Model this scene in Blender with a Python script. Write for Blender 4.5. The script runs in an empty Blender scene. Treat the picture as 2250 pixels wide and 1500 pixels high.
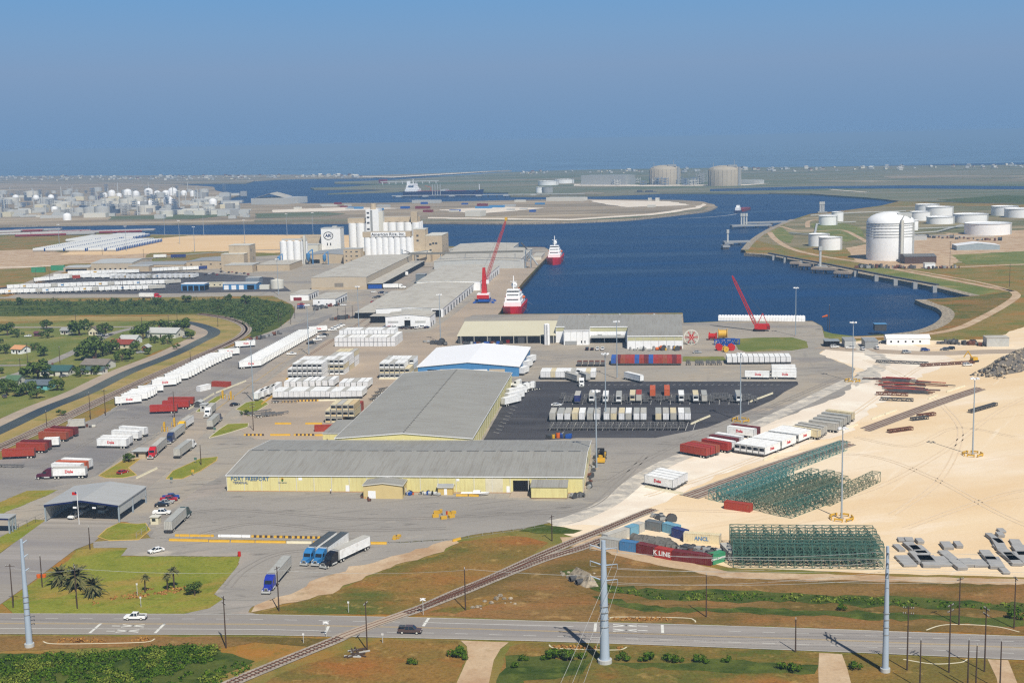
import bpy, bmesh, math, random
from functools import lru_cache
from mathutils import Vector, Matrix, noise
from mathutils.geometry import tessellate_polygon
R = math.radians
SC = bpy.context.scene
COL = SC.collection
# ------------------------------------------------------------------ camera
FPX, YH, ROLL, CH = 2930.0, 309.0, 0.022, 119.0
PITCH = math.atan((750 - YH) / FPX)
Fv = Vector((0, math.cos(PITCH), -math.sin(PITCH)))
_r0 = Vector((1, 0, 0)); _u0 = Vector((0, math.sin(PITCH), math.cos(PITCH)))
Rv = _r0 * math.cos(ROLL) - _u0 * math.sin(ROLL)
Uv = _u0 * math.cos(ROLL) + _r0 * math.sin(ROLL)
cam = bpy.data.cameras.new('camera'); camo = bpy.data.objects.new('camera', cam); COL.objects.link(camo)
m3 = Matrix((Rv, Uv, -Fv)).transposed()
camo.matrix_world = Matrix.Translation((0, 0, CH)) @ m3.to_4x4()
cam.sensor_width = 36.0; cam.lens = 36.0 * FPX / 2250
cam.clip_start = 1.0; cam.clip_end = 120000
SC.camera = camo
# ------------------------------------------------------------------ world and sun
SUN_EL, SUN_AZ = R(50), R(-70)          # direction towards the sun: azimuth measured from +X
w = bpy.data.worlds.new('World'); SC.world = w; w.use_nodes = True
nt = w.node_tree; nt.nodes.clear()
out = nt.nodes.new('ShaderNodeOutputWorld'); bg = nt.nodes.new('ShaderNodeBackground')
sky = nt.nodes.new('ShaderNodeTexSky'); sky.sky_type = 'NISHITA'; sky.sun_disc = False
sky.sun_elevation = SUN_EL; sky.sun_rotation = R(90) - SUN_AZ; sky.altitude = 100
sky.air_density = 1.0; sky.dust_density = 0.6; sky.ozone_density = 3.0
SKY_S = 0.05
bg.inputs['Strength'].default_value = SKY_S
def lin(c):
    return tuple((x / 255 / 12.92) if x <= 10 else ((x / 255 + .055) / 1.055) ** 2.4 for x in c)
tc = nt.nodes.new('ShaderNodeTexCoord'); sx = nt.nodes.new('ShaderNodeSeparateXYZ')
nt.links.new(tc.outputs['Generated'], sx.inputs[0])
mr = nt.nodes.new('ShaderNodeMapRange'); mr.inputs[1].default_value = 0.0; mr.inputs[2].default_value = 0.6
nt.links.new(sx.outputs['Z'], mr.inputs[0])
rp = nt.nodes.new('ShaderNodeValToRGB')
def skyc(c): return tuple(x / SKY_S for x in lin(c)) + (1,)
SKYC = [(0.0, (114, 149, 187)), (0.03, (118, 151, 188)), (0.09, (128, 157, 192)), (0.13, (123, 160, 199)), (0.175, (114, 160, 205)), (0.30, (100, 152, 212))]
el = rp.color_ramp.elements
while len(el) < len(SKYC): el.new(0.5)
for e, (p, c) in zip(el, SKYC): e.position = p; e.color = tuple(x for x in lin(c)) + (1,)
sc_ = nt.nodes.new('ShaderNodeVectorMath'); sc_.operation = 'SCALE'; sc_.inputs['Scale'].default_value = 1 / SKY_S
nt.links.new(mr.outputs[0], rp.inputs[0]); nt.links.new(rp.outputs[0], sc_.inputs[0])
mf = nt.nodes.new('ShaderNodeMapRange'); mf.inputs[1].default_value = 0.14; mf.inputs[2].default_value = 0.5; mf.interpolation_type = 'SMOOTHSTEP'
nt.links.new(sx.outputs['Z'], mf.inputs[0])
mx = nt.nodes.new('ShaderNodeMix'); mx.data_type = 'RGBA'
nt.links.new(mf.outputs[0], mx.inputs[0]); nt.links.new(sc_.outputs[0], mx.inputs[6]); nt.links.new(sky.outputs[0], mx.inputs[7])
nt.links.new(mx.outputs[2], bg.inputs['Color']); nt.links.new(bg.outputs[0], out.inputs['Surface'])
sun = bpy.data.lights.new('sun', 'SUN'); sun.energy = 5.0; sun.angle = R(0.5); sun.color = (1.0, .95, .87)
suno = bpy.data.objects.new('sun', sun); COL.objects.link(suno); suno.location = (0, -50, 200)
sd = Vector((math.cos(SUN_EL) * math.cos(SUN_AZ), math.cos(SUN_EL) * math.sin(SUN_AZ), math.sin(SUN_EL)))
suno.rotation_euler = (-sd).to_track_quat('-Z', 'Y').to_euler()
SC.view_settings.view_transform = 'Standard'; SC.view_settings.look = 'None'
SC.view_settings.exposure = 0.0; SC.view_settings.gamma = 1.0
SC.render.engine = 'CYCLES'
SC.cycles.max_bounces = 4; SC.cycles.diffuse_bounces = 2; SC.cycles.glossy_bounces = 2; SC.cycles.volume_bounces = 0
SC.cycles.transmission_bounces = 2; SC.cycles.transparent_max_bounces = 6
SC.cycles.use_denoising = False; 
SC.cycles.pixel_filter_type = 'BLACKMAN_HARRIS'; SC.cycles.filter_width = 1.3
SC.cycles.caustics_reflective = False; SC.cycles.caustics_refractive = False
# ------------------------------------------------------------------ geometry helpers
def G(px, py, z=0.0):
    d = Fv * FPX + Rv * (px - 1125) - Uv * (py - 750)
    t = (z - CH) / d.z
    return Vector((d.x * t, d.y * t, z))
GA = R(-6.2)                             # the port's own grid runs 6.2 degrees off the camera's
ca, sa = math.cos(GA), math.sin(GA)
def A(px, py, z=0.0):
    p = G(px, py, z); return (p.x * ca + p.y * sa, -p.x * sa + p.y * ca)
def W(a, b, z=0.0):
    return Vector((a * ca - b * sa, a * sa + b * ca, z))
def ang(p, q):
    p, q = G(*p), G(*q); return math.atan2(q.y - p.y, q.x - p.x)
rnd = random.Random(7)
class MB:
    def __init__(s): s.v = []; s.f = []; s.mi = []; s.mats = []
    def _m(s, m):
        if m not in s.mats: s.mats.append(m)
        return s.mats.index(m)
    def face(s, pts, m):
        i = len(s.v); s.v += [tuple(p) for p in pts]; s.f.append(tuple(range(i, i + len(pts)))); s.mi.append(s._m(m)); return s
    def raw(s, vs, fs, m):
        i = len(s.v); s.v += [tuple(p) for p in vs]; k = s._m(m)
        for f in fs: s.f.append(tuple(j + i for j in f)); s.mi.append(k)
        return s
    def box(s, x0, x1, y0, y1, z0, z1, m, top=None):
        vs = [(x0, y0, z0), (x1, y0, z0), (x1, y1, z0), (x0, y1, z0), (x0, y0, z1), (x1, y0, z1), (x1, y1, z1), (x0, y1, z1)]
        s.raw(vs, [(3, 2, 1, 0), (0, 1, 5, 4), (1, 2, 6, 5), (2, 3, 7, 6), (3, 0, 4, 7)] + ([] if top else [(4, 5, 6, 7)]), m)
        if top: s.face(vs[4:], top)
        return s
    def prism(s, poly, z0, z1, m, top=None):
        n = len(poly); vs = [(p[0], p[1], z0) for p in poly] + [(p[0], p[1], z1) for p in poly]
        s.raw(vs, [(i, (i + 1) % n, n + (i + 1) % n, n + i) for i in range(n)] + [tuple(range(n - 1, -1, -1))], m)
        return s.face(vs[n:], top or m)
    def side(s, prof, y0, y1, m):
        """profile in x,z swept along y"""
        n = len(prof); vs = [(p[0], y0, p[1]) for p in prof] + [(p[0], y1, p[1]) for p in prof]
        return s.raw(vs, [(i, (i + 1) % n, n + (i + 1) % n, n + i)[::-1] for i in range(n)] + [tuple(range(n)), tuple(range(2 * n - 1, n - 1, -1))], m)
    def cyl(s, p, q, r, m, r2=None, n=8, caps=True):
        p, q = Vector(p), Vector(q); r2 = r if r2 is None else r2
        d = (q - p).normalized(); a = d.orthogonal().normalized(); b = d.cross(a)
        vs = []
        for c, rr in ((p, r), (q, r2)):
            for i in range(n):
                t = 2 * math.pi * i / n; vs.append(c + (a * math.cos(t) + b * math.sin(t)) * rr)
        fs = [(i, (i + 1) % n, n + (i + 1) % n, n + i) for i in range(n)]
        if caps: fs += [tuple(range(n - 1, -1, -1)), tuple(range(n, 2 * n))]
        return s.raw(vs, fs, m)
    def bar(s, p, q, wd, m, h=None):
        p, q = Vector(p), Vector(q); h = h or wd
        d = (q - p).normalized(); up = Vector((0, 0, 1)) if abs(d.z) < .95 else Vector((1, 0, 0))
        a = d.cross(up).normalized(); b = a.cross(d)
        vs = [c + a * i * wd / 2 + b * j * h / 2 for c in (p, q) for i, j in ((-1, -1), (1, -1), (1, 1), (-1, 1))]
        return s.raw(vs, [(0, 1, 5, 4), (1, 2, 6, 5), (2, 3, 7, 6), (3, 0, 4, 7), (3, 2, 1, 0), (4, 5, 6, 7)], m)
    def lathe(s, prof, m, c=(0, 0), n=24):
        vs = []
        for r, z in prof:
            for i in range(n):
                t = 2 * math.pi * i / n; vs.append((c[0] + r * math.cos(t), c[1] + r * math.sin(t), z))
        fs = []
        for k in range(len(prof) - 1):
            for i in range(n):
                j = (i + 1) % n; fs.append((k * n + i, k * n + j, (k + 1) * n + j, (k + 1) * n + i))
        return s.raw(vs, fs, m)
    def ball(s, c, r, m, n=10, sz=1.0):
        k = max(4, n // 2)
        return s.lathe([(max(.001, r * math.sin(math.pi * i / k)), c[2] - r * sz * math.cos(math.pi * i / k)) for i in range(k + 1)], m, (c[0], c[1]), n)
    def gable(s, x0, x1, y0, y1, ze, zr, m, ridge='x', ov=0.0, th=0.15):
        """two roof slopes; ridge along x or y"""
        if ridge == 'x':
            ym = (y0 + y1) / 2; k = (zr - ze) / (ym - y0); zo = ze - k * ov
            prof = [(y0 - ov, zo), (ym, zr), (y1 + ov, zo), (y1 + ov, zo + th), (ym, zr + th), (y0 - ov, zo + th)]
            vs = [(x, y, z) for x in (x0 - ov, x1 + ov) for y, z in prof]
        else:
            xm = (x0 + x1) / 2; k = (zr - ze) / (xm - x0); zo = ze - k * ov
            prof = [(x0 - ov, zo), (xm, zr), (x1 + ov, zo), (x1 + ov, zo + th), (xm, zr + th), (x0 - ov, zo + th)]
            vs = [(x, y, z) for y in (y0 - ov, y1 + ov) for x, z in prof]
        return s.raw(vs, [(i, (i + 1) % 6, 6 + (i + 1) % 6, 6 + i) for i in range(6)] + [(0, 1, 4, 5), (1, 2, 3, 4), (6, 7, 10, 11)[::-1], (7, 8, 9, 10)[::-1]], m)
    def mesh(s, name='mesh', smooth=False):
        me = bpy.data.meshes.new(name); me.from_pydata(s.v, [], s.f); me.validate()
        for m in s.mats: me.materials.append(m)
        if len(me.polygons) == len(s.mi): me.polygons.foreach_set('material_index', s.mi)
        bm = bmesh.new(); bm.from_mesh(me); bmesh.ops.recalc_face_normals(bm, faces=bm.faces); bm.to_mesh(me); bm.free()
        if smooth: me.polygons.foreach_set('use_smooth', [True] * len(me.polygons)); me.set_sharp_from_angle(angle=R(40))
        return me
def obj(name, me, parent=None, loc=(0, 0, 0), rz=0.0, sc=None):
    if isinstance(me, MB): me = me.mesh(name)
    o = bpy.data.objects.new(name, me); COL.objects.link(o); o.location = loc; o.rotation_euler = (0, 0, rz)
    if sc: o.scale = (sc,) * 3 if not isinstance(sc, tuple) else sc
    if parent: o.parent = parent
    return o
def tag(o, label, cat, group=None, kind=None):
    if kind: o['kind'] = kind
    if label: o['label'] = label
    if cat: o['category'] = cat
    if group: o['group'] = group
    return o
def thing(name, label, cat, loc, rz=0.0, group=None, sc=None):
    return tag(obj(name, None, None, loc, rz, sc), label, cat, group)
def single(name, me, label, cat, loc=(0, 0, 0), rz=0.0, group=None, sc=None):
    return tag(obj(name, me, None, loc, rz, sc), label, cat, group)
def spawn(parts, name, label, cat, loc, rz=0.0, group=None, sc=None):
    """a thing and its parts; parts = [(name, mesh, loc, rz, [sub-parts])]"""
    t = thing(name, label, cat, loc, rz, group, sc)
    def put(ps, par):
        for p in ps:
            o = obj(p[0], p[1], par, p[2] if len(p) > 2 else (0, 0, 0), p[3] if len(p) > 3 else 0.0)
            if len(p) > 4: put(p[4], o)
    put(parts, t); return t
_ORD = 'first second third fourth fifth sixth seventh eighth ninth tenth eleventh twelfth thirteenth fourteenth fifteenth sixteenth seventeenth eighteenth nineteenth twentieth'.split()
def nth(i, n=None):
    if n and i == n - 1 and n > 1: return 'last'
    if i < 20: return _ORD[i]
    t = {2: 'twenty', 3: 'thirty', 4: 'forty', 5: 'fifty', 6: 'sixty'}
    a, b = divmod(i + 1, 10)
    return (t[a][:-1] + 'ieth') if b == 0 else t[a] + '-' + _ORD[b - 1]
# ------------------------------------------------------------------ materials
K = 1.20                                # a level white surface of albedo 1 would render about this bright
def alb(c):
    q = 1 + .22 * max(0.0, min(1.0, (min(c) - 222) / 22))
    return tuple(min(.9, x * w_ * q / K) for x, w_ in zip(lin(c), (1.0, .985, .925)))
def nodes_of(name):
    m = bpy.data.materials.new(name); m.use_nodes = True
    return m, m.node_tree, m.node_tree.nodes['Principled BSDF']
MATS = {}
def mat(name, c=None, rough=.7, var=.12, scale=.4, metal=0.0, bump=None, coat=0.0, dirt=None, streak=None):
    """painted or metal surface with a little uneven wear; bump=(spacing, axis, strength) adds ribs"""
    if name in MATS: return MATS[name]
    m, t, b = nodes_of(name); MATS[name] = m
    col = alb(c); b.inputs['Roughness'].default_value = rough; b.inputs['Metallic'].default_value = metal
    b.inputs['Specular IOR Level'].default_value = .3 + coat
    co = t.nodes.new('ShaderNodeTexCoord')
    n = t.nodes.new('ShaderNodeTexNoise'); n.inputs['Scale'].default_value = scale; n.inputs['Detail'].default_value = 5; n.inputs['Roughness'].default_value = .65
    g = t.nodes.new('ShaderNodeNewGeometry'); t.links.new(g.outputs['Position'], n.inputs['Vector'])
    r = t.nodes.new('ShaderNodeMapRange'); r.inputs[1].default_value = .3; r.inputs[2].default_value = .7
    r.inputs[3].default_value = 1 - var; r.inputs[4].default_value = 1 + var * .6
    t.links.new(n.outputs[0], r.inputs[0])
    v = t.nodes.new('ShaderNodeVectorMath'); v.operation = 'SCALE'; v.inputs[0].default_value = col
    t.links.new(r.outputs[0], v.inputs['Scale'])
    last = v.outputs[0]
    if dirt:
        n2 = t.nodes.new('ShaderNodeTexNoise'); n2.inputs['Scale'].default_value = dirt[1]; n2.inputs['Detail'].default_value = 6; n2.inputs['Roughness'].default_value = .7
        t.links.new(g.outputs['Position'], n2.inputs['Vector'])
        r2 = t.nodes.new('ShaderNodeMapRange'); r2.inputs[1].default_value = .52; r2.inputs[2].default_value = .72; r2.inputs[4].default_value = dirt[2]
        t.links.new(n2.outputs[0], r2.inputs[0])
        x = t.nodes.new('ShaderNodeMix'); x.data_type = 'RGBA'; x.inputs[7].default_value = alb(dirt[0]) + (1,)
        t.links.new(r2.outputs[0], x.inputs[0]); t.links.new(last, x.inputs[6]); last = x.outputs[2]
    if streak:
        mp = t.nodes.new('ShaderNodeMapping'); mp.inputs['Scale'].default_value = streak[1]; t.links.new(co.outputs['Object'], mp.inputs['Vector'])
        n3 = t.nodes.new('ShaderNodeTexNoise'); n3.inputs['Scale'].default_value = 1; n3.inputs['Detail'].default_value = 5; n3.inputs['Roughness'].default_value = .7; t.links.new(mp.outputs[0], n3.inputs['Vector'])
        r3 = t.nodes.new('ShaderNodeMapRange'); r3.inputs[1].default_value = .48; r3.inputs[2].default_value = .72; r3.inputs[4].default_value = streak[2]; t.links.new(n3.outputs[0], r3.inputs[0])
        x3 = t.nodes.new('ShaderNodeMix'); x3.data_type = 'RGBA'; x3.inputs[7].default_value = alb(streak[0]) + (1,); t.links.new(r3.outputs[0], x3.inputs[0]); t.links.new(last, x3.inputs[6]); last = x3.outputs[2]
    t.links.new(last, b.inputs['Base Color'])
    if bump:
        sp, ax, st = bump
        wv = t.nodes.new('ShaderNodeTexWave'); wv.bands_direction = ax; wv.inputs['Scale'].default_value = 2 * math.pi / (sp * 20) ; wv.inputs['Distortion'].default_value = 0
        t.links.new(co.outputs['Object'], wv.inputs['Vector'])
        bp = t.nodes.new('ShaderNodeBump'); bp.inputs['Strength'].default_value = st; bp.inputs['Distance'].default_value = .05
        t.links.new(wv.outputs['Fac'], bp.inputs['Height']); t.links.new(bp.outputs[0], b.inputs['Normal'])
    return m
def ground(name, base, layers, rough=.95, fine=.12, spec=.1):
    """base colour plus patches: layers = [(colour, scale, lo, hi, amount, (stretch x, y, angle))]"""
    if name in MATS: return MATS[name]
    m, t, b = nodes_of(name); MATS[name] = m
    b.inputs['Roughness'].default_value = rough; b.inputs['Specular IOR Level'].default_value = spec
    g = t.nodes.new('ShaderNodeNewGeometry')
    last = None
    for i, (c, s, lo, hi, am, st) in enumerate(layers):
        mp = t.nodes.new('ShaderNodeMapping'); mp.inputs['Scale'].default_value = (st[0], st[1], 1); mp.inputs['Rotation'].default_value = (0, 0, R(-st[2]))
        mp.inputs['Location'].default_value = (i * 37.7, i * 11.3, i * 5.1); mp.vector_type = 'POINT'
        rt = t.nodes.new('ShaderNodeVectorRotate'); rt.rotation_type = 'Z_AXIS'; rt.inputs['Angle'].default_value = R(-st[2])
        mp.inputs['Rotation'].default_value = (0, 0, 0)
        t.links.new(g.outputs['Position'], rt.inputs['Vector']); t.links.new(rt.outputs[0], mp.inputs['Vector'])
        n = t.nodes.new('ShaderNodeTexNoise'); n.inputs['Scale'].default_value = s; n.inputs['Detail'].default_value = 7; n.inputs['Roughness'].default_value = .62
        t.links.new(mp.outputs[0], n.inputs['Vector'])
        r = t.nodes.new('ShaderNodeMapRange'); r.inputs[1].default_value = lo; r.inputs[2].default_value = hi; r.inputs[4].default_value = am
        t.links.new(n.outputs[0], r.inputs[0])
        x = t.nodes.new('ShaderNodeMix'); x.data_type = 'RGBA'; x.inputs[7].default_value = alb(c) + (1,)
        if last is None: x.inputs[6].default_value = alb(base) + (1,)
        else: t.links.new(last, x.inputs[6])
        t.links.new(r.outputs[0], x.inputs[0]); last = x.outputs[2]
    n = t.nodes.new('ShaderNodeTexNoise'); n.inputs['Scale'].default_value = 1.1; n.inputs['Detail'].default_value = 8; n.inputs['Roughness'].default_value = .7
    t.links.new(g.outputs['Position'], n.inputs['Vector'])
    r = t.nodes.new('ShaderNodeMapRange'); r.inputs[1].default_value = .25; r.inputs[2].default_value = .75; r.inputs[3].default_value = 1 - fine; r.inputs[4].default_value = 1 + fine
    t.links.new(n.outputs[0], r.inputs[0])
    v = t.nodes.new('ShaderNodeVectorMath'); v.operation = 'SCALE'
    if last is None: v.inputs[0].default_value = alb(base)
    else: t.links.new(last, v.inputs[0])
    t.links.new(r.outputs[0], v.inputs['Scale']); t.links.new(v.outputs[0], b.inputs['Base Color'])
    return m
I1 = (1, 1, 0)
TRK = (1, .12, 83.8)
M_field = ground('dry_field', (150, 128, 72), [((118, 122, 56), .035, .42, .6, .9, I1), ((176, 118, 50), .05, .5, .66, .8, (.6, 1, 0)), ((96, 108, 44), .12, .55, .7, .7, I1), ((190, 160, 100), .2, .6, .75, .5, I1)], fine=.22)
M_field_red = ground('rust_grass', (150, 116, 62), [((118, 108, 54), .05, .42, .6, .95, (.5, 1, 0)), ((88, 102, 44), .04, .5, .62, .9, (.5, 1, 0)), ((164, 104, 52), .07, .54, .68, .75, (.6, 1, 0)), ((190, 158, 98), .2, .58, .72, .7, I1), ((112, 82, 40), .45, .55, .72, .7, I1)], fine=.4)
M_field_brown = ground('brown_grass', (142, 112, 68), [((104, 92, 44), .06, .45, .62, .9, (.4, 1, 0)), ((160, 112, 66), .08, .5, .66, .8, (.3, 1, 0)), ((182, 150, 98), .15, .58, .7, .6, I1), ((96, 84, 44), .4, .56, .72, .7, (.6, 1, 0))], fine=.38)
M_ditch = ground('ditch_grass', (88, 98, 44), [((54, 76, 28), .12, .45, .6, .9, (.5, 1, 0)), ((110, 122, 52), .2, .5, .7, .7, I1)], fine=.3)
M_lawn = ground('lawn', (141, 145, 58), [((116, 130, 44), .05, .46, .64, .85, I1), ((168, 142, 74), .07, .48, .62, .85, (.4, 1, 30)), ((94, 112, 34), .3, .55, .7, .6, I1), ((176, 156, 92), .5, .6, .72, .6, (.4, 1, 30))], fine=.3)
M_lawn_far = ground('park_grass', (134, 136, 74), [((108, 122, 58), .03, .42, .6, .9, I1), ((172, 152, 98), .045, .54, .68, .8, I1), ((98, 118, 48), .15, .55, .7, .6, I1)], fine=.15)
M_bank = ground('dry_bank', (172, 150, 96), [((136, 134, 72), .06, .45, .62, .9, (1, .3, 83)), ((192, 166, 110), .1, .5, .7, .6, I1)], fine=.15)
M_conc = ground('yard_concrete', (172, 166, 158), [((184, 172, 156), .02, .42, .62, .8, I1), ((146, 142, 142), .03, .5, .66, .8, (1, .25, 83.8)), ((204, 186, 164), .05, .58, .7, .6, I1), ((130, 126, 126), .15, .6, .72, .5, (1, .1, 83.8)), ((120, 118, 120), .12, .62, .74, .4, (.1, 1, 83.8)), ((92, 88, 88), .3, .6, .74, .75, (.3, 1, -6.2)), ((118, 114, 112), .5, .56, .68, .45, (.06, 1, 20)), ((214, 204, 190), .09, .64, .74, .55, (.5, 1, 0))])
M_asph = ground('worn_asphalt', (166, 161, 156), [((150, 146, 143), .03, .45, .62, .8, (.2, 1, -6.2)), ((184, 176, 170), .05, .56, .7, .6, (.4, 1, 0)), ((118, 116, 120), .2, .6, .74, .55, (.2, 1, -6.2)), ((196, 180, 168), .02, .56, .7, .7, I1), ((92, 88, 88), .3, .6, .74, .75, (.3, 1, -6.2)), ((118, 114, 112), .5, .56, .68, .45, (.06, 1, 20)), ((214, 204, 190), .09, .64, .74, .55, (.5, 1, 0))])
M_lot = ground('truck_lot_asphalt', (156, 152, 149), [((132, 130, 134), .04, .45, .62, .8, (1, .15, 60)), ((170, 162, 158), .03, .55, .7, .6, I1), ((112, 110, 114), .25, .62, .75, .4, I1), ((92, 88, 88), .3, .6, .74, .75, (.3, 1, -6.2)), ((118, 114, 112), .5, .56, .68, .45, (.06, 1, 20)), ((214, 204, 190), .09, .64, .74, .55, (.5, 1, 0))])
M_road_c = ground('concrete_road', (176, 166, 156), [((152, 146, 142), .1, .45, .65, .8, (1, .06, 72)), ((192, 178, 160), .06, .5, .7, .6, I1), ((120, 116, 116), .25, .58, .72, .6, (1, .05, 72))])
M_apron = ground('quay_concrete', (186, 170, 154), [((168, 156, 144), .03, .45, .62, .8, (1, .3, 83.8)), ((202, 184, 162), .05, .5, .7, .6, I1), ((140, 132, 126), .12, .6, .74, .5, (1, .15, 83.8))])
M_dark = ground('fresh_asphalt', (76, 76, 82), [((92, 91, 96), .04, .45, .65, .8, (.3, 1, -6.2)), ((62, 62, 68), .1, .5, .66, .7, (.15, 1, -6.2)), ((110, 106, 104), .2, .62, .74, .4, I1)])
M_dark2 = ground('dark_depot_asphalt', (86, 86, 92), [((108, 106, 110), .03, .45, .65, .8, I1), ((70, 70, 76), .08, .5, .66, .7, I1)])
M_sand = ground('laydown_sand', (246, 222, 188), [((250, 232, 208), .012, .45, .6, .9, (.5, 1, 0)), ((238, 208, 168), .02, .46, .64, .8, (.35, 1, 20)), ((255, 240, 222), .06, .55, .7, .6, (.4, 1, 20)), ((214, 190, 158), .2, .62, .78, .5, I1), ((222, 196, 160), .25, .58, .7, .5, (.05, 1, 25)), ((255, 242, 224), .3, .6, .72, .5, (.05, 1, 60))], fine=.07)
M_sand_pale = ground('pale_sand', (250, 236, 220), [((240, 226, 210), .02, .45, .6, .8, I1), ((255, 246, 236), .05, .5, .7, .7, I1), ((222, 208, 194), .12, .6, .75, .5, I1), ((206, 194, 182), .3, .6, .72, .5, (.05, 1, 40))], fine=.06)
M_mix = ground('gravel_edge', (206, 200, 192), [((176, 172, 168), .12, .45, .6, .9, I1), ((236, 226, 212), .2, .48, .62, .9, I1), ((160, 156, 154), .4, .55, .7, .6, (.1, 1, 30))], fine=.08)
M_sand_peach = ground('peach_sand', (240, 206, 160), [((246, 216, 176), .01, .45, .6, .8, (.3, 1, 0)), ((226, 190, 146), .04, .55, .7, .6, (.3, 1, 0))], fine=.05)
M_dirt = ground('bare_dirt', (206, 180, 150), [((184, 150, 118), .08, .45, .62, .8, I1), ((224, 204, 178), .1, .5, .7, .7, I1), ((150, 130, 96), .2, .58, .72, .6, I1)], fine=.15)
M_ballast = ground('rail_ballast', (176, 166, 156), [((150, 140, 132), .5, .45, .62, .8, I1), ((196, 184, 170), .2, .5, .7, .6, I1)], fine=.2)
M_roadmain = ground('highway_asphalt', (160, 154, 148), [((148, 144, 146), .06, .45, .62, .9, (.05, 1, -6.9)), ((182, 176, 172), .1, .52, .68, .8, (.04, 1, -6.9)), ((124, 122, 126), .35, .58, .72, .6, (.02, 1, -6.9))], fine=.06)
M_far_land = ground('far_dry_land', (160, 146, 122), [((128, 124, 104), .006, .42, .6, .9, (.4, 1, 0)), ((196, 180, 154), .008, .52, .66, .9, (.25, 1, 0)), ((108, 116, 88), .012, .56, .68, .8, (.3, 1, 0)), ((222, 206, 182), .02, .6, .72, .8, (.2, 1, 0))], fine=.1)
M_far_green = ground('far_marsh', (136, 132, 108), [((98, 112, 78), .004, .42, .6, .9, (.3, 1, 0)), ((156, 142, 112), .006, .52, .66, .8, (.2, 1, 0)), ((84, 100, 72), .01, .56, .7, .8, (.3, 1, 0))], fine=.1)
M_island = ground('island_ground', (178, 160, 136), [((140, 128, 108), .01, .42, .6, .9, (.2, 1, 0)), ((210, 192, 164), .012, .52, .66, .9, (.12, 1, 5)), ((118, 118, 92), .016, .56, .68, .8, (.15, 1, 0)), ((226, 208, 182), .03, .6, .72, .8, (.1, 1, -4))], fine=.1)
M_tank_gr = ground('terminal_ground', (152, 138, 106), [((110, 114, 74), .012, .42, .6, .9, (.4, 1, 0)), ((200, 180, 148), .016, .52, .66, .8, (.3, 1, 0)), ((92, 102, 60), .03, .56, .7, .7, I1)], fine=.12)
M_rip = ground('riprap', (176, 164, 146), [((120, 112, 100), .6, .45, .6, .9, I1), ((214, 200, 180), .4, .5, .68, .8, I1)], fine=.25)
def water(name, base, rough, bscale, bstr):
    m, t, b = nodes_of(name)
    b.inputs['Roughness'].default_value = rough; b.inputs['IOR'].default_value = 1.33; b.inputs['Specular IOR Level'].default_value = .5
    g = t.nodes.new('ShaderNodeNewGeometry')
    mp = t.nodes.new('ShaderNodeMapping'); mp.inputs['Scale'].default_value = (.18, 1, 1); mp.inputs['Rotation'].default_value = (0, 0, R(8))
    t.links.new(g.outputs['Position'], mp.inputs['Vector'])
    n0 = t.nodes.new('ShaderNodeTexNoise'); n0.inputs['Scale'].default_value = .012; n0.inputs['Detail'].default_value = 6; n0.inputs['Roughness'].default_value = .6
    t.links.new(mp.outputs[0], n0.inputs['Vector'])
    r = t.nodes.new('ShaderNodeValToRGB'); r.color_ramp.elements[0].position = .35; r.color_ramp.elements[1].position = .68
    d = alb(base); r.color_ramp.elements[0].color = tuple(x * .6 for x in d) + (1,); r.color_ramp.elements[1].color = tuple(x * 1.55 for x in d) + (1,)
    rr = t.nodes.new('ShaderNodeMapRange'); rr.inputs[1].default_value = .35; rr.inputs[2].default_value = .65; rr.inputs[3].default_value = rough * .7; rr.inputs[4].default_value = rough * 1.5; t.links.new(n0.outputs[0], rr.inputs[0]); t.links.new(rr.outputs[0], b.inputs['Roughness'])
    t.links.new(n0.outputs[0], r.inputs[0]); t.links.new(r.outputs[0], b.inputs['Base Color'])
    n = t.nodes.new('ShaderNodeTexNoise'); n.inputs['Scale'].default_value = bscale; n.inputs['Detail'].default_value = 5
    mp2 = t.nodes.new('ShaderNodeMapping'); mp2.inputs['Scale'].default_value = (.5, 1, 1); t.links.new(g.outputs['Position'], mp2.inputs['Vector']); t.links.new(mp2.outputs[0], n.inputs['Vector'])
    bp = t.nodes.new('ShaderNodeBump'); bp.inputs['Strength'].default_value = bstr; bp.inputs['Distance'].default_value = 1.0
    t.links.new(n.outputs[0], bp.inputs['Height']); t.links.new(bp.outputs[0], b.inputs['Normal'])
    return m
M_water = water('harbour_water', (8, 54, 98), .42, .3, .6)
M_canal = water('canal_water', (84, 90, 88), .55, .6, .2)
M_white = mat('white_paint', (250, 250, 248), .5, .06, .5, dirt=((214, 206, 194), .6, .35))
M_white2 = mat('offwhite_paint', (232, 230, 222), .55, .08, .5, dirt=((196, 186, 168), .5, .5))
M_cream = mat('cream_paint', (236, 228, 202), .6, .08, .5, dirt=((200, 184, 150), .4, .5))
M_grey = mat('grey_paint', (170, 172, 174), .5, .1, .5)
M_lgrey = mat('light_grey_paint', (204, 206, 206), .5, .08, .5, dirt=((176, 172, 164), .3, .4))
M_dgrey = mat('dark_grey_steel', (84, 86, 90), .5, .15, .8)
M_black = mat('black_rubber', (38, 38, 42), .75, .2, 1)
M_void = mat('opening_shade_paint', (24, 24, 28), .9, .2, 1)  # near-black paint on solid panels, standing in for shade inside openings
M_steel = mat('galvanised_steel', (176, 190, 204), .45, .08, .5, metal=.2)
M_yellow = mat('safety_yellow', (226, 180, 62), .5, .12, .8)
M_yelwall = mat('pale_yellow_cladding', (240, 230, 166), .6, .05, .2, streak=((206, 186, 130), (1.2, .5, .15), .5), bump=(.9, 'X', .25))
M_yelwall2 = mat('pale_yellow_side_cladding', (240, 230, 162), .6, .05, .2, bump=(.9, 'Y', .25))
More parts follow.
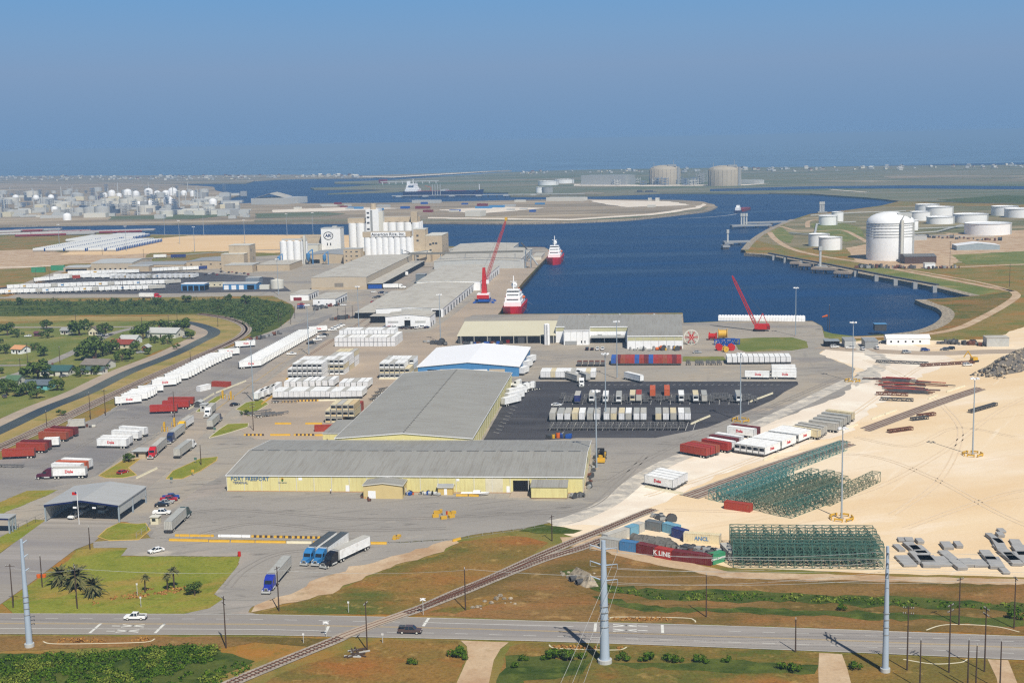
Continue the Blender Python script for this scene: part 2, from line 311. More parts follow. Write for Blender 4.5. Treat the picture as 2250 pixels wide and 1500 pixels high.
M_tan = mat('tan_concrete', (206, 188, 162), .8, .08, .2, dirt=((180, 160, 134), .15, .5))
M_tan2 = mat('tan_cladding', (206, 192, 172), .7, .06, .2)
M_red = mat('red_paint', (206, 44, 40), .45, .12, .6)
M_dred = mat('maroon_paint', (140, 36, 40), .5, .12, .6)
M_orange = mat('orange_paint', (226, 110, 40), .5, .12, .6)
M_blue = mat('blue_paint', (40, 90, 180), .45, .12, .6)
M_skyblue = mat('sky_blue_paint', (84, 146, 204), .5, .1, .6)
M_navy = mat('navy_paint', (30, 44, 96), .4, .1, .6)
M_green = mat('green_paint', (50, 130, 92), .5, .12, .6)
M_teal = mat('teal_truss_paint', (76, 116, 106), .6, .2, .4)
M_chas = mat('chassis_grey', (116, 116, 118), .6, .2, .8)
M_rust = mat('rusty_steel', (120, 78, 62), .8, .25, .6)
M_wood = mat('creosoted_wood', (86, 70, 60), .85, .2, 1.5)
M_glass = mat('dark_glass', (40, 48, 58), .15, .05, 1, coat=.4)
M_line = mat('white_road_paint', (232, 232, 228), .7, .2, .8)
M_yline = mat('yellow_road_paint', (222, 188, 110), .7, .2, .8)
M_roofgrey = mat('ribbed_grey_roof', (166, 165, 161), .6, .06, .06, bump=(.9, 'X', .5), dirt=((150, 147, 141), .05, .6), streak=((132, 124, 114), (.9, .06, .1), .55))
M_roofgreyY = mat('ribbed_grey_long_roof', (170, 169, 164), .6, .06, .06, bump=(.9, 'Y', .5), dirt=((154, 150, 143), .05, .6), streak=((136, 128, 118), (.06, .9, .1), .55))
M_roofflat = mat('pale_membrane_roof', (204, 200, 192), .8, .06, .05, dirt=((178, 172, 162), .06, .7), streak=((160, 150, 138), (.12, .12, .1), .6))
M_roofwhite = mat('new_white_roof', (255, 255, 255), .5, .02, .05)
M_roofcream = mat('cream_metal_roof', (226, 220, 196), .6, .05, .05, bump=(.9, 'X', .3))
def text_mesh(txt, size, m, bold=0.0, ext=0.02):
    cu = bpy.data.curves.new('lettering', 'FONT'); cu.body = txt; cu.size = size; cu.extrude = ext; cu.offset = bold; cu.align_x = 'CENTER'; cu.align_y = 'CENTER'
    cu.resolution_u = 2
    o = bpy.data.objects.new('lettering', cu); COL.objects.link(o)
    bpy.context.view_layer.update()
    me = bpy.data.meshes.new_from_object(o.evaluated_get(bpy.context.evaluated_depsgraph_get()))
    bpy.data.objects.remove(o); me.materials.clear(); me.materials.append(m)
    return me
def stand(me, face='-y'):
    """turn a text mesh upright: reads from -y (or from +y, -x, +x)"""
    me.transform(Matrix.Rotation(R(90), 4, 'X'))
    me.transform(Matrix.Rotation({'-y': 0, '+x': R(90), '+y': R(180), '-x': R(-90)}[face], 4, 'Z')); return me
# ------------------------------------------------------------------ the ground
def smooth_poly(pts, closed=True, n=4):
    out = []; k = len(pts)
    for i in range(k if closed else k - 1):
        p0, p1, p2, p3 = (pts[(i - 1) % k] if closed or i else pts[0]), pts[i], pts[(i + 1) % k], (pts[(i + 2) % k] if closed or i + 2 < k else pts[-1])
        for j in range(n):
            t = j / n
            out.append(tuple(.5 * (2 * b + (c - a) * t + (2 * a - 5 * b + 4 * c - d) * t * t + (3 * b - a - 3 * c + d) * t ** 3) for a, b, c, d in zip(p0, p1, p2, p3)))
    if not closed: out.append(tuple(pts[-1]))
    return out
def jag(P, seg, j):
    out = []; n = len(P)
    for i in range(n):
        a, b = P[i], P[(i + 1) % n]; L = (b - a).length; k = max(1, int(L / seg)); d = (b - a); nn = Vector((-d.y, d.x, 0)).normalized() if L else Vector()
        for q in range(k):
            p = a + d * q / k
            if q: p = p + nn * (noise.noise(p * .13) * 1.2 + rnd.uniform(-.6, .6)) * j
            out.append(p)
    return out
def sheet(name, pts, m, z, jit=0.0, seg=None, smooth=False, skirt=None, world=False, kind='structure', label=None):
    if smooth: pts = smooth_poly(pts)
    P = [Vector((p[0], p[1], 0)) for p in pts] if world else [G(*p) for p in pts]
    if jit: P = jag(P, seg or jit * 3, jit)
    vs = [(p.x, p.y, z) for p in P]
    fs = [tuple(t) for t in tessellate_polygon([[Vector(v) for v in vs]])]
    n = len(vs)
    if skirt is not None:
        vs += [(p.x, p.y, skirt) for p in P]; fs += [(i, (i + 1) % n, n + (i + 1) % n, n + i) for i in range(n)]
    b = MB(); b.raw(vs, fs, m); me = b.mesh(name)
    for p in me.polygons:
        if p.normal.z < -.5: p.flip()
    o = obj(name, me); o['kind'] = kind
    if label: o['label'] = label
    return o
def strip(name, pts, width, m, z, smooth=True, n=5, z1=None, kind='structure', off=0.0, world=False):
    """a ribbon of constant width (m) along pixel points"""
    if smooth: pts = smooth_poly(pts, False, n)
    P = [Vector((p[0], p[1], 0)) for p in pts] if world else [G(*p) for p in pts]
    vs = []; fs = []
    for i, p in enumerate(P):
        d = (P[min(i + 1, len(P) - 1)] - P[max(i - 1, 0)]); d.normalize(); s = Vector((-d.y, d.x, 0))
        c = p + s * off
        vs += [(c + s * width / 2)[:2] + (z,), (c - s * width / 2)[:2] + (z,)]
        if z1 is not None: vs += [(c + s * width / 2)[:2] + (z1,), (c - s * width / 2)[:2] + (z1,)]
    k = 2 if z1 is None else 4
    for i in range(len(P) - 1):
        a, b = i * k, (i + 1) * k
        if k == 2: fs.append((a, a + 1, b + 1, b))
        else: fs += [(a, a + 1, b + 1, b), (a, b, b + 2, a + 2), (a + 1, a + 3, b + 3, b + 1)]
    me = MB().raw(vs, fs, m).mesh(name)
    if k == 2:
        for p in me.polygons:
            if p.normal.z < 0: p.flip()
    o = obj(name, me); o['kind'] = kind; return o
WZ = -2.6
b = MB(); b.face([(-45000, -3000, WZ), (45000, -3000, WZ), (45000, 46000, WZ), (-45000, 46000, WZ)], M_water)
o = obj('sea', b); o['kind'] = 'structure'
M_gulf = water('hazed_gulf_water', (96, 130, 162), .5, .05, .2)  # silty gulf water, base colour also lightened to stand in for distance haze
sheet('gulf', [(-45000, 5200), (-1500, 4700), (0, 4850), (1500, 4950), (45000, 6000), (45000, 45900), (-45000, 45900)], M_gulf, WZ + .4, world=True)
sheet('mainland', [(-900, 1900), (-800, 900), (-500, 640), (-330, 508), (0, 508), (110, 508), (310, 515), (430, 517), (560, 516), (700, 515), (820, 517), (945, 520), (962, 530), (968, 541), (1100, 542), (1196, 543), (1214, 552), (1150, 618), (1095, 690),
  (1230, 689), (1500, 687), (1502, 709), (1575, 706), (1785, 705), (1806, 716), (1812, 733), (1835, 736), (1880, 738), (1960, 736), (2018, 729), (2058, 716), (2079, 701), (2083, 687), (2070, 676), (2045, 668), (2022, 658), (2060, 656), (2143, 650),
  (2100, 640), (2060, 630), (2000, 618), (1900, 601), (1830, 585), (1740, 569), (1690, 560), (1640, 556), (1636, 549), (1646, 541), (1655, 528), (1690, 505), (1743, 482), (1780, 470), (1860, 462), (1935, 452), (1976, 442),
  (2120, 446), (2400, 452), (2900, 460), (3000, 700), (2800, 2000)], M_field, 0, skirt=-4)
sheet('island', [(-420, 452), (120, 455), (478, 450), (560, 446), (640, 447), (840, 446), (940, 444), (1092, 441), (1272, 437.5), (1373, 438.5), (1500, 440), (1548, 444), (1568, 449), (1572, 453), (1551, 462), (1500, 469), (1373, 482), (1247, 487), (1120, 489.5),
  (940, 488), (560, 489.5), (223, 492), (76, 494.5), (0, 497), (-420, 505)], M_island, .2, skirt=-4, jit=4, seg=30)
sheet('plant_land', [(-500, 404), (200, 402), (380, 405), (470, 411), (478, 420), (500, 424), (534, 427), (520, 431), (486, 440), (478, 452), (120, 457), (-500, 458)], M_island, .5, skirt=-4, jit=5, seg=60)
sheet('barrier_beach', [(-900, 388), (0, 387), (400, 385.5), (640, 384), (800, 386), (950, 381), (1117, 374), (1125, 375.5), (960, 384), (800, 391), (640, 393), (560, 397), (540, 403), (380, 404), (0, 406), (-900, 412)], M_far_land, .3, skirt=-4, jit=8, seg=120)
sheet('far_peninsula', [(720, 425.5), (800, 423), (877, 420.5), (1000, 421), (1117, 423), (1122, 431), (1240, 430.5), (1323, 429), (1450, 424), (1690, 424), (1780, 426), (1850, 431), (1940, 438), (1976, 442), (2400, 452), (2900, 460), (3000, 420), (3000, 358), (2600, 360), (2250, 362), (1850, 366), (1500, 370), (1250, 374), (1110, 379), (960, 389), (860, 396), (735, 400), (735, 403), (840, 405), (760, 411), (681, 413), (690, 416), (800, 416), (860, 418)], M_far_green, .4, skirt=-4, jit=6, seg=80)
# far peninsula detail: the ship channel's near levee, a pale beach, bare ground
sheet('back_channel', [(1560, 416), (1700, 412), (1800, 409.5), (2000, 408), (2300, 410), (2700, 412), (2700, 418), (2300, 417), (2000, 415), (1820, 415), (1700, 418.5), (1560, 421)], M_water, .55)
for i, pts in enumerate([[(1260, 405), (1420, 407), (1640, 406), (1700, 402.5), (1640, 408), (1420, 410), (1260, 409)], [(1940, 388), (2060, 385), (2250, 386), (2260, 391), (2060, 392), (1960, 393)], [(1760, 398), (1900, 397), (2100, 399), (2000, 401), (1800, 400)], [(2140, 398), (2260, 391), (2400, 394), (2300, 399)], [(1220, 428), (1300, 422), (1330, 424), (1320, 428)]]):
    sheet('bare_sand', pts, M_far_land if i else M_sand_pale, .7, jit=5, seg=50)
sheet('scrub_land', [(2060, 440), (2200, 430), (2400, 432), (2500, 446), (2300, 447), (2120, 445)], M_ditch, .7, jit=8, seg=40)
strip('sand_track', [(1824, 417), (1860, 420), (1905, 423.5)], 10, M_sand_pale, .8)
sheet('beach', [(640, 386), (860, 389), (1000, 381), (1117, 375), (1000, 383), (860, 391)], M_sand_pale, .9)
# island bands
for pts, m in [([(560, 484), (800, 481), (1250, 484), (1380, 478), (1500, 466), (1548, 456), (1560, 453), (1546, 462), (1500, 468), (1373, 481), (1247, 486), (1000, 486.5), (560, 488)], M_far_green), ([(940, 478), (1250, 482), (1420, 471), (1530, 456), (1545, 448), (1552, 450), (1536, 459), (1430, 474), (1255, 485), (940, 481)], M_sand_pale),
               ([(560, 470), (700, 466), (760, 470), (700, 478), (560, 480)], M_far_green), ([(240, 476), (420, 471), (540, 472), (420, 482), (240, 484)], M_far_green), ([(1290, 440), (1470, 443), (1520, 452), (1380, 456), (1330, 450)], M_sand_pale), ([(960, 462), (1100, 455), (1200, 458), (1060, 470)], M_sand_pale), ([(600, 462), (760, 456), (900, 458), (760, 464), (600, 468)], M_sand_pale)]:
    sheet('island_patch', pts, m, .45 if m is M_far_green else .6, jit=5, seg=25)
# shore edges of the island
strip('shore_stones', [(0, 496.5), (223, 491.5), (560, 489), (940, 487.5), (1120, 489), (1247, 486.6), (1373, 481.5), (1500, 468.5), (1551, 461.5), (1571, 453)], 9, M_rip, -.3, z1=-3.5)
# ------------------------------------------------------------------ right shore: tank terminal
sheet('terminal_ground', [(1660, 528), (1745, 484), (1790, 472), (1940, 454), (2100, 452), (2500, 460), (2600, 560), (2300, 578), (2150, 576), (2030, 580), (1900, 560), (1850, 545), (1760, 545), (1700, 538)], M_tank_gr, .03, jit=2)
sheet('terminal_yard', [(1860, 545), (1990, 520), (2250, 505), (2450, 510), (2400, 556), (2180, 555), (2110, 570), (2080, 590), (1960, 588), (1880, 575)], M_dirt, .06, jit=1.5)
sheet('terminal_lawn', [(2090, 560), (2250, 552), (2500, 553), (2500, 578), (2250, 581), (2120, 580)], M_lawn_far, .09, jit=1)
sheet('terminal_lawn', [(1780, 492), (1840, 486), (1890, 500), (1900, 520), (1860, 532), (1800, 515)], M_lawn_far, .09, jit=1)
sheet('terminal_lawn', [(1692, 508), (1718, 500), (1745, 520), (1736, 535), (1706, 525)], M_lawn_far, .09, jit=.8)
for pts, wd in [([(1690, 500), (1716, 498), (1750, 507), (1790, 508), (1850, 506), (1880, 518), (1905, 532)], 6), ([(1690, 510), (1706, 528), (1740, 547), (1800, 562), (1900, 578), (2000, 598), (2080, 613), (2180, 632), (2225, 640)], 7), ([(1775, 500), (1776, 487), (1800, 482)], 6),
                ([(2225, 640), (2233, 651), (2205, 672), (2150, 702), (2100, 723), (2020, 736), (1900, 741), (1852, 742)], 6), ([(2225, 640), (2150, 620), (1990, 592)], 4), ([(1990, 590), (2080, 588), (2250, 581), (2420, 578)], 8), ([(2080, 512), (2160, 528), (2250, 508), (2400, 500)], 7)]:
    strip('service_road', pts, wd, M_dirt, .12)
sheet('shore_grass', [(1880, 738), (2018, 730), (2058, 717), (2083, 700), (2083, 684), (2022, 660), (2060, 657), (2143, 651), (2225, 640), (2232, 652), (2190, 690), (2110, 722), (2020, 738)], M_field_red, .04, jit=1)
sheet('shore_lawn', [(1905, 604), (2000, 620), (2143, 650), (2200, 640), (2080, 615), (1935, 587), (1900, 592)], M_lawn_far, .05, jit=1)
sheet('shore_lawn', [(2020, 740), (2110, 727), (2200, 690), (2300, 660), (2500, 640), (2500, 700), (2280, 705), (2190, 742)], M_field, .05, jit=1)
for pts in [[(2022, 658), (2045, 668), (2070, 676), (2083, 687), (2079, 701), (2058, 716), (2018, 729), (1960, 736)], [(2143, 650), (2060, 630), (2000, 618), (1900, 601), (1830, 585), (1740, 569), (1690, 560), (1640, 556)], [(1636, 549), (1655, 528), (1690, 505), (1743, 482)], [(0, 508), (110, 508), (310, 515), (560, 516), (820, 517), (945, 520)]]:
    strip('shore_stones', pts, 8, M_rip, .13, z1=-3)
# ------------------------------------------------------------------ the port's paved yards
sheet('wind_yard_sand', [(415, 518), (560, 516.5), (700, 515.5), (820, 518), (830, 545), (600, 556), (470, 552), (330, 556), (270, 560), (130, 560), (170, 548), (300, 528)], M_sand_peach, .05, jit=1)
sheet('bare_field', [(-200, 560), (60, 548), (180, 558), (330, 556), (300, 575), (150, 580), (40, 590), (-200, 600)], M_dirt, .04, jit=3, seg=12)
sheet('rice_mill_yard', [(60, 640), (160, 605), (420, 572), (620, 560), (960, 560), (1000, 600), (880, 640), (660, 690), (640, 668), (600, 650), (300, 652), (0, 656)], M_conc, .03, jit=.6)
sheet('port_yard', [(-300, 1190), (-260, 1100), (0, 1010), (90, 965), (170, 938), (240, 903), (335, 835), (430, 790), (500, 765), (548, 745), (610, 722), (640, 700), (660, 650), (700, 600), (960, 545), (1100, 543), (1196, 544), (1213, 552.5), (1150, 618), (1094, 691), (1230, 690), (1500, 690),
  (1502, 710), (1575, 707), (1785, 706), (1805, 717), (1811, 735), (1830, 752), (1900, 775), (1930, 800), (1900, 815), (1870, 832), (1700, 912), (1560, 975), (1470, 1010), (1400, 1050), (1335, 1100), (1260, 1135), (1150, 1160), (1050, 1172), (1000, 1182), (880, 1190), (372, 1183), (330, 1180), (300, 1150), (262, 1146), (100, 1140), (0, 1185), (-250, 1290)], M_conc, .05, jit=.4)
sheet('front_yard', [(497, 1078), (800, 1082), (1280, 1104), (1310, 1108), (1260, 1136), (1150, 1161), (1050, 1173), (1000, 1183), (880, 1191), (372, 1184), (330, 1181), (352, 1140), (440, 1070), (497, 1040)], M_asph, .08, jit=.3)
sheet('side_yard', [(1283, 1100), (1310, 960), (1690, 905), (1870, 830), (1905, 812), (1850, 870), (1560, 976), (1470, 1012), (1400, 1052), (1335, 1103)], M_asph, .08, jit=1.2, seg=4)
sheet('apron', [(207, 1190), (330, 1182), (880, 1192), (1000, 1184), (960, 1205), (860, 1225), (770, 1268), (640, 1310), (555, 1332), (545, 1345), (570, 1349), (470, 1348), (405, 1348), (460, 1335), (490, 1315), (470, 1305), (520, 1245), (528, 1222), (265, 1221), (280, 1203), (205, 1204)], M_asph, .08, jit=.3)
sheet('apron_gravel', [(1000, 1185), (975, 1212), (870, 1240), (775, 1280), (700, 1308), (600, 1335), (552, 1345), (560, 1330), (640, 1305), (700, 1270), (760, 1255), (860, 1222), (950, 1196)], M_dirt, .1, jit=2.2, seg=3)
sheet('entry_road', [(100, 1140), (262, 1146), (232, 1168), (205, 1192), (165, 1207), (60, 1286), (0, 1328), (-120, 1420), (-260, 1420), (-130, 1302), (0, 1216)], M_roadmain, .09)
sheet('trailer_lot', [(-260, 1110), (0, 1011), (100, 963), (240, 905), (340, 836), (545, 748), (620, 722), (730, 690), (720, 745), (560, 828), (430, 900), (290, 985), (210, 1046), (100, 1075), (-240, 1190)], M_lot, .07, jit=.3)
sheet('truck_road', [(100, 1140), (262, 1146), (330, 1068), (400, 1010), (440, 960), (520, 890), (640, 790), (800, 680), (960, 585), (930, 580), (780, 668), (700, 712), (560, 822), (500, 860), (430, 905), (340, 965), (270, 1030), (205, 1060)], M_road_c, .09)
sheet('quay_apron', [(1094, 691), (1150, 618), (1213, 552.5), (1150, 560), (1100, 590), (1060, 640), (1000, 690), (940, 730), (960, 760), (1010, 756), (1020, 700), (1040, 692)], M_apron, .07)
sheet('stack_yard', [(720, 745), (960, 725), (1000, 757), (960, 765), (918, 808), (900, 815), (714, 968), (560, 965), (520, 940), (560, 860), (640, 800)], M_apron, .075)
sheet('dark_lot', [(1140, 838), (1752, 838), (1754, 845), (1722, 862), (1700, 878), (1560, 938), (1440, 962), (1270, 962), (1150, 970), (1060, 970), (1105, 890), (1128, 848)], M_dark, .085, jit=.15)
sheet('depot_asphalt', [(-250, 650), (0, 646), (300, 646), (640, 640), (600, 610), (430, 598), (250, 596), (130, 615), (0, 632), (-250, 650)], M_dark2, .06)
strip('depot_road', [(-120, 655), (0, 654), (300, 652), (590, 648), (700, 640)], 10, M_conc, .07)
strip('country_road', [(-150, 672), (0, 645), (90, 612), (180, 585), (330, 567), (450, 556), (560, 550), (760, 545)], 10, M_conc, .08)
strip('country_road', [(-150, 592), (0, 588), (70, 586), (140, 583)], 8, M_sand_pale, .08)
# ------------------------------------------------------------------ sand laydown yard
sheet('laydown_yard', [(1200, 1160), (1260, 1137), (1335, 1103), (1400, 1053), (1470, 1013), (1560, 977), (1700, 914), (1868, 833), (1880, 810), (1800, 776), (1840, 752), (1900, 748), (2060, 748), (2185, 745), (2215, 730), (2260, 714), (2700, 640), (2900, 900), (2800, 1290), (2250, 1268), (1960, 1260), (1600, 1246), (1450, 1205), (1390, 1186), (1330, 1172), (1270, 1182)], M_sand, .06, jit=.8, seg=4)
sheet('pale_yard', [(1200, 1158), (1262, 1139), (1340, 1106), (1410, 1056), (1560, 982), (1700, 920), (1868, 838), (1900, 815), (1800, 778), (1845, 754), (1990, 752), (2100, 790), (1960, 860), (1860, 950), (1620, 1030), (1480, 1090), (1330, 1155)], M_sand_pale, .07, jit=3, seg=6)
strip('gravel_edge', [(1210, 1150), (1262, 1139), (1338, 1104), (1402, 1054), (1470, 1015), (1560, 979), (1700, 916), (1868, 835)], 7, M_mix, .095)
sheet('gravel_edge', [(1860, 838), (1905, 812), (1935, 800), (1900, 776), (1830, 752), (1880, 756), (1960, 790), (1930, 830), (1880, 850)], M_mix, .094, jit=2.5, seg=4)
strip('sand_road', [(1800, 762), (1900, 770), (2050, 776), (2200, 772), (2330, 772)], 14, M_apron, .075)
# ------------------------------------------------------------------ greens
def island_(pts, m, z):
    sheet('traffic_island', pts, m, z + .1, skirt=.06)
    strip('kerb', pts + [pts[0]], .32, M_cream if pts[0][0] > 400 else M_yline, z + .13, smooth=False, z1=.06)
sheet('verge', [(-200, 1250), (0, 1180), (75, 1141), (100, 1143), (45, 1183), (0, 1214), (-150, 1310)], M_lawn, .1)
sheet('verge', [(0, 1130), (-60, 1150), (-150, 1160), (0, 1103), (60, 1078), (128, 1076), (100, 1090)], M_lawn, .1, jit=.4)
sheet('lawn', [(5, 1326), (60, 1288), (150, 1232), (170, 1208), (200, 1204), (280, 1204), (265, 1222), (528, 1223), (520, 1246), (470, 1306), (490, 1316), (460, 1336), (405, 1348), (30, 1348)], M_lawn, .11)
island_([(215, 1180), (235, 1162), (262, 1149), (300, 1152), (320, 1150), (330, 1165), (305, 1186), (240, 1188)], M_lawn, .12)
island_([(365, 1052), (380, 1035), (440, 1008), (478, 1004), (476, 1012), (440, 1035), (400, 1052)], M_lawn, .12)
island_([(217, 1045), (270, 1012), (308, 1008), (282, 1028), (300, 1044), (270, 1050), (232, 1050)], M_lawn, .12)
island_([(458, 963), (480, 945), (500, 932), (546, 930), (545, 938), (490, 955)], M_lawn, .12)
island_([(518, 900), (540, 885), (575, 878), (590, 888), (545, 915), (535, 905)], M_lawn, .12)
island_([(430, 905), (455, 885), (475, 872), (500, 866), (480, 880), (446, 905)], M_lawn, .12)
sheet('quay_lawn', [(1610, 745), (1660, 742), (1740, 741), (1772, 750), (1776, 764), (1740, 770), (1640, 773), (1622, 768)], M_lawn_far, .1)
sheet('quay_lawn', [(1500, 783), (1590, 783), (1596, 792), (1500, 794)], M_lawn_far, .1)
sheet('shore_lawn', [(1808, 727), (1830, 733), (1880, 739), (1850, 746), (1812, 742)], M_lawn_far, .1)
sheet('rust_field', [(552, 1346), (600, 1338), (700, 1312), (775, 1283), (870, 1243), (975, 1216), (1010, 1190), (1120, 1176), (1160, 1180), (1205, 1192), (1150, 1230), (1000, 1297), (930, 1326), (880, 1348), (700, 1349)], M_field_red, .06, jit=.5)
sheet('brown_field', [(900, 1350), (1000, 1310), (1230, 1205), (1330, 1190), (1400, 1215), (1600, 1262), (1960, 1275), (2250, 1282), (2700, 1295), (2700, 1420), (2250, 1394), (1860, 1381), (1480, 1369), (1180, 1362)], M_field_brown, .06, jit=.6)
sheet('field_green', [(940, 1345), (1040, 1315), (1120, 1300), (1140, 1310), (1000, 1348)], M_field_red, .075, jit=.8)
for pts in [[(1230, 1255), (1280, 1280), (1340, 1302), (1430, 1318), (1600, 1322), (1850, 1326), (2250, 1345), (2700, 1365), (2700, 1340), (2250, 1325), (1900, 1308), (1600, 1296), (1400, 1296), (1330, 1280), (1270, 1248)], [(1300, 1310), (1420, 1330), (1700, 1338), (1860, 1345), (2250, 1362), (2250, 1375), (1860, 1356), (1600, 1346), (1400, 1344)]]:
    sheet('ditch_grass', pts, M_ditch, .09, jit=2, seg=2.5)
sheet('spoil_bank', [(1100, 1345), (1160, 1300), (1250, 1290), (1340, 1330), (1420, 1345), (1300, 1352), (1150, 1352)], M_field_brown, .1, jit=1)
sheet('dirt_pad', [(1230, 1180), (1330, 1176), (1420, 1212), (1600, 1256), (1960, 1266), (2300, 1274), (2300, 1286), (1960, 1278), (1590, 1270), (1380, 1226), (1300, 1205), (1240, 1200)], M_dirt, .085, jit=.8)
sheet('weeds', [(1140, 1166), (1190, 1152), (1240, 1158), (1280, 1165), (1260, 1172), (1180, 1172)], M_ditch, .1, jit=1)
sheet('verge_rust', [(-200, 1396), (180, 1397), (560, 1399), (720, 1402), (690, 1422), (560, 1410), (480, 1425), (300, 1420), (-200, 1436)], M_field_brown, .06, jit=.4)
sheet('bottom_field', [(560, 1508), (640, 1470), (800, 1420), (860, 1404), (1010, 1407), (1020, 1450), (1000, 1508)], M_field_red, .06, jit=.5)
sheet('bottom_field', [(1090, 1508), (1120, 1420), (1150, 1412), (1500, 1420), (1860, 1436), (2400, 1460), (2400, 1600), (1090, 1600)], M_field_red, .06, jit=.5)
sheet('bottom_scrub', [(1090, 1508), (1110, 1440), (1200, 1440), (1300, 1450), (1280, 1480), (1150, 1495), (1120, 1520)], M_ditch, .08, jit=2.4, seg=3)
sheet('bottom_scrub', [(1340, 1455), (1600, 1450), (1700, 1455), (1800, 1460), (1790, 1480), (1600, 1478), (1400, 1470)], M_ditch, .08, jit=2.4, seg=3)
sheet('driveway', [(1012, 1407), (1118, 1411), (1100, 1425), (1085, 1450), (1070, 1520), (1060, 1600), (960, 1600), (1000, 1508), (1028, 1445), (1026, 1420)], M_dirt, .1)
sheet('driveway', [(1800, 1434), (1850, 1437), (1862, 1470), (1880, 1540), (1800, 1540), (1798, 1470)], M_dirt, .1)
sheet('driveway', [(2170, 1448), (2215, 1450), (2235, 1500), (2260, 1560), (2200, 1560), (2190, 1490)], M_dirt, .1)
# left side: neighbourhood, canal, embankments
sheet('neighbourhood', [(-500, 900), (-300, 740), (0, 712), (240, 706), (395, 703), (430, 716), (440, 733), (300, 790), (180, 850), (80, 892), (-50, 935), (-400, 1010)], M_lawn_far, .04, jit=1)
sheet('dry_levee', [(-300, 695), (0, 695), (340, 696), (420, 692), (500, 700), (538, 716), (528, 735), (470, 770), (330, 830), (190, 893), (60, 950), (-200, 1050), (-200, 1010), (0, 938), (100, 893), (190, 857), (280, 815), (380, 775), (445, 745), (462, 730), (430, 712), (390, 703), (0, 706), (-300, 710)], M_bank, .05, jit=.6)
sheet('levee_road', [(-300, 722), (0, 722), (200, 718), (310, 717), (200, 716), (0, 718), (-300, 718)], M_bank, .06)
sheet('green_belt', [(-300, 700), (-300, 668), (0, 662), (240, 662), (420, 660), (560, 655), (640, 668), (650, 690), (610, 722), (555, 744), (545, 720), (500, 700), (430, 690), (200, 692), (0, 695)], M_ditch, .045, jit=1)
CAN = [(-120, 1000), (0, 946), (101, 898), (192, 862), (279, 819), (380, 779), (443, 748), (467, 736), (469, 726), (451, 718), (431, 712), (403, 707), (392, 705)]
strip('canal_lining', CAN, 15, M_apron, .08, off=4)
strip('canal_lining', CAN, 15, M_bank, .07, off=-4)
strip('canal', CAN, 8, M_canal, .1)
strip('lane', [(-120, 850), (0, 833), (100, 800), (180, 765), (240, 735), (290, 722), (310, 718)], 7, M_asph, .1)
strip('lane', [(-120, 719), (0, 719), (150, 719), (310, 718)], 5, M_asph, .09)
strip('lane', [(-100, 803), (0, 803), (60, 802), (84, 800)], 5, M_asph, .11)
# ------------------------------------------------------------------ the highway
RT = [(-300, 1348), (0, 1347.5), (540, 1349), (950, 1357), (1180, 1364), (1480, 1371), (1860, 1383), (2250, 1398), (2600, 1412)]
RB = [(2600, 1470), (2250, 1450), (1860, 1433), (1480, 1418.7), (1180, 1408.7), (1000, 1404), (560, 1395), (0, 1393), (-300, 1394)]
sheet('highway', RT + RB, M_roadmain, .14)
def along(f):
    return [(t[0], t[1] + f * (q[1] - t[1])) for t, q in zip(RT, RB[::-1])]
RB2 = [(x, y) for x, y in RB]
def rl(f, x0, x1):
    def yat(L, x):
        L = sorted(L)
        for (a, b), (c, d) in zip(L, L[1:]):
            if a <= x <= c: return b + (d - b) * (x - a) / (c - a)
    n = max(2, int(abs(x1 - x0) / 120) + 1)
    return [(x, yat(RT, x) + f * (yat(RB, x) - yat(RT, x))) for x in [x0 + (x1 - x0) * i / (n - 1) for i in range(n)]]
strip('road_marking', rl(.015, -290, 2590), .15, M_line, .15, smooth=False)
strip('road_marking', rl(.985, -290, 2590), .15, M_line, .15, smooth=False)
for f in (.475, .505): strip('road_marking', rl(f, -290, 2590), .14, M_yline, .15, smooth=False)
strip('road_marking', rl(.73, -290, 700), .18, M_line, .15, smooth=False)
strip('road_marking', rl(.24, 930, 1260), .18, M_line, .15, smooth=False)
for x in range(-200, 2500, 75):
    if not -300 < x < 640: strip('road_marking', rl(.74, x, x + 28), .15, M_line, .15, smooth=False)
    if not 900 < x < 1560: strip('road_marking', rl(.245, x, x + 28), .15, M_line, .15, smooth=False)
def mark(pts, wd=.5): strip('road_marking', pts, wd, M_line, .15, smooth=False)
for a, q in [((222, 1370), (197, 1391)), ((362, 1370), (341, 1391)), ((1309, 1369.5), (1307, 1388)), ((1455, 1373), (1456, 1391)), ((942, 1358), (930, 1376)), ((722, 1376), (714, 1393))]: mark([a, q], .7)
for x, y in [(270, 1372.6), (258, 1384)]:
    mark([(x, y), (x + 46, y + 5)], .45); mark([(x - 4, y + 5.2), (x + 48, y - .2)], .45)
    mark([(x - 24, y + 2.6), (x - 6, y + 2.8)], .35)
for x, y in [(1347, 1372), (1347, 1382)]:
    mark([(x, y), (x + 52, y + 5)], .45); mark([(x, y + 5), (x + 52, y + 1)], .45); mark([(x + 54, y + 3), (x + 76, y + 4)], .35)
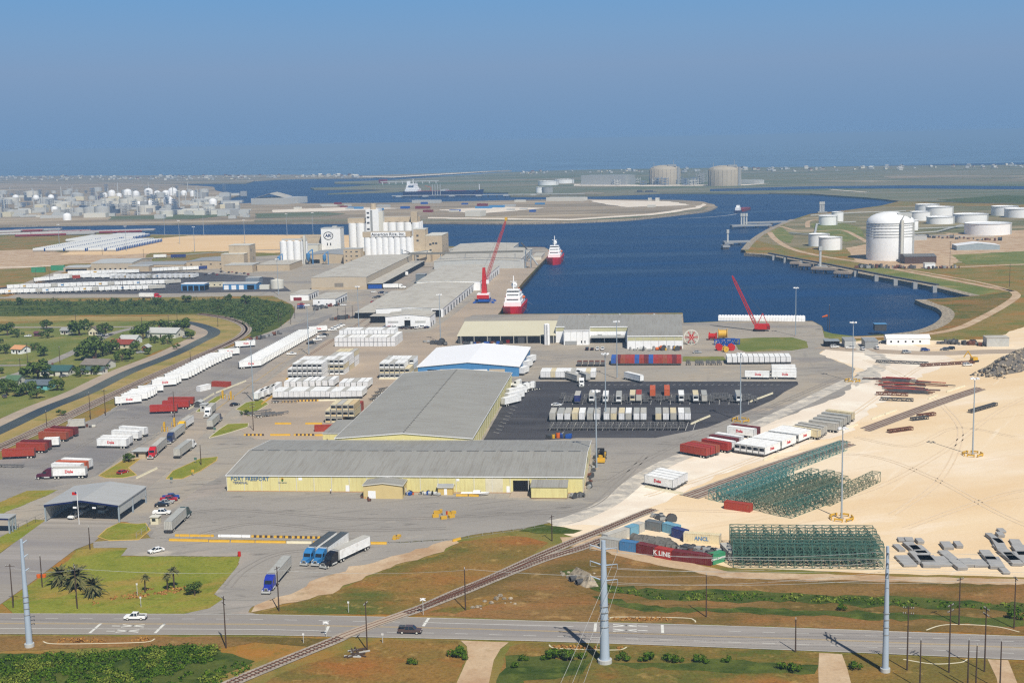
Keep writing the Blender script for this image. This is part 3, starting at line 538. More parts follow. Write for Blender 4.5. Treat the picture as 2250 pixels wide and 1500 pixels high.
# ------------------------------------------------------------------ railways
def railway(pts, gauge=1.44, ballast=4.2, sleepers=True, z=.16, n=6, m=None):
    P = [G(*p) for p in smooth_poly(pts, False, n)]
    if ballast: strip('rail_bed', pts, ballast, m or M_ballast, z, n=n)
    for s in (-1, 1):
        strip('rail', pts, .16, M_rust, z + .2, n=n, z1=z, off=s * gauge / 2)
    if sleepers:
        b = MB(); acc = 0
        for p, q in zip(P, P[1:]):
            L = (q - p).length; d = (q - p) / L; s = Vector((-d.y, d.x, 0))
            while acc < L:
                c = p + d * acc; b.bar((c - s * 1.3)[:2] + (z + .04,), (c + s * 1.3)[:2] + (z + .04,), .25, M_wood, .1); acc += 1.2
            acc -= L
        o = obj('rail_sleepers', b); o['kind'] = 'stuff'
    return P
RL1 = [(-130, 1030), (0, 979), (101, 933), (192, 890), (253, 862), (329, 827), (405, 794), (481, 761), (519, 743), (537, 726), (529, 713), (494, 700), (436, 690)]
railway(RL1, sleepers=False)
railway([(-130, 1042), (0, 987), (101, 942), (192, 898), (260, 866), (335, 831), (410, 798), (486, 764), (526, 744), (546, 726), (536, 711), (500, 698), (440, 689)], sleepers=False)
railway([(440, 1535), (510, 1500), (600, 1462), (730, 1409), (766, 1393), (880, 1352), (930, 1334), (1000, 1303), (1080, 1270), (1180, 1224), (1250, 1194), (1340, 1158), (1400, 1133), (1436, 1119)])
railway([(930, 1334), (1010, 1303), (1090, 1270), (1190, 1230), (1270, 1206), (1340, 1180), (1420, 1152)], z=.18)
railway([(1506, 1090), (1616, 1050), (1736, 1009), (1858, 969)], ballast=5, sleepers=False, z=.17)
railway([(1524, 1094), (1634, 1055), (1752, 1015), (1872, 976)], ballast=4, sleepers=False, z=.18)
for pts in [[(1897, 942), (2000, 904), (2080, 875), (2150, 852)], [(1905, 947), (2010, 908), (2090, 879), (2160, 855)]]: railway(pts, ballast=3.2, sleepers=False)
for pts in [[(760, 745), (830, 700), (905, 652)], [(640, 805), (740, 742), (815, 694)]]: railway(pts, ballast=0, sleepers=False, z=.02)
# timber panels of the road crossing
strip('rail_crossing', [(748, 1402), (818, 1374), (890, 1349)], 3.2, M_apron, .3)

# stall lines of the dark lot
for i in range(20):
    strip('bay_marking', [(1207 + i * 16.6, 946), (1218 + i * 16.4, 926)], .14, M_line, .1, smooth=False)
    strip('bay_marking', [(1236 + i * 21.5, 889), (1243 + i * 21.2, 866)], .14, M_line, .1, smooth=False)
for i in range(9): strip('bay_marking', [(1085 + i * 5, 949 - i * 7.2), (1097 + i * 5, 952 - i * 7.2)], .16, M_line, .1, smooth=False)
for i in range(30): strip('bay_marking', [(1292 + i * 14.3, 846), (1298 + i * 14.3, 844.6)], .2, M_line, .1, smooth=False)
for i in range(3): strip('lane_marking', [(470 + i * 2, 905 - i * 3), (560 + i * 60, 836 - i * 40)], .16, M_yline, .13, smooth=False)

sheet('scrub_ground', [(-80, 1442), (60, 1434), (200, 1435), (330, 1423), (420, 1419), (480, 1424), (560, 1452), (520, 1470), (440, 1510), (300, 1545), (-80, 1550)], M_ditch, .075, jit=1.2, seg=2.5)
M_trk = mat('sand_tyre_marks', (240, 217, 188), .95, .12, .3); M_trk2 = mat('asphalt_tyre_marks', (156, 150, 145), .9, .12, .3)
def tracks(pts, m, z, wd=.55):
    for off in (-1.0, 1.0): strip('tyre_track', pts, wd, m, z, n=8, off=off)
for pts in [[(1460, 1120), (1700, 1120), (1900, 1080), (2060, 1000), (2200, 900), (2330, 840)], [(1960, 1130), (2060, 1060), (2110, 960), (2080, 900), (1990, 830), (1900, 790)], [(1990, 1160), (2100, 1120), (2230, 1080), (2350, 1070)], [(1420, 1090), (1560, 1045), (1700, 990), (1840, 930), (1960, 850), (2040, 800), (2160, 780)], [(1700, 1005), (1900, 1000), (2050, 1050), (2200, 1130), (2320, 1180)], [(1880, 960), (2000, 980), (2100, 940), (2230, 960)]]:
    tracks(pts, M_trk, .1)
for pts in [[(330, 1140), (500, 1120), (800, 1140), (1100, 1130), (1280, 1118), (1360, 1060), (1420, 1000)], [(420, 1180), (560, 1150), (760, 1165), (980, 1160)], [(1330, 1060), (1400, 1020), (1480, 980), (1560, 940), (1700, 890), (1840, 830)], [(500, 1290), (540, 1250), (620, 1215), (760, 1205)], [(90, 1030), (250, 940), (400, 870), (560, 790), (660, 735)]]:
    tracks(pts, M_trk2 if pts[0][0] != 1160 else M_asph, .125, .5)
# ------------------------------------------------------------------ buildings
def panel(face, w, d, u0, u1, z0, z1, m, t=.06, m2=None):
    """a door, window or sign plate lying on one wall of a w x d building"""
    b = MB()
    if face == 'f': b.box(u0, u1, -t, 0.02, z0, z1, m)
    elif face == 'b': b.box(u0, u1, d - .02, d + t, z0, z1, m)
    elif face == 'l': b.box(-t, .02, u0, u1, z0, z1, m)
    else: b.box(w - .02, w + t, u0, u1, z0, z1, m)
    return b
def shed(name, label, cat, a0, a1, b0, b1, ze, zr, ridge, wm, rm, opens=(), trim=None, base=None, group=None, z0=0.0, seams=0, seam_m=None, ov=.25, rz=GA, loc=None, vent=None, th=.18):
    w_, d_ = a1 - a0, b1 - b0
    t = thing(name, label, cat, loc or W(a0, b0, z0), rz, group)
    b = MB()
    if zr > ze + .01:
        if ridge == 'x':
            b.side([(0, 0), (w_, 0), (w_, ze), (0, ze)], 0, d_, wm)
            for x in (0, w_): b.face([(x, 0, ze), (x, d_, ze), (x, d_ / 2, zr)], wm)
        else:
            b.side([(0, 0), (w_, 0), (w_, ze), (w_ / 2, zr), (0, ze)], 0, d_, wm)
        obj('wall', b, t)
        r = MB().gable(0, w_, 0, d_, ze + .02, zr + .02, rm, ridge, ov, th); obj('roof', r, t)
        if trim:
            tb = MB(); q = .28
            if ridge == 'x':
                for x in (-ov - .05, w_ + ov + .05):
                    for y0, y1 in ((-ov, d_ / 2), (d_ + ov, d_ / 2)): tb.bar((x, y0, ze + .1), (x, y1, zr + .15), .12, trim, q)
                for y in (-ov - .06, d_ + ov + .06): tb.bar((-ov, y, ze + .05), (w_ + ov, y, ze + .05), .12, trim, q)
            else:
                for y in (-ov - .05, d_ + ov + .05):
                    for x0, x1 in ((-ov, w_ / 2), (w_ + ov, w_ / 2)): tb.bar((x0, y, ze + .1), (x1, y, zr + .15), .12, trim, q)
                for x in (-ov - .06, w_ + ov + .06): tb.bar((x, -ov, ze + .05), (x, d_ + ov, ze + .05), .12, trim, q)
            obj('eave_trim', tb, t)
    elif zr < ze - .01:                     # one slope falling to the front: zr is the front height
        b.raw([(0, 0, 0), (w_, 0, 0), (w_, d_, 0), (0, d_, 0), (0, 0, zr), (w_, 0, zr), (w_, d_, ze), (0, d_, ze)], [(0, 1, 5, 4), (1, 2, 6, 5), (2, 3, 7, 6), (3, 0, 4, 7)], wm)
        obj('wall', b, t)
        k = (ze - zr) / d_
        r = MB(); vs = [(x, y, zr + k * y + h) for h in (0.02, .2) for x, y in ((-ov, -ov), (w_ + ov, -ov), (w_ + ov, d_ + ov), (-ov, d_ + ov))]
        r.raw(vs, [(3, 2, 1, 0), (4, 5, 6, 7), (0, 1, 5, 4), (1, 2, 6, 5), (2, 3, 7, 6), (3, 0, 4, 7)], rm); obj('roof', r, t)
    else:
        b.box(0, w_, 0, d_, 0, ze, wm); obj('wall', b, t)
        obj('roof', MB().box(-ov, w_ + ov, -ov, d_ + ov, ze + .01, ze + .2, trim or rm, rm), t)
    if base: obj('base_course', MB().box(-.08, w_ + .08, -.08, d_ + .08, 0, base[0], base[1]), t)
    if seams:
        sm = MB(); n = max(1, int(w_ / seams))
        for i in range(n + 1): x = w_ * i / n; sm.box(x - .11, x + .11, -.09, .0, .3, ze - .05, seam_m)
        n = max(1, int(d_ / seams))
        for x in (-.09, w_):
            for i in range(n + 1): y = d_ * i / n; sm.box(x, x + .09, y - .11, y + .11, .3, ze - .05, seam_m)
        b2 = t.children[0].data; bm = bmesh.new(); bm.from_mesh(b2); k_ = len(b2.materials); b2.materials.append(seam_m); sme = sm.mesh(); n0 = len(bm.faces); bm.from_mesh(sme); bm.faces.ensure_lookup_table()
        for f_ in bm.faces[n0:]: f_.material_index = k_
        bm.to_mesh(b2); bm.free()
    if vent:
        n = int((w_ if ridge == 'x' else d_) / vent[0]); mid = (d_ if ridge == 'x' else w_) / 2
        for i in range(n):
            c = (i + .5) * vent[0]
            v = MB().box(-vent[1] / 2, vent[1] / 2, -vent[3] / 2, vent[3] / 2, 0, vent[2], vent[4]) if ridge == 'x' else MB().box(-vent[3] / 2, vent[3] / 2, -vent[1] / 2, vent[1] / 2, 0, vent[2], vent[4])
            if i == 0: vme = v.mesh('ridge_vent')
            obj('ridge_vent', vme, t, (c, mid, zr + .1) if ridge == 'x' else (mid, c, zr + .1))
    for o_ in opens:
        obj(o_[0], panel(o_[1], w_, d_, *o_[2:7]), t)
    return t
# --- the yellow terminal
DK = lambda f, u0, u1, z1, z0=.1: ('loading_door', f, u0, u1, z0, z1, M_void)
t = shed('terminal_warehouse', 'long pale yellow terminal warehouse with ribbed grey roof and blue lettering', 'warehouse', -149, -24.6, 440, 495, 5.7, 8.0, 'x', M_yelwall, M_roofgrey,
     [('loading_door', 'f', 100.5, 106.2, .7, 4.5, M_void), ('door', 'f', 42.2, 43.4, .2, 2.5, M_white), ('door', 'f', 98.2, 99.3, .2, 2.5, M_white), ('sign', 'f', 25.6, 26.9, 4.2, 5.1, M_white), ('sign', 'f', 81.0, 82, 4.2, 5, M_white), ('wall_patch', 'f', 91, 97, .3, 5.3, M_cream), ('window', 'r', 30, 33, 3, 5, M_void)],
     trim=M_white, base=(.35, mat('footing', (200, 160, 120), .9)), seams=6.2, seam_m=M_white2, vent=(6.15, 4.4, .18, .5, M_dgrey))
M_blt = mat('faded_blue_lettering', (86, 124, 168), .7); M_glt = mat('faded_grey_lettering', (128, 140, 156), .7)
obj('lettering', stand(text_mesh('PORT FREEPORT', 1.85, M_blt, .03)), t, (8.3, -.12, 4.55))
obj('lettering', stand(text_mesh('TERMINAL', 1.15, M_glt, .025)), t, (4.9, -.12, 3.2))
b = MB(); b.cyl((0, -.05, .55), (0, 0, .55), .5, M_yellow, n=14); b.cyl((0, -.07, .15), (0, 0, .15), .36, mat('emblem_green', (60, 120, 60)), n=10); b.cyl((0, -.08, .6), (0, 0, .6), .22, M_black, n=8)
obj('emblem', b, t, (19.9, -.06, 4.0)); obj('lettering', stand(text_mesh('PORT FREEPORT', .42, M_glt, .01)), t, (19.9, -.12, 3.3))
ramp = MB().raw([(99.5, -6, .02), (107, -6, .02), (107, 0, .02), (99.5, 0, .02), (100.2, 0, .7), (106.5, 0, .7)], [(0, 1, 5, 4), (0, 4, 3), (1, 2, 5), (4, 5, 2, 3)], M_apron); obj('ramp', ramp, t)
t = shed('storage_annex', 'tan annex shed with white roller door standing out from the yellow warehouse', 'annex', -98.7, -85.3, 431.6, 439.8, 4.6, 5.4, 'y', mat('tan_cladding_annex', (228, 206, 150), .7, .06), M_roofgreyY, [('roller_door', 'f', 1.6, 4.2, .2, 2.8, M_white), ('window', 'r', 1.8, 3, 1, 3.5, M_void), ('door', 'r', 6, 7, .1, 2.2, M_white)], trim=M_white2)
shed('entry_booth', 'small yellow lean-to booth with white door against the long warehouse wall', 'booth', -74, -69, 437, 439.8, 2.7, 3.5, 'x', mat('booth_cladding', (226, 196, 120), .7, .06), M_grey, [('door', 'f', 2.1, 3.1, .1, 2.3, M_white)], trim=M_white2)
shed('side_shed', 'low pale yellow side shed with grey lean-to roof near the dark loading door', 'shed', -41.7, -29.7, 433.2, 438.6, 5.0, 4.0, 'x', M_yelwall, M_roofgrey, base=(.3, M_rust))
t = shed('long_warehouse', 'deep grey-roofed warehouse with yellow walls running back towards the white roof', 'warehouse', -123.7, -70.2, 495.9, 641, 6.3, 8.3, 'y', M_yelwall2, M_roofgreyY, [('loading_door', 'l', y, y + 3, 1.2, 4.2, M_void) for y in (30, 44, 58, 72, 86, 100)], trim=M_white, seams=6.0, seam_m=M_white2, vent=(3.2, 1.3, .2, .6, mat('vent_grey', (110, 108, 106), .7)), ov=.3)
shed('lean_to_wing', 'low grey-roofed wing of the deep warehouse beside the red container', 'annex', -132.5, -124.0, 511, 537, 4.8, 4.8, 'x', M_yelwall, M_roofgrey, [('door', 'f', 3.5, 4.5, .1, 2.2, M_void), ('window', 'f', 1.5, 2.1, 1.4, 2.6, M_glass)], trim=M_white)
t = shed('white_roof_warehouse', 'warehouse with brilliant white roof and sky blue walls', 'warehouse', -121.5, -69.3, 667, 730, 5.0, 7.3, 'y', M_skyblue, M_roofwhite, [('loading_door', 'f', 5, 10, .2, 3.6, M_void), ('wall_panel', 'f', 11.5, 24, .1, 3.8, M_tan2), ('loading_door', 'f', 29, 36, .2, 3.7, M_white), ('wall_panel', 'f', 37, 45, .1, 3.8, M_tan2)], trim=M_white, ov=.4)
# --- slip side: cream shed and the grey roofed workshop
t = shed('cream_roof_shed', 'open-fronted shed with broad cream roof on the slip quay', 'shed', -117, -58.9, 778, 812, 8.6, 4.6, 'x', M_dgrey, M_roofcream, [('loading_door', 'f', 3, 18, .2, 3.8, M_void), ('loading_door', 'f', 20, 36, .2, 3.8, M_void), ('loading_door', 'f', 40, 55, .2, 3.8, M_void), ('wall_panel', 'f', 29, 31, .3, 2.2, M_red)], ov=.5)
for i in range(8): obj('post', MB().box(-.15, .15, -.6, -.3, 0, 4.6, M_white2), t, (2 + i * 7.9, 0, 0))
t = thing('workshop', 'big white workshop with stepped front and sloping grey roof on the slip quay', 'workshop', W(-58.6, 752.5), GA)
ZB, ZF, D0 = 12.0, 7.2, 60.5                     # roof falls from 12 m at the back to 7.2 m at the front
def zr_(y): return ZF + (ZB - ZF) * y / D0
for i, (x0, x1, y0) in enumerate([(0, 5.4, 28), (5.4, 20.3, 18), (20.3, 42.6, 27), (42.6, 74.3, 2)]):
    b = MB().raw([(x0, y0, 0), (x1, y0, 0), (x1, D0, 0), (x0, D0, 0), (x0, y0, zr_(y0)), (x1, y0, zr_(y0)), (x1, D0, ZB), (x0, D0, ZB)], [(0, 1, 5, 4), (1, 2, 6, 5), (2, 3, 7, 6), (3, 0, 4, 7)], M_white); obj('wall', b, t)
    obj('roof', MB().raw([(x, y, zr_(y) + h) for h in (.02, .25) for x, y in ((x0 + .01, y0 - .3), (x1 - .01, y0 - .3), (x1 - .01, D0), (x0 + .01, D0))], [(4, 5, 6, 7), (0, 1, 5, 4), (1, 2, 6, 5), (2, 3, 7, 6), (3, 0, 4, 7)], M_roofgrey), t)
    if i != 1: obj('translucent_band', MB().box(x0 + .2, x1 - .2, y0 - .06, y0, zr_(y0) - 2.6, zr_(y0) - .4, mat('translucent_sheet', (206, 204, 166), .5)), t)
    obj('eave_trim', MB().box(x0, x1, y0 - .36, y0 - .3, zr_(y0) - .25, zr_(y0) + .3, M_white), t)
obj('side_cladding', MB().box(42.5, 42.6, 2.2, 27, .1, 7.3, M_skyblue), t); obj('side_cladding', MB().box(5.3, 5.4, 18.2, 28, .1, 8.4, M_skyblue), t)
sm = MB()
for x in [43 + i * 4.4 for i in range(8)]: sm.box(x - .1, x + .1, 1.92, 2.0, .2, 6.8, M_lgrey)
for x in [6 + i * 3.5 for i in range(5)]: sm.box(x - .08, x + .08, 17.93, 18, .2, 8.2, M_lgrey)
obj('wall_seam', sm, t)['kind'] = 'stuff'
obj('loading_door', MB().box(21, 28.5, 26.9, 27, .2, 3.2, M_void), t); obj('loading_door', MB().box(29, 41, 26.9, 27, .2, 3.2, M_void), t)
obj('canopy', MB().raw([(21, 22.5, 3.4), (41, 22.5, 3.4), (41, 27, 4.3), (21, 27, 4.3), (21, 22.5, 3.6), (41, 22.5, 3.6), (41, 27, 4.5), (21, 27, 4.5)], [(0, 1, 5, 4), (4, 5, 6, 7), (3, 2, 1, 0), (0, 4, 7, 3), (1, 2, 6, 5)], M_grey), t)
obj('loading_door', MB().box(6, 13, 17.9, 18, .1, 2.4, M_grey), t)
for x in (15.5, 17.5): obj('window', MB().box(x, x + .6, 17.9, 18, 1.2, 2.6, M_void), t)
for x in (25, 36): obj('fan_hood', MB().box(x, x + 2.4, 26.2, 27, 3.6, 5.0, M_grey), t)
for x in (18, 37, 58): obj('roof_fan', MB().cyl((x, D0 - 1, ZB), (x, D0 - 1, ZB + .8), .6, M_lgrey, n=8), t)
b = MB(); b.lathe([(0.01, 12.6), (1.0, 12.5), (1.7, 12.1), (1.75, 0)], M_white, n=16)
t = thing('storage_silo', 'tall slim white silo in front of the cream roof', 'silo', W(-63.2, 772.5), 0); obj('tank', b.mesh(smooth=True), t)
lb = MB()
for i in range(24): lb.box(-.25, .25, -1.95, -1.85, .4 + i * .5, .46 + i * .5, M_dgrey)
for x in (-.25, .25): lb.box(x - .03, x + .03, -1.95, -1.85, 0, 12.4, M_dgrey)
obj('ladder_frame', lb, t)
# --- gate canopies
def canopy(label, a0, a1, b0, b1, ze, zr, lanes):
    w_, d_ = a1 - a0, b1 - b0
    t = thing('gate_canopy', label, 'gate canopy', W(a0, b0), GA)
    obj('roof', MB().gable(0, w_, 0, d_, ze, zr, mat('canopy_roof', (188, 190, 192), .5, .05, .06, bump=(.9, 'Y', .4), streak=((160, 156, 150), (.06, .9, .1), .4)), 'y', .3, .25), t)
    tb = MB()
    for x0, x1 in ((0, w_ / 2), (w_, w_ / 2)): tb.bar((x0, -.36, ze - .1), (x1, -.36, zr - .1), .1, M_navy, .55)
    obj('fascia', tb, t)
    for x in (0, w_ - .2):
        obj('side_wall', MB().box(x, x + .2, 0, d_, 2.6 if x else 0.4, ze - .05, M_lgrey), t)
    for k in range(3):
        for x in (.1, w_ - .1): obj('post', MB().box(x - .22, x + .22, -.22, .22, 0, ze, M_steel), t, (0, k * (d_ - .4) / 2 + .2, 0))
    gb = MB()
    for y in (0.3, d_ / 2, d_ - .3): gb.bar((0, y, ze - .3), (w_ / 2, y, zr - .3), .25, M_dgrey, .5); gb.bar((w_, y, ze - .3), (w_ / 2, y, zr - .3), .25, M_dgrey, .5)
    obj('roof_frame', gb, t)
    for x in lanes:
        bb = MB(); bb.box(-1.1, 1.1, -1.6, 1.6, .25, 2.7, M_white2); bb.box(-1.12, 1.12, -1.62, 1.62, 1.2, 2.1, M_glass); bb.box(-1.3, 1.3, -1.8, 1.8, 2.7, 2.9, M_grey)
        obj('inspection_booth', bb, t, (x, d_ * .5, 0))
        obj('island', MB().box(-1.5, 1.5, -5, 6, 0, .25, M_apron), t, (x, d_ * .4, 0))
        obj('light_panel', MB().box(-.6, .6, -.05, .05, 0, .6, M_white), t, (x + 2, .6, ze - 1.2))
    return t
canopy('large grey gate canopy over the truck lanes beside the entry road', -197.2, -172.2, 401, 424.4, 5.6, 7.2, (8, 14.5))
canopy('smaller open gate canopy cut by the frame edge beside the grass strip', -226, -202.6, 387.5, 392, 4.9, 5.1, ())
# --- quay sheds
shed('quay_office', 'white shed with black central door and cars parked in front on the quay', 'shed', -174.8, -145.4, 848, 870, 7.4, 8.8, 'y', M_white, M_roofflat, [('loading_door', 'f', 12.5, 16.5, .1, 5, M_void), ('wall_panel', 'f', 1.5, 8.5, 3.2, 4.5, M_lgrey), ('wall_panel', 'f', 19.5, 26.5, 3.2, 4.5, M_lgrey), ('door', 'r', 4, 6, .1, 3, M_void), ('door', 'r', 13, 15, .1, 3, M_void), ('window', 'f', 13, 14, 6.2, 7, M_lgrey), ('window', 'f', 15, 16, 6.2, 7, M_lgrey)], trim=M_white2)
shed('transit_shed', 'long pale-roofed transit shed with white quay wall and dark doors', 'transit shed', -192, -145.2, 900, 1062, 6.2, 7.2, 'y', M_white, M_roofflat, [('loading_door', 'r', y, y + 4, .1, 4.2, M_void) for y in range(8, 160, 14)] + [('loading_door', 'f', 39.5, 45.5, .1, 5, M_void), ('wall_panel', 'f', 18, 39, .2, 6.1, M_lgrey)], trim=M_white2)
shed('transit_shed', 'second transit shed farther along the quay with flat pale roof', 'transit shed', -192, -140.4, 1062.3, 1200, 7.4, 8.2, 'y', M_white, M_roofflat, [('loading_door', 'r', y, y + 4, .1, 4.2, M_void) for y in range(8, 134, 14)], trim=M_white2)
shed('loading_dock', 'low roofed dock platform along the inland side of the transit shed', 'loading dock', -206, -192.3, 896, 1030, 4.0, 4.0, 'x', M_void, M_roofflat, trim=M_white2)  # near-black box walls stand in for shade under the dock roof
shed('dock_canopy', 'white flat dock canopy behind the quay shed', 'canopy', -190, -175.4, 872, 884, 4.6, 4.6, 'x', M_void, M_roofflat, trim=M_white2)  # solid dark walls paint the shade below this canopy
shed('cooling_house', 'grey roof-top cooling house standing on the transit shed dock', 'plant room', -203, -195, 1118, 1128, 7.8, 7.8, 'x', mat('louvre_grey', (120, 130, 140), .6), M_grey)
shed('wharf_shed', 'broad flat grey warehouse at the seaward end of the quay', 'warehouse', -208, -126.5, 1245, 1382, 7.6, 9.0, 'y', M_lgrey, M_roofflat, [('loading_door', 'r', y, y + 4, .1, 4.2, M_void) for y in range(8, 134, 14)], trim=M_white2)
shed('wharf_shed', 'low grey warehouse behind the broad flat one near the rice mill', 'warehouse', -215, -150, 1390, 1470, 6.5, 7.6, 'y', M_lgrey, M_roofflat, trim=M_white2)
shed('wharf_cabin', 'small pale flat-roofed cabin at the quay corner by the white ship', 'cabin', -122, -113, 1330, 1372, 3.6, 3.6, 'x', M_white2, M_roofflat)
# --- rice mill
ML = lambda b_, sm=True: b_.mesh(smooth=sm)
shed('rice_warehouse', 'wide tan warehouse with flat grey roof and loading canopy in front of the silos', 'warehouse', -283.5, -237, 1078, 1290, 10.2, 10.8, 'y', M_tan2, M_roofflat, [('roller_door', 'f', 19.5, 27, .2, 5.5, mat('roller_brown', (150, 142, 132), .7)), ('loading_door', 'r', 4, 206, .2, 2.8, M_void), ('canopy', 'r', 0, 210, 3.6, 4.6, M_lgrey)], base=(2.2, M_tan), ov=.2)
shed('loading_canopy', 'long canopy over the truck docks of the wide tan warehouse', 'canopy', -236.6, -224, 1080, 1285, 4.6, 4.6, 'x', M_void, M_roofflat, [('wall_panel', 'f', .5, 12, .3, 3.6, M_blue)], trim=M_white2)  # shaded truck docks painted as a solid near-black box
t = thing('grain_silo_block', 'front block of eight white grain silos below the mill name sign', 'silos', W(-292.4, 1324), GA)
sil = MB().lathe([(3.55, 0), (3.55, 25.3), (.01, 25.6)], M_white, n=20).mesh(smooth=True)
for i in range(8): obj('silo', sil, t, (3.4 + i * 6.05, 3.6, 0)); 
for i in range(8): obj('silo', sil, t, (3.4 + i * 6.05, 10.4, 0))
obj('gallery', MB().box(-1, 48, .8, 11.5, 25.6, 31, M_tan, M_roofflat), t)
obj('sign_board', MB().box(7.5, 43, .5, .8, 26, 30.4, M_white), t)
obj('lettering', stand(text_mesh('American Rice, Inc.', 4.4, mat('black_lettering', (40, 44, 56), .7), .06)), t, (25.2, .42, 28.2))
pl = MB()
for i in range(6): pl.box(3 + i * 9, 4 + i * 9, .6, .7, 25.0, 25.8, M_dgrey)
obj('spout_rib', pl, t)
t = thing('mill_stair_tower', 'square tan stair tower with window rows standing before the silo block', 'tower', W(-310.4, 1310), GA)
obj('wall', MB().box(0, 17.6, 0, 14, 0, 15.2, M_tan), t); obj('roof', MB().box(-.3, 17.9, -.3, 14.3, 15.21, 15.5, M_lgrey), t)
for r_ in range(3):
    for c_ in range(3): obj('window', MB().box(2.2 + c_ * 5, 3.8 + c_ * 5 + (1 if c_ == 2 else 0), -.08, 0, 3 + r_ * 4.4, 4.2 + r_ * 4.4, M_dgrey), t)
t = thing('mill_headhouse', 'tall tan headhouse with few windows right of the eight front silos', 'headhouse', W(-243, 1322), GA)
for x0, x1, y0, y1, z in [(0, 19, 0, 12, 9.5), (0, 12, 12.1, 30, 32), (12.1, 29, 12.1, 55, 25.5)]:
    obj('wall', MB().box(x0, x1, y0, y1, 0, z, M_tan), t); obj('roof', MB().box(x0 - .2, x1 + .2, y0 - .2, y1 + .2, z + .01, z + .5, M_white2), t)
for x, z in [(3, 20), (3, 25), (16, 16), (16, 10), (19, 17), (22, 17)]:
    obj('window', MB().box(x, x + 2.2, 11.95, 12.1, z, z + 1.8, M_dgrey), t)
for y, z in [(20, 14), (30, 8), (40, 14), (46, 20)]: obj('window', MB().box(29, 29.08, y, y + 2, z, z + 1.2, M_dgrey), t)
for x, z in [(4, 1.5), (4, 5.2)]: obj('window', MB().box(x, x + 3, -.08, 0, z, z + 2, M_dgrey), t)
t = thing('grain_elevator', 'rear row of tall white silos with white work tower and tan top gallery', 'grain elevator', W(-341, 1462), GA)
sil2 = MB().lathe([(4.5, 0), (4.5, 31.5), (.01, 31.8)], M_white, n=20).mesh(smooth=True)
for r_ in range(3):
    for c_ in range(9): obj('silo', sil2, t, (5 + c_ * 9.0, 5 + r_ * 10, 0))
obj('gallery', MB().box(0, 22, 4, 15, 31.8, 37, M_tan, M_roofflat), t); obj('gallery', MB().box(37, 80, 12, 24, 31.8, 37.5, M_tan, M_roofflat), t)
obj('work_tower', MB().box(22, 36.5, -1.5, 18, 0, 46.5, M_white), t); obj('stair_well', MB().box(27, 29.5, -1.7, -1.5, 16, 46, M_grey), t)
obj('tower_cap', MB().cyl((29, 6, 46.5), (29, 6, 53), 3.2, M_tan, n=8), t)
obj('leg_housing', MB().box(36.6, 41, -.5, 8, 0, 44, M_white2), t); obj('leg_housing', MB().box(72, 79, 2, 12, 31.5, 43, M_tan), t)
for z in (24, 31, 37, 42): obj('window', MB().box(23, 26, -1.6, -1.5, z, z + 2, M_dgrey), t)
t = thing('roof_conveyor', 'grey inclined leg and conveyor frame at the front silo foot', 'conveyor', W(-251, 1312), GA)
fr = MB(); fr.bar((0, 0, 9), (26, 4, 12), 1.4, M_grey, 1.2); fr.bar((0, 0, 0), (0, 0, 14), 1.0, M_steel); fr.bar((12, 2, 0), (12, 2, 11), .5, M_dgrey); fr.bar((22, 3, 0), (25, 4, 12), .5, M_dgrey); fr.bar((2, 0, 13), (9, 1, 10), .6, M_dgrey); obj('conveyor_frame', fr, t)
t = thing('grain_conveyor', 'long elevated conveyor gallery on trestles from the mill across to the quay', 'conveyor', W(-236, 1262), GA)
cg = MB().bar((0, 0, 13.5), (112, -4, 15), 1.8, mat('conveyor_grey', (134, 132, 126), .7), 1.8); obj('gallery', cg, t)
for i in range(5): obj('trestle', MB().bar((-1.5, 0, 0), (0, 0, 13), .45, M_grey).bar((1.5, 0, 0), (0, 0, 13), .45, M_grey), t, (8 + i * 24, -.3 - i * .8, 0))
t = thing('ship_loader', 'grey ship loader tower with spouts on the quay at the conveyor end', 'ship loader', W(-121, 1245), GA)
fr = MB()
for x in (0, 5):
    for y in (0, 6): fr.bar((x, y, 0), (x, y, 17), .5, M_steel)
for z in (6, 12, 17): fr.box(-.3, 5.3, -.3, 6.3, z, z + .4, M_grey)
for a_, b_ in [((0, 0, 0), (5, 0, 6)), ((0, 0, 6), (5, 0, 12)), ((5, 0, 12), (0, 0, 17))]: fr.bar(a_, b_, .3, M_steel)
obj('tower_frame', fr, t); obj('spout', MB().cyl((2, 3, 17), (-4, 3, 24), .7, M_dgrey, n=8), t); obj('spout', MB().cyl((5, 2, 12), (12, -2, 3), .8, M_grey, n=8), t); obj('cabin', MB().box(-8, -1, 0, 5, 0, 8, M_lgrey), t)
t = thing('silo_trio', 'group of slim white silos with ladder tower beside the long tan mill', 'silos', W(-378.5, 1318), GA)
for i in range(4): obj('silo', MB().lathe([(3.6, 0), (3.6, 22.8), (.01, 24)], M_white, n=18).mesh(smooth=True) if i == 0 else t.children[0].data, t, (3.5 + i * 7, 4 + (i == 3) * 1.5, 0))
obj('ladder_tower', MB().box(25.5, 27.5, -1, 2, 0, 29, M_white2), t); obj('gallery', MB().box(2, 28, 3, 6, 24, 25.4, M_lgrey), t)
t = thing('parboil_tower', 'white square mill tower with round logo emblem near the slim silos', 'tower', W(-372, 1466), GA)
obj('wall', MB().box(0, 22, 0, 18, 0, 26, M_white), t); obj('roof', MB().box(-.2, 22.2, -.2, 18.2, 26.01, 26.6, M_lgrey), t); obj('roof_unit', MB().box(12, 17, 4, 9, 26.6, 28.5, M_lgrey), t)
me_ = MB(); me_.lathe([(4.5, 0), (4.5, .15), (3.9, .15), (3.9, 0)], M_black, n=26); me_ = me_.mesh(); me_.transform(Matrix.Rotation(R(90), 4, 'X')); me_.transform(Matrix.Diagonal((1.25, 1, 1, 1)))
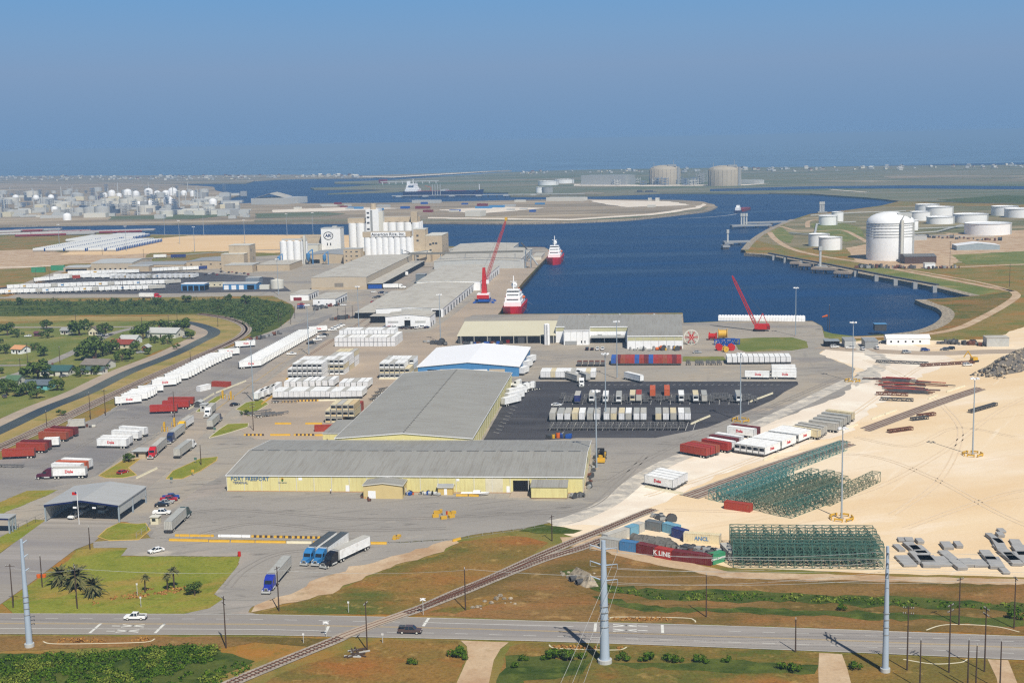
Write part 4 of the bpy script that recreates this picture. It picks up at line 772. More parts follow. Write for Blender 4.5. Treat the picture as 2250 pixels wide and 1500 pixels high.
obj('emblem', me_, t, (8.3, -.1, 18)); obj('lettering', stand(text_mesh('ARI', 4.6, M_navy, .15)), t, (8.3, -.15, 18))
for x in (6.3, 10): obj('window', MB().box(x, x + 1.1, -.1, 0, 7, 10, M_void), t)
shed('mill_hall', 'long low white mill hall between the slim silos and the logo tower', 'mill hall', -400, -372.3, 1450, 1475, 9, 9, 'x', M_white2, M_lgrey)
shed('mill_hall', 'tan mill hall roof behind the slim white silos', 'mill hall', -399, -372.3, 1478, 1500, 16, 16, 'x', M_tan, M_tan)
shed('mill_hall', 'grey-roofed tan hall between the silo block and the white logo tower', 'mill hall', -352, -311, 1322, 1380, 8.5, 10, 'y', M_tan, M_grey, [('loading_door', 'f', 5, 14, .2, 4, M_void)])
for i, (a_, b_, s_) in enumerate([(-347, 1312, 1), (-330, 1310, .85), (-374, 1300, .8)]):
    t = thing('dust_collector', ['bright blue dust collector with cone and duct by the grey-roofed hall', 'blue cyclone unit nearer the square stair tower', 'small blue cyclone at the foot of the slim silos'][i], 'dust collector', W(a_, b_), GA, 'blue dust collectors at the mill', s_)
    obj('hopper', MB().lathe([(.4, 3), (2.2, 6), (2.2, 11), (.01, 12)], M_skyblue, n=10).mesh(smooth=True), t); lg = MB()
    for x in (-1.6, 1.6):
        for y in (-1.6, 1.6): lg.bar((x, y, 0), (x, y, 7), .3, M_dgrey)
    obj('leg_frame', lg, t); obj('duct', MB().cyl((0, 0, 12), (4, 2, 15), .6, M_skyblue, n=8).cyl((4, 2, 15), (4, 2, 0), .6, M_skyblue, n=8), t)
shed('mill_office', 'plain tan mill tower block with small side windows at the low hall', 'mill block', -417, -396, 1275, 1295, 23, 23, 'x', M_tan, M_white2, [('window', 'r', 4, 6, 16, 19, M_dgrey), ('window', 'r', 12, 14, 8, 11, M_dgrey)])
shed('mill_office', 'lower tan block stepping down in front of the plain mill tower', 'mill block', -421, -398, 1262, 1274.8, 15.5, 15.5, 'x', M_tan, M_white2)
shed('low_warehouse', 'low tan warehouse with small dark windows and grey roof left of the mill tower', 'warehouse', -462, -421.2, 1278, 1325, 7.2, 8.2, 'y', M_tan, M_grey, [('window', 'f', 4 + i * 10, 6 + i * 10, 4, 5, M_void) for i in range(4)])
shed('low_warehouse', 'long low grey-roofed warehouse with truck docks behind parked trucks', 'warehouse', -520, -462.3, 1272, 1310, 5.2, 6.4, 'x', M_tan, M_grey, [('loading_door', 'f', 3, 56, .6, 3, M_void)])
shed('low_warehouse', 'tan warehouse with row of windows and pale gabled roof at the depot', 'warehouse', -556, -514, 1268, 1322, 7.6, 9.4, 'x', M_tan2, M_lgrey, [('window', 'f', 3 + i * 5.2, 5 + i * 5.2, 1.2, 2.6, M_void) for i in range(7)])
shed('low_warehouse', 'small tan flat-roofed annex in front of the windowed warehouse', 'warehouse', -514, -493, 1258, 1280, 5.2, 5.2, 'x', M_tan, M_lgrey)
shed('low_warehouse', 'low tan open shed beside the dark green containers', 'warehouse', -582, -556.3, 1262, 1290, 4.2, 5, 'x', M_tan, M_lgrey, [('loading_door', 'f', 2, 24, .2, 3, M_void)])
shed('mill_store', 'low tan store with grey roof near the slim silos', 'store', -410, -382, 1236, 1262, 7, 7, 'x', M_tan, M_lgrey)
shed('mill_store', 'wide tan store block below the slim white silos', 'store', -381, -349, 1248, 1296, 6, 6, 'x', M_tan, M_roofflat)
shed('garage', 'white garage with dark side bays by the transit road', 'garage', -253.5, -236.5, 966, 1005, 5.6, 5.9, 'y', M_white, M_roofflat, [('loading_door', 'r', 3 + i * 7.5, 6.5 + i * 7.5, .1, 3.4, M_void) for i in range(5)] + [('window', 'f', 4, 5, 2.6, 3.8, M_void), ('door', 'f', 10, 11, .1, 2.2, M_void)], trim=M_white2)
shed('garage', 'smaller white garage with maroon door beside the green belt', 'garage', -281, -266.5, 1003, 1034, 4.8, 5, 'y', M_white, M_roofflat, [('loading_door', 'r', 3 + i * 7, 6 + i * 7, .1, 3.2, M_void) for i in range(4)] + [('roller_door', 'f', 2.5, 9, .1, 2.6, M_dred)], trim=M_white2)
b = MB().lathe([(5.6, 0), (5.6, 7), (.01, 8.3)], M_white2, n=22)
t = thing('water_tank', 'short round white tank beside the low tan store', 'tank', W(-317, 1093), 0); obj('tank_shell', b.mesh(smooth=True), t); obj('pump_house', MB().box(-14, -6, -6, 0, 0, 3.5, M_white2), t)
t = shed('fuel_canopy', 'blue fuel-stop canopy with white roof on the dark depot asphalt', 'canopy', -396, -376, 1080, 1092, 5.8, 5.8, 'x', M_skyblue, M_white, [('bay', 'f', 1 + i * 5, 5 + i * 5, .2, 4.4, M_void) for i in range(4)] + [('bay', 'r', 1, 11, .2, 4.4, M_void)], trim=M_white)
shed('truck_workshop', 'blue workshop with pale roof and white roller doors on the depot', 'workshop', -362, -333, 1086, 1100, 5, 5.6, 'x', M_skyblue, M_lgrey, [('roller_door', 'f', 1 + i * 6.5, 5 + i * 6.5, .1, 3.8, M_white) for i in range(3)] + [('roller_door', 'f', 21, 27, .1, 3.8, M_void)], trim=M_white)
shed('depot_cabin', 'grey metal cabin standing behind the blue workshop', 'cabin', -352, -340, 1118, 1128, 6.5, 6.5, 'x', mat('blue_grey_clad', (140, 152, 166), .6), M_lgrey)
shed('depot_office', 'long cream portable office with dark windows behind the fuel canopy', 'office', -386, -360, 1110, 1116, 3.4, 3.6, 'x', M_cream, M_cream, [('window', 'f', 3 + i * 5, 4.4 + i * 5, 1.3, 2.3, M_void) for i in range(5)])
shed('gate_office', 'small tan gate house with dark flat roof beside the red truck', 'gatehouse', -205, -199.5, 470, 477, 3.0, 3.0, 'x', M_tan, M_lgrey, [('window', 'f', 1, 2, .8, 2.2, M_void), ('door', 'r', 3, 4.2, .1, 2.3, M_red)], trim=M_dgrey) if 0 else None
def at_shed(name, label, cat, px, py, w_, d_, ze, zr, ridge, wm, rm, opens=(), rz=GA, **k):
    """a small building by its front left corner"""
    return shed(name, label, cat, 0, w_, 0, d_, ze, zr, ridge, wm, rm, opens, rz=rz, loc=G(px, py), **k)
at_shed('gatehouse', 'small tan gatehouse with dark-edged flat roof beside the red truck', 'gatehouse', 294, 1008, 4.8, 6, 2.9, 2.9, 'x', M_tan, M_lgrey, [('window', 'f', 1, 2, .8, 2.2, M_void), ('door', 'r', 3, 4.2, .1, 2.3, M_red)], trim=M_dgrey, ov=.8)
at_shed('gatehouse', 'pale grey gatehouse beside the white truck at the inner gate', 'gatehouse', 440, 905, 2.8, 4, 3.4, 3.4, 'x', M_lgrey, M_lgrey, [('window', 'f', .8, 1.8, 1.6, 2.6, M_void), ('window', 'r', .8, 1.8, 1.6, 2.6, M_void)])
at_shed('gatehouse', 'dark grey half-round hut beside the pale inner gatehouse', 'hut', 428, 895, 3, 4, 2.4, 3.0, 'y', M_dgrey, M_lgrey)
at_shed('guard_hut', 'small cream guard hut with square window by the parked long trailer', 'hut', 331, 1152, 2.6, 2.4, 2.4, 2.4, 'x', M_cream, M_white2, [('window', 'f', .5, 1.7, 1.1, 2, M_glass)])
at_shed('site_office', 'white gabled site office building with row of windows on the sand', 'office', 1948, 757, 24, 9, 3.4, 5, 'x', M_white, M_white, [('window', 'f', 2 + i * 4, 3 + i * 4, 1.2, 2.2, M_void) for i in range(5)])
at_shed('site_shed', 'grey carport shed by the slip road end with a white car below', 'carport', 1813, 762, 8, 8, 3.2, 3.2, 'x', M_void, mat('grey_blue_roof', (160, 168, 176), .5))  # dark walls stand in for the shade under the carport
at_shed('site_shed', 'grey site hut next to the light mast on the sand edge', 'hut', 1856, 764, 6, 12, 4.2, 4.2, 'x', M_lgrey, M_grey)
at_shed('site_shed', 'tall grey site hut second from the light mast', 'hut', 1901, 766, 7, 14, 4.2, 4.2, 'x', M_grey, M_grey)
at_shed('pump_shelter', 'blue roofed boat shelter over the slip water', 'shelter', 1922, 727, 7, 6, 4, 4, 'x', M_dgrey, mat('shelter_blue', (92, 150, 200), .5))
at_shed('conveyor_house', 'pale boxy screening plant on the far edge of the sand yard', 'plant', 2168, 762, 12, 9, 5, 5, 'x', M_lgrey, M_roofflat)
at_shed('tank_office', 'brown shed with dark grey roof at the foot of the big domed tank', 'shed', 1988, 580, 28, 26, 6.5, 8, 'x', mat('brown_clad', (96, 76, 66), .7), mat('dark_roof', (122, 124, 126), .7))
at_shed('tank_shed', 'wide low white metal shed on the terminal ground', 'shed', 2102, 550, 42, 22, 4.5, 7, 'y', mat('pale_blue_clad', (170, 184, 194), .6), M_white)
at_shed('tank_cabin', 'white control cabin beside the brown shed', 'cabin', 2032, 590, 9, 8, 4.5, 4.5, 'x', M_white, M_white2)
at_shed('tank_cabin', 'pale grey control house behind the big domed tank', 'cabin', 2008, 528, 14, 10, 5, 5, 'x', M_lgrey, M_lgrey)
# ------------------------------------------------------------------ vehicles, trailers and containers
def cmat(key, c): return mat('box_' + key, c, .55, .1, .6, bump=(.55, 'X', .5), dirt=((150, 120, 96), .8, .42))
BOXC = dict(white=(250, 250, 246), grey=(188, 190, 188), red=(176, 70, 52), brick=(172, 88, 62), maroon=(122, 46, 48), orange=(214, 104, 62), blue=(58, 104, 190), navy=(50, 66, 130), cream=(240, 226, 190), ltblue=(120, 176, 206), green=(70, 158, 116), slate=(120, 128, 134), tan=(232, 206, 160), greyroof=(206, 204, 198), darkroof=(84, 92, 98), red2=(184, 62, 52), azure=(78, 134, 186))
M_reef = mat('reefer_unit', (56, 62, 72), .6)
@lru_cache(None)
def wheel_me(r=.5, wd=.28, rim=True):
    b = MB().cyl((0, -wd / 2, 0), (0, wd / 2, 0), r, M_black, n=12)
    if rim:
        for s in (-1, 1): b.cyl((0, s * wd / 2, 0), (0, s * (wd / 2 + .02), 0), r * .62, M_white2, n=10)
    return b.mesh('wheel')
@lru_cache(None)
def box_me(L, col, roofcol, z0, h, wd=2.5):
    m = cmat(col, BOXC[col]); rm = cmat(roofcol, BOXC[roofcol]) if roofcol else m
    b = MB().box(-L / 2 + .06, L / 2 - .06, -wd / 2 + .05, wd / 2 - .05, z0 + .05, z0 + h - .05, m, rm)
    fm = M_grey if col in ('white', 'cream', 'tan', 'greyroof') else m
    for x in (-L / 2, L / 2 - .16):
        for y in (-wd / 2, wd / 2 - .16): b.box(x, x + .16, y, y + .16, z0, z0 + h, fm)
        b.box(x, x + .16, -wd / 2 + .16, wd / 2 - .16, z0 + h - .12, z0 + h, fm)
    for y in (-wd / 2, wd / 2 - .12):
        b.box(-L / 2 + .14, L / 2 - .14, y, y + .12, z0, z0 + .14, m); b.box(-L / 2 + .14, L / 2 - .14, y, y + .12, z0 + h - .1, z0 + h, rm)
    return b.mesh('body')
@lru_cache(None)
def door_me(L, col, z0, h, wd=2.5):
    m = mat('door_' + col, tuple(min(255, c + 6) for c in BOXC[col]), .5); b = MB(); x = -L / 2 - .02
    for s in (-1, 1):
        b.box(x, x + .05, s * wd / 4 - wd / 4 + .1, s * wd / 4 + wd / 4 - .1, z0 + .12, z0 + h - .12, m)
        for q in (.3, .75): b.box(x - .05, x, s * q - .03, s * q + .03, z0 + .15, z0 + h - .15, M_dgrey)
    return b.mesh('door')
@lru_cache(None)
def reef_me(L, z0, h, wd=2.4):
    x = L / 2 + .01; b = MB().box(x - .03, x + .03, -wd / 2 + .25, wd / 2 - .25, z0 + h * .42, z0 + h * .8, M_reef)
    b.box(x + .03, x + .05, -.85, .1, z0 + h * .45, z0 + h * .72, M_void); b.box(x, x + .06, -.9, .9, z0 + h * .82, z0 + h * .88, M_lgrey); b.box(x, x + .06, -.9, .9, z0 + .2, z0 + .34, M_lgrey)
    return b.mesh('refrigeration_unit')
M_dole = mat('logo_red', (226, 40, 48), .5); M_doley = mat('logo_yellow', (250, 200, 60), .5)
@lru_cache(None)
def dole_me(face):
    me = stand(text_mesh('Dole', 1.5, M_dole, .05), face); return me
@lru_cache(None)
def chassis_me(L, h=1.15):
    b = MB()
    for y in (-.55, .55): b.box(-L / 2, L / 2, y - .09, y + .09, h - .35, h - .02, M_chas)
    for x in (-L / 2 + .1, -L / 2 + 2.5, 0, L / 2 - 3, L / 2 - .15): b.box(x - .12, x + .12, -1.2, 1.2, h - .3, h - .05, M_chas)
    for x in (-L / 2 + 1.3, -L / 2 + 2.6): b.cyl((x, -1.0, .5), (x, 1.0, .5), .09, M_black, n=6)
    for y in (-.6, .6): b.box(L / 2 - 2.6, L / 2 - 2.4, y - .08, y + .08, .08, h - .3, M_dgrey)
    b.box(-L / 2 - .02, -L / 2 + .08, -1.1, 1.1, .45, .6, M_dgrey)
    return b.mesh('chassis')
def wheelset(L, h=.5): return [('wheel', wheel_me(), (-L / 2 + x, s * 1.0, h)) for x in (1.3, 2.6) for s in (-1, 1)]
def trailer(label, loc, rz, L=12.2, col='white', roof=None, group=None, logo=False, z=1.15, h=2.85, wheels=True, reefer=False, name='semi_trailer', cat='trailer'):
    ps = [('body', box_me(L, col, roof, z, h)), ('door', door_me(L, col, z, h))]
    ps.append(('chassis', chassis_me(L, z)))
    if wheels: ps += wheelset(L)
    if reefer: ps.append(('refrigeration_unit', reef_me(L, z, h)))
    if logo:
        for f, s in (('-y', -1), ('+y', 1)): ps.append(('lettering', dole_me(f), (.4, s * 1.27, z + h * .5)))
    return spawn(ps, name, label, cat, loc, rz, group)
def container(label, loc, rz, L=12.2, col='white', roof=None, group=None, h=2.6, reefer=False, door=True, logo=None, sc=None):
    ps = [('body', box_me(L, col, roof, 0, h, 2.44))]
    if door: ps.append(('door', door_me(L, col, 0, h, 2.44)))
    if reefer: ps.append(('refrigeration_unit', reef_me(L, 0, h, 2.44)))
    return spawn(ps, 'shipping_container', label, 'container', loc, rz, group)
def lerp(p, q, f): return (p[0] + (q[0] - p[0]) * f, p[1] + (q[1] - p[1]) * f)
def mid2(px1, px2, off):
    """centre and heading of a box whose near bottom edge runs between two pixels, depth off behind it"""
    p, q = G(*px1), G(*px2); d = (q - p).normalized(); n = Vector((-d.y, d.x, 0))
    if n.y < 0: n = -n
    return (p + q) / 2 + n * off, math.atan2(d.y, d.x)
# --- the two slanting rows of white reefer trailers by the railway
HD = R(23)
def nose(px, L=12.2, hd=HD):
    return G(*px) - Vector((math.cos(hd), math.sin(hd), 0)) * L / 2 + Vector((-math.sin(hd), math.cos(hd), 0)) * 1.25
RW1 = [(1232, 815), (1285, 790), (1310, 778), (1335, 767), (1352, 756), (1367, 745), (1422, 718), (1535, 665), (1555, 654), (1577, 643), (1640, 612), (1665, 600), (1690, 588), (1715, 575), (1735, 563), (1758, 551), (1785, 537), (1810, 522), (1835, 510), (1857, 497), (1878, 487), (1900, 476), (1925, 465), (1950, 452), (1975, 440), (1998, 432), (2018, 425), (2082, 395)]
for i, (x, y) in enumerate(RW1):
    trailer(f'white trailer, {nth(i)} of the railway row counted from the red containers', nose((x / 3.948, y / 3.948 + 680)), HD, group='white trailers in the row along the railway', logo=i in (0, 6, 7, 13, 26, 27), reefer=False, roof='white')
for i in range(36):
    p = lerp((575, 807), (698, 736), (i / 35) ** 1.12)
    trailer(f'white trailer, {nth(i)} of the truck road row counted from its logo end', nose(p), HD, group='white trailers in the row along the truck road', logo=i in (0, 1))
trailer('white trailer with red mark beyond the end of the truck road row', nose((720, 729)), HD, logo=True)
trailer('white trailer standing apart near the top of the railway row', nose((562, 762)), HD, logo=True)
# --- left lot
def near(label, p, q, L=12.2, rev=False, **k):
    c, a = mid2(p, q, 1.25); return trailer(label, c, a + (math.pi if rev else 0), L=L, **k)
gl = 'brick red containers on trailers in the left lot'
for p, q, c, lab in [((7, 1010), (74, 1007), 'red', 'brick red container trailer standing alone at the lot edge above the bare chassis'), ((34, 995), (101, 996), 'red', 'brick red container trailer in front of a matching one near the white box truck'), ((44, 989), (110, 990), 'maroon', 'red container trailer half hidden behind its neighbour near the white box truck'),
                ((85, 970), (146, 971), 'brick', 'orange-brown container trailer at the front of the three by the railway'), ((96, 963), (155, 966), 'red', 'red container trailer in the middle of the three by the railway'), ((104, 957), (173, 961), 'maroon', 'dark red container trailer at the back of the three by the railway'),
                ((334, 910), (385, 908), 'red2', 'bright red container trailer with white stripe in front of two others by the utility pole'), ((357, 900), (415, 899), 'red2', 'bright red container trailer in the middle of three by the inner gatehouse'), ((367, 892), (427, 892), 'red', 'bright red container trailer at the back of three by the inner gatehouse')]:
    near(lab, p, q, col=c, group=gl, rev=True)
for p, q, lg, lab in [((218, 985), (274, 986), True, 'white trailer with red lettering at the front of the small group in the lot middle'), ((226, 979), (282, 980), False, 'white trailer close behind the lettered one in the lot middle'), ((247, 966), (303, 969), False, 'plain white trailer third back in the lot middle'), ((260, 957), (320, 961), False, 'plain white trailer at the back of the lot middle group')]:
    near(lab, p, q, logo=lg, rev=True, group='white trailers in the middle of the lot', L=13)
for p, q, c, lab in [((111, 1041), (181, 1043), 'white', 'white trailer directly behind the one hitched to the maroon tractor'), ((122, 1036), (190, 1038), 'orange', 'orange trailer between two white ones behind the maroon tractor'), ((133, 1030), (199, 1033), 'white', 'white trailer at the back of the four by the maroon tractor')]:
    near(lab, p, q, col=c, rev=True, group='trailers parked with the maroon tractor')
c_, a_ = mid2((436, 857), (463, 848), 1.2); container('short white container beside the open red one at the inner fence', G(448, 857), R(60), L=8)
c_, a_ = mid2((463, 849), (505, 851), 1.2); container('red container with cut-out dark openings beside the inner fence', c_, a_, L=10, col='red')
near('white box trailer seen end-on beside the red containers', (104, 984), (124, 983), L=6)
near('small grey tank trailer behind the three containers by the railway', (153, 943), (184, 941), L=7, col='greyroof')
# --- semi trucks
@lru_cache(None)
def tractor_parts(col):
    m = MATS[col]; ps = []
    cab = MB().side([(-3.4, 1.0), (-3.4, 3.5), (-2.9, 3.95), (-1.5, 3.75), (-.35, 3.05), (.15, 2.1), (.15, 1.0)], -1.2, 1.2, m)
    ps.append(('cab', cab.mesh('cab')))
    ps.append(('hood', MB().raw([(.16, -1.0, 1.0), (.16, 1.0, 1.0), (.16, 1.0, 2.05), (.16, -1.0, 2.05), (2.3, -.75, 1.0), (2.3, .75, 1.0), (2.3, .7, 1.75), (2.3, -.7, 1.75)], [(0, 4, 7, 3), (1, 2, 6, 5), (3, 7, 6, 2), (4, 5, 6, 7)], m).mesh('hood')))
    f = MB()
    for s in (-1, 1): f.box(.9, 2.35, s * 1.0 - .22, s * 1.0 + .22, .95, 1.2, m)
    ps.append(('fender_frame', f.mesh('fender')))
    ps.append(('windshield', MB().raw([(-.33, -1.0, 3.04), (-.33, 1.0, 3.04), (.17, 1.0, 2.14), (.17, -1.0, 2.14)], [(0, 1, 2, 3)], M_glass).mesh('windshield')))
    sw = MB().box(-1.5, -.3, -1.22, -1.2, 2.1, 3.0, M_glass).box(-1.5, -.3, 1.2, 1.22, 2.1, 3.0, M_glass); ps.append(('side_window_pane', sw.mesh('side_window')))
    ps.append(('grille', MB().box(2.3, 2.36, -.5, .5, 1.0, 1.72, M_lgrey).box(2.36, 2.38, -.4, .4, 1.05, 1.6, M_dgrey).mesh('grille')))
    ps.append(('bumper', MB().box(2.3, 2.6, -1.2, 1.2, .45, .85, M_lgrey).mesh('bumper')))
    for s in (-1, 1): ps.append(('headlight', MB().box(2.28, 2.4, s * .95 - .18, s * .95 + .18, .98, 1.2, M_white).mesh('headlight')))
    for s in (-1, 1):
        ps.append(('fuel_tank', MB().cyl((-2.6, s * 1.0, .75), (-.6, s * 1.0, .75), .33, M_lgrey, n=10).mesh('fuel_tank')))
        ps.append(('exhaust_stack', MB().cyl((-3.55, s * 1.05, 1.0), (-3.55, s * 1.05, 4.2), .1, M_lgrey, n=6).mesh('exhaust_stack')))
        ps.append(('wheel', wheel_me(), (1.5, s * 1.0, .5)))
        for x in (-4.6, -5.9): ps.append(('wheel', wheel_me(.5, .5), (x, s * .92, .5)))
    ps.append(('frame', MB().box(-6.6, -.5, -.45, .45, .7, 1.0, M_dgrey).mesh('frame')))
    return ps
def semi(label, front, rear, col, tcol='white', troof='greyroof', L=15.5, bobtail=False, logo=False, z=0.0):
    f, r = G(*front, z), G(*rear, z); d = (f - r).normalized(); d.z = 0; a = math.atan2(d.y, d.x)
    loc = Vector((f.x, f.y, 0)) - d * 2.6; loc.z = .09
    ps = list(tractor_parts(col))
    if not bobtail:
        o_ = (-3.75 - L / 2, 0, 0)
        ps += [('trailer_body', box_me(L, tcol, troof, 1.2, 2.85), o_), ('trailer_door', door_me(L, tcol, 1.2, 2.85), o_), ('trailer_chassis', chassis_me(L, 1.2), o_)]
        ps += [('wheel', w_[1], (w_[2][0] + o_[0], w_[2][1], w_[2][2])) for w_ in wheelset(L)]
        if logo: ps += [('lettering', dole_me(fc), (o_[0], s * 1.27, 2.7)) for fc, s in (('-y', -1), ('+y', 1))]
    return spawn(ps, 'semi_truck', label, 'truck', loc, a)
mat('truck_blue', (58, 132, 196), .35, .06, coat=.2); mat('truck_royal', (40, 60, 176), .35, .06, coat=.2); mat('truck_black', (32, 34, 44), .3, .06, coat=.2); mat('truck_red', (214, 34, 48), .35, .06, coat=.2)
mat('truck_navy', (44, 60, 104), .35, .06, coat=.2); mat('truck_yellow', (246, 196, 30), .4, .06); mat('truck_white', (246, 246, 246), .4, .05); mat('truck_maroon', (96, 44, 66), .4, .08); mat('truck_green', (58, 84, 84), .4, .08)
semi('blue conventional truck with dark-roofed trailer, outermost of the two alike on the apron', (667, 1245), (738, 1192), 'truck_blue', troof='darkroof')
semi('blue conventional truck with dark-roofed trailer parked tight against the black truck', (692, 1246), (765, 1192), 'truck_blue', troof='darkroof')
semi('black truck with long white trailer nearest the grass on the apron', (709, 1251), (800, 1208), 'truck_black')
semi('royal blue truck with silver trailer parked by the wooden pole near the highway', (584, 1307), (632, 1250), 'truck_royal', tcol='greyroof', troof='grey')
semi('bright red truck with silver trailer at the tan gatehouse', (330, 1010), (361, 982), 'truck_red', tcol='greyroof')
semi('dark navy truck with silver trailer queueing behind the red one', (369, 977), (397, 955), 'truck_navy', tcol='greyroof', troof='grey')
semi('yellow truck with white trailer beside the yellow bollards', (393, 951), (418, 934), 'truck_yellow', L=11)
semi('white truck with short trailer beside the pale inner gatehouse', (453, 919), (474, 900), 'truck_white', tcol='greyroof', L=9)
semi('white trailer driving away along the truck road past the green sign island', (484, 922), (458, 947), 'truck_navy', tcol='greyroof', troof='grey', L=14)
semi('silver trailer and white truck driving away beside the oval grass island', (427, 980), (396, 1003), 'truck_white', tcol='greyroof', troof='grey')
semi('dark green truck with long silver trailer parked by the cream guard hut', (415, 1130), (371, 1172), 'truck_green', tcol='greyroof', troof='grey')
semi('maroon truck hitched to a white trailer with red lettering', (80, 1052), (160, 1050), 'truck_maroon', L=12.2, logo=True)
semi('white truck with white trailer parked across the rice warehouse yard', (893, 634), (838, 635), 'truck_white', troof='white', L=13)
semi('red truck with white trailer on the depot road beside the green belt', (356, 655), (300, 655), 'truck_red', troof='white', L=13)
semi('white yard tractor pulling out on the dark lot', (1278, 852), (1278, 846), 'truck_white', bobtail=True)
for i, (x, y, l) in enumerate([(860, 613, 'white trailer backed to the tan warehouse dock beside the conveyor posts'), (880, 607, 'white trailer farthest back at the tan warehouse dock')]):
    trailer(l, G(x, y), R(10), L=14, group='trailers at the tan warehouse dock')
# --- reefer stacks in the stack yard: block = local position of the front left corner, columns, rows deep, tiers
def stack(place, a, b, cols, rows, tiers, col='white', skip=(), tops=None, face=1, L=12.2, h=2.75, gap=2.62):
    n = 0
    for r_ in range(rows):
        for t_ in range(tiers):
            for c_ in range(cols):
                if (c_, r_, t_) in skip: continue
                if 0 < r_ and t_ < tiers - 1 and 0 < c_ < cols - 1: continue          # buried in the block: nothing of it shows
                cc = col[(c_ * 3 + t_ * 5 + r_ * 2) % len(col)] if isinstance(col, (list, tuple)) else col
                tn = ['bottom', 'middle', 'top'][t_] if tiers == 3 else ['bottom', 'top'][t_]
                container(f'{"white" if cc == "white" else cc if cc in ("cream", "tan", "grey") else cc} reefer, {tn} tier, {nth(c_)} column, {nth(r_)} row, {place}', W(a + gap * (c_ + .5), b + (L + .35) * (r_ + .5), t_ * h + .09), GA - R(90) * face, L=L, col=cc, roof=('greyroof' if (c_ + r_ * 2) % 5 == 2 else None), group='reefer containers stacked in the ' + place, h=h - .06, reefer=face > 0, door=face < 0 or r_ == 0)
                n += 1
    return n
a, b_ = A(632, 834); stack('stack beside the truck road', a, b_, 7, 2, 3, 'white', skip=[(0, 0, 2), (0, 1, 2)])
a, b_ = A(713, 824); stack('four-wide stack behind the other', a, b_, 4, 3, 3, ['white', 'white', 'cream'])
a, b_ = A(735, 762); stack('long low stack near the quay shed', a, b_, 14, 2, 3, 'white', face=-1, skip=[(c, 0, 2) for c in range(14)] + [(13, 1, 2)])
a, b_ = A(834, 833); stack('stack beside the white-roofed warehouse', a, b_, 6, 2, 3, ['white', 'white', 'cream'], skip=[(5, 0, 2)])
a, b_ = A(714, 930); stack('tan stack beside the deep warehouse', a, b_, 5, 1, 3, ['tan', 'cream', 'tan', 'cream'], skip=[(0, 0, 2), (3, 0, 0), (4, 0, 0)])
container('grey-white container standing beside the tan stack', W(A(765, 922)[0] + 2.5, A(765, 922)[1] + 4, 0), GA - R(90), h=5, col='greyroof'); container('open red container next to the deep warehouse wall', W(A(797, 905)[0] - 2, A(797, 905)[1] + 3, 0), GA - R(90), L=6, col='red', h=4)
c_, _ = mid2((701, 949), (732, 946), 1.2); container('red container beside the low wing of the deep warehouse', c_, GA + R(12), col='red', L=9)
def rowend(n, p, q, place, col='white', hd=GA + R(90), L=12.2, group=None, kind='trailer', y0=None, **k):
    for i in range(n):
        f = i / max(1, n - 1); P = lerp(p, q, f); c = col[i % len(col)] if isinstance(col, list) else col
        o = Vector((math.cos(hd), math.sin(hd), 0)) * L / 2
        names = dict(white='white', grey='grey', greyroof='pale grey', cream='cream', red='brick red', maroon='maroon', orange='orange', blue='blue', brick='orange-brown', red2='red')
        kk = dict(k)
        if 'roofs' in kk: kk['roof'] = kk.pop('roofs')[i % len(k['roofs'])]
        trailer(f'{names[c]} trailer, {nth(i)} from the harbour-road side in the {place}' if False else f'{names[c]} trailer, {nth(i)} in the {place}, truck road end', G(*P) + o, hd, L=L, col=c, group=group or 'trailers in the ' + place, **kk)
WR = dict(roofs=['white', 'white', 'greyroof', 'white'])
rowend(11, (605, 878), (722, 877), 'front eleven of the stack yard', **WR); rowend(8, (630, 856), (728, 852), 'eight behind the front eleven', **WR)
rowend(6, (731, 878), (790, 876), 'row of six beside the deep warehouse', **WR); rowend(5, (751, 858), (803, 856), 'back row of five in the stack yard', **WR)
rowend(4, (562, 882), (600, 866), 'short slanting row by the light mast', **WR)
# --- dark truck lot
xs = [370, 437, 500, 565, 625, 695, 755, 840, 900, 970, 1030, 1100, 1160, 1290, 1355, 1420, 1490, 1545]
for i, x in enumerate(xs):
    p = G(1120 + x / 3.947, 927.5); c = ['greyroof', 'white', 'white', 'cream', 'white'][i % 5]
    trailer(f'{"cream" if c == "cream" else "white"} trailer, {nth(i)} of the front row on the dark asphalt', p + W(0, 6.1), GA + R(90), col=c, roof=['greyroof', 'grey', 'greyroof', 'cream', 'white', 'grey'][i % 6], group='trailers in the front row on the dark asphalt')
xs2 = [(585, 820, 'navy', 'greyroof'), (710, 815, 'white', 'greyroof'), (830, 818, 'white', None), (945, 820, 'white', 'grey'), (1065, 812, 'cream', None), (1120, 810, 'greyroof', 'red'), (1240, 770, 'orange', None), (1365, 768, 'orange', None), (1490, 815, 'white', None), (1615, 815, 'white', 'cream'), (1690, 815, 'greyroof', 'grey'), (1990, 815, 'white', 'grey')]
for i, (x, y, c, rf) in enumerate(xs2):
    cn = dict(navy='blue', white='white', cream='cream', greyroof='pale grey', orange='orange')[c]
    trailer(f'{cn} trailer, {nth(i)} among the chassis of the second row on the dark asphalt', G(1120 + x / 3.947, 680 + y / 3.947) + W(0, 6.1), GA - R(90), col=c, roof=rf, group='trailers in the second row on the dark asphalt', reefer=c in ('white', 'cream'))
rowend(11, (1193, 834), (1303, 834), 'row behind the dark asphalt', col=['white', 'white', 'cream', 'white', 'white', 'white', 'greyroof'])
for p, q, c, l in [((1234, 832), (1271, 843), 'greyroof', 'long white trailer with yellow and blue stripe lying across the lot entrance'), ((1256, 829), (1292, 841), 'grey', 'grey trailer close behind the striped one'), ((1368, 833), (1409, 843), 'white', 'lone white trailer standing slanted on the grey yard')]:
    near(l, p, q, L=13.5, col=c)
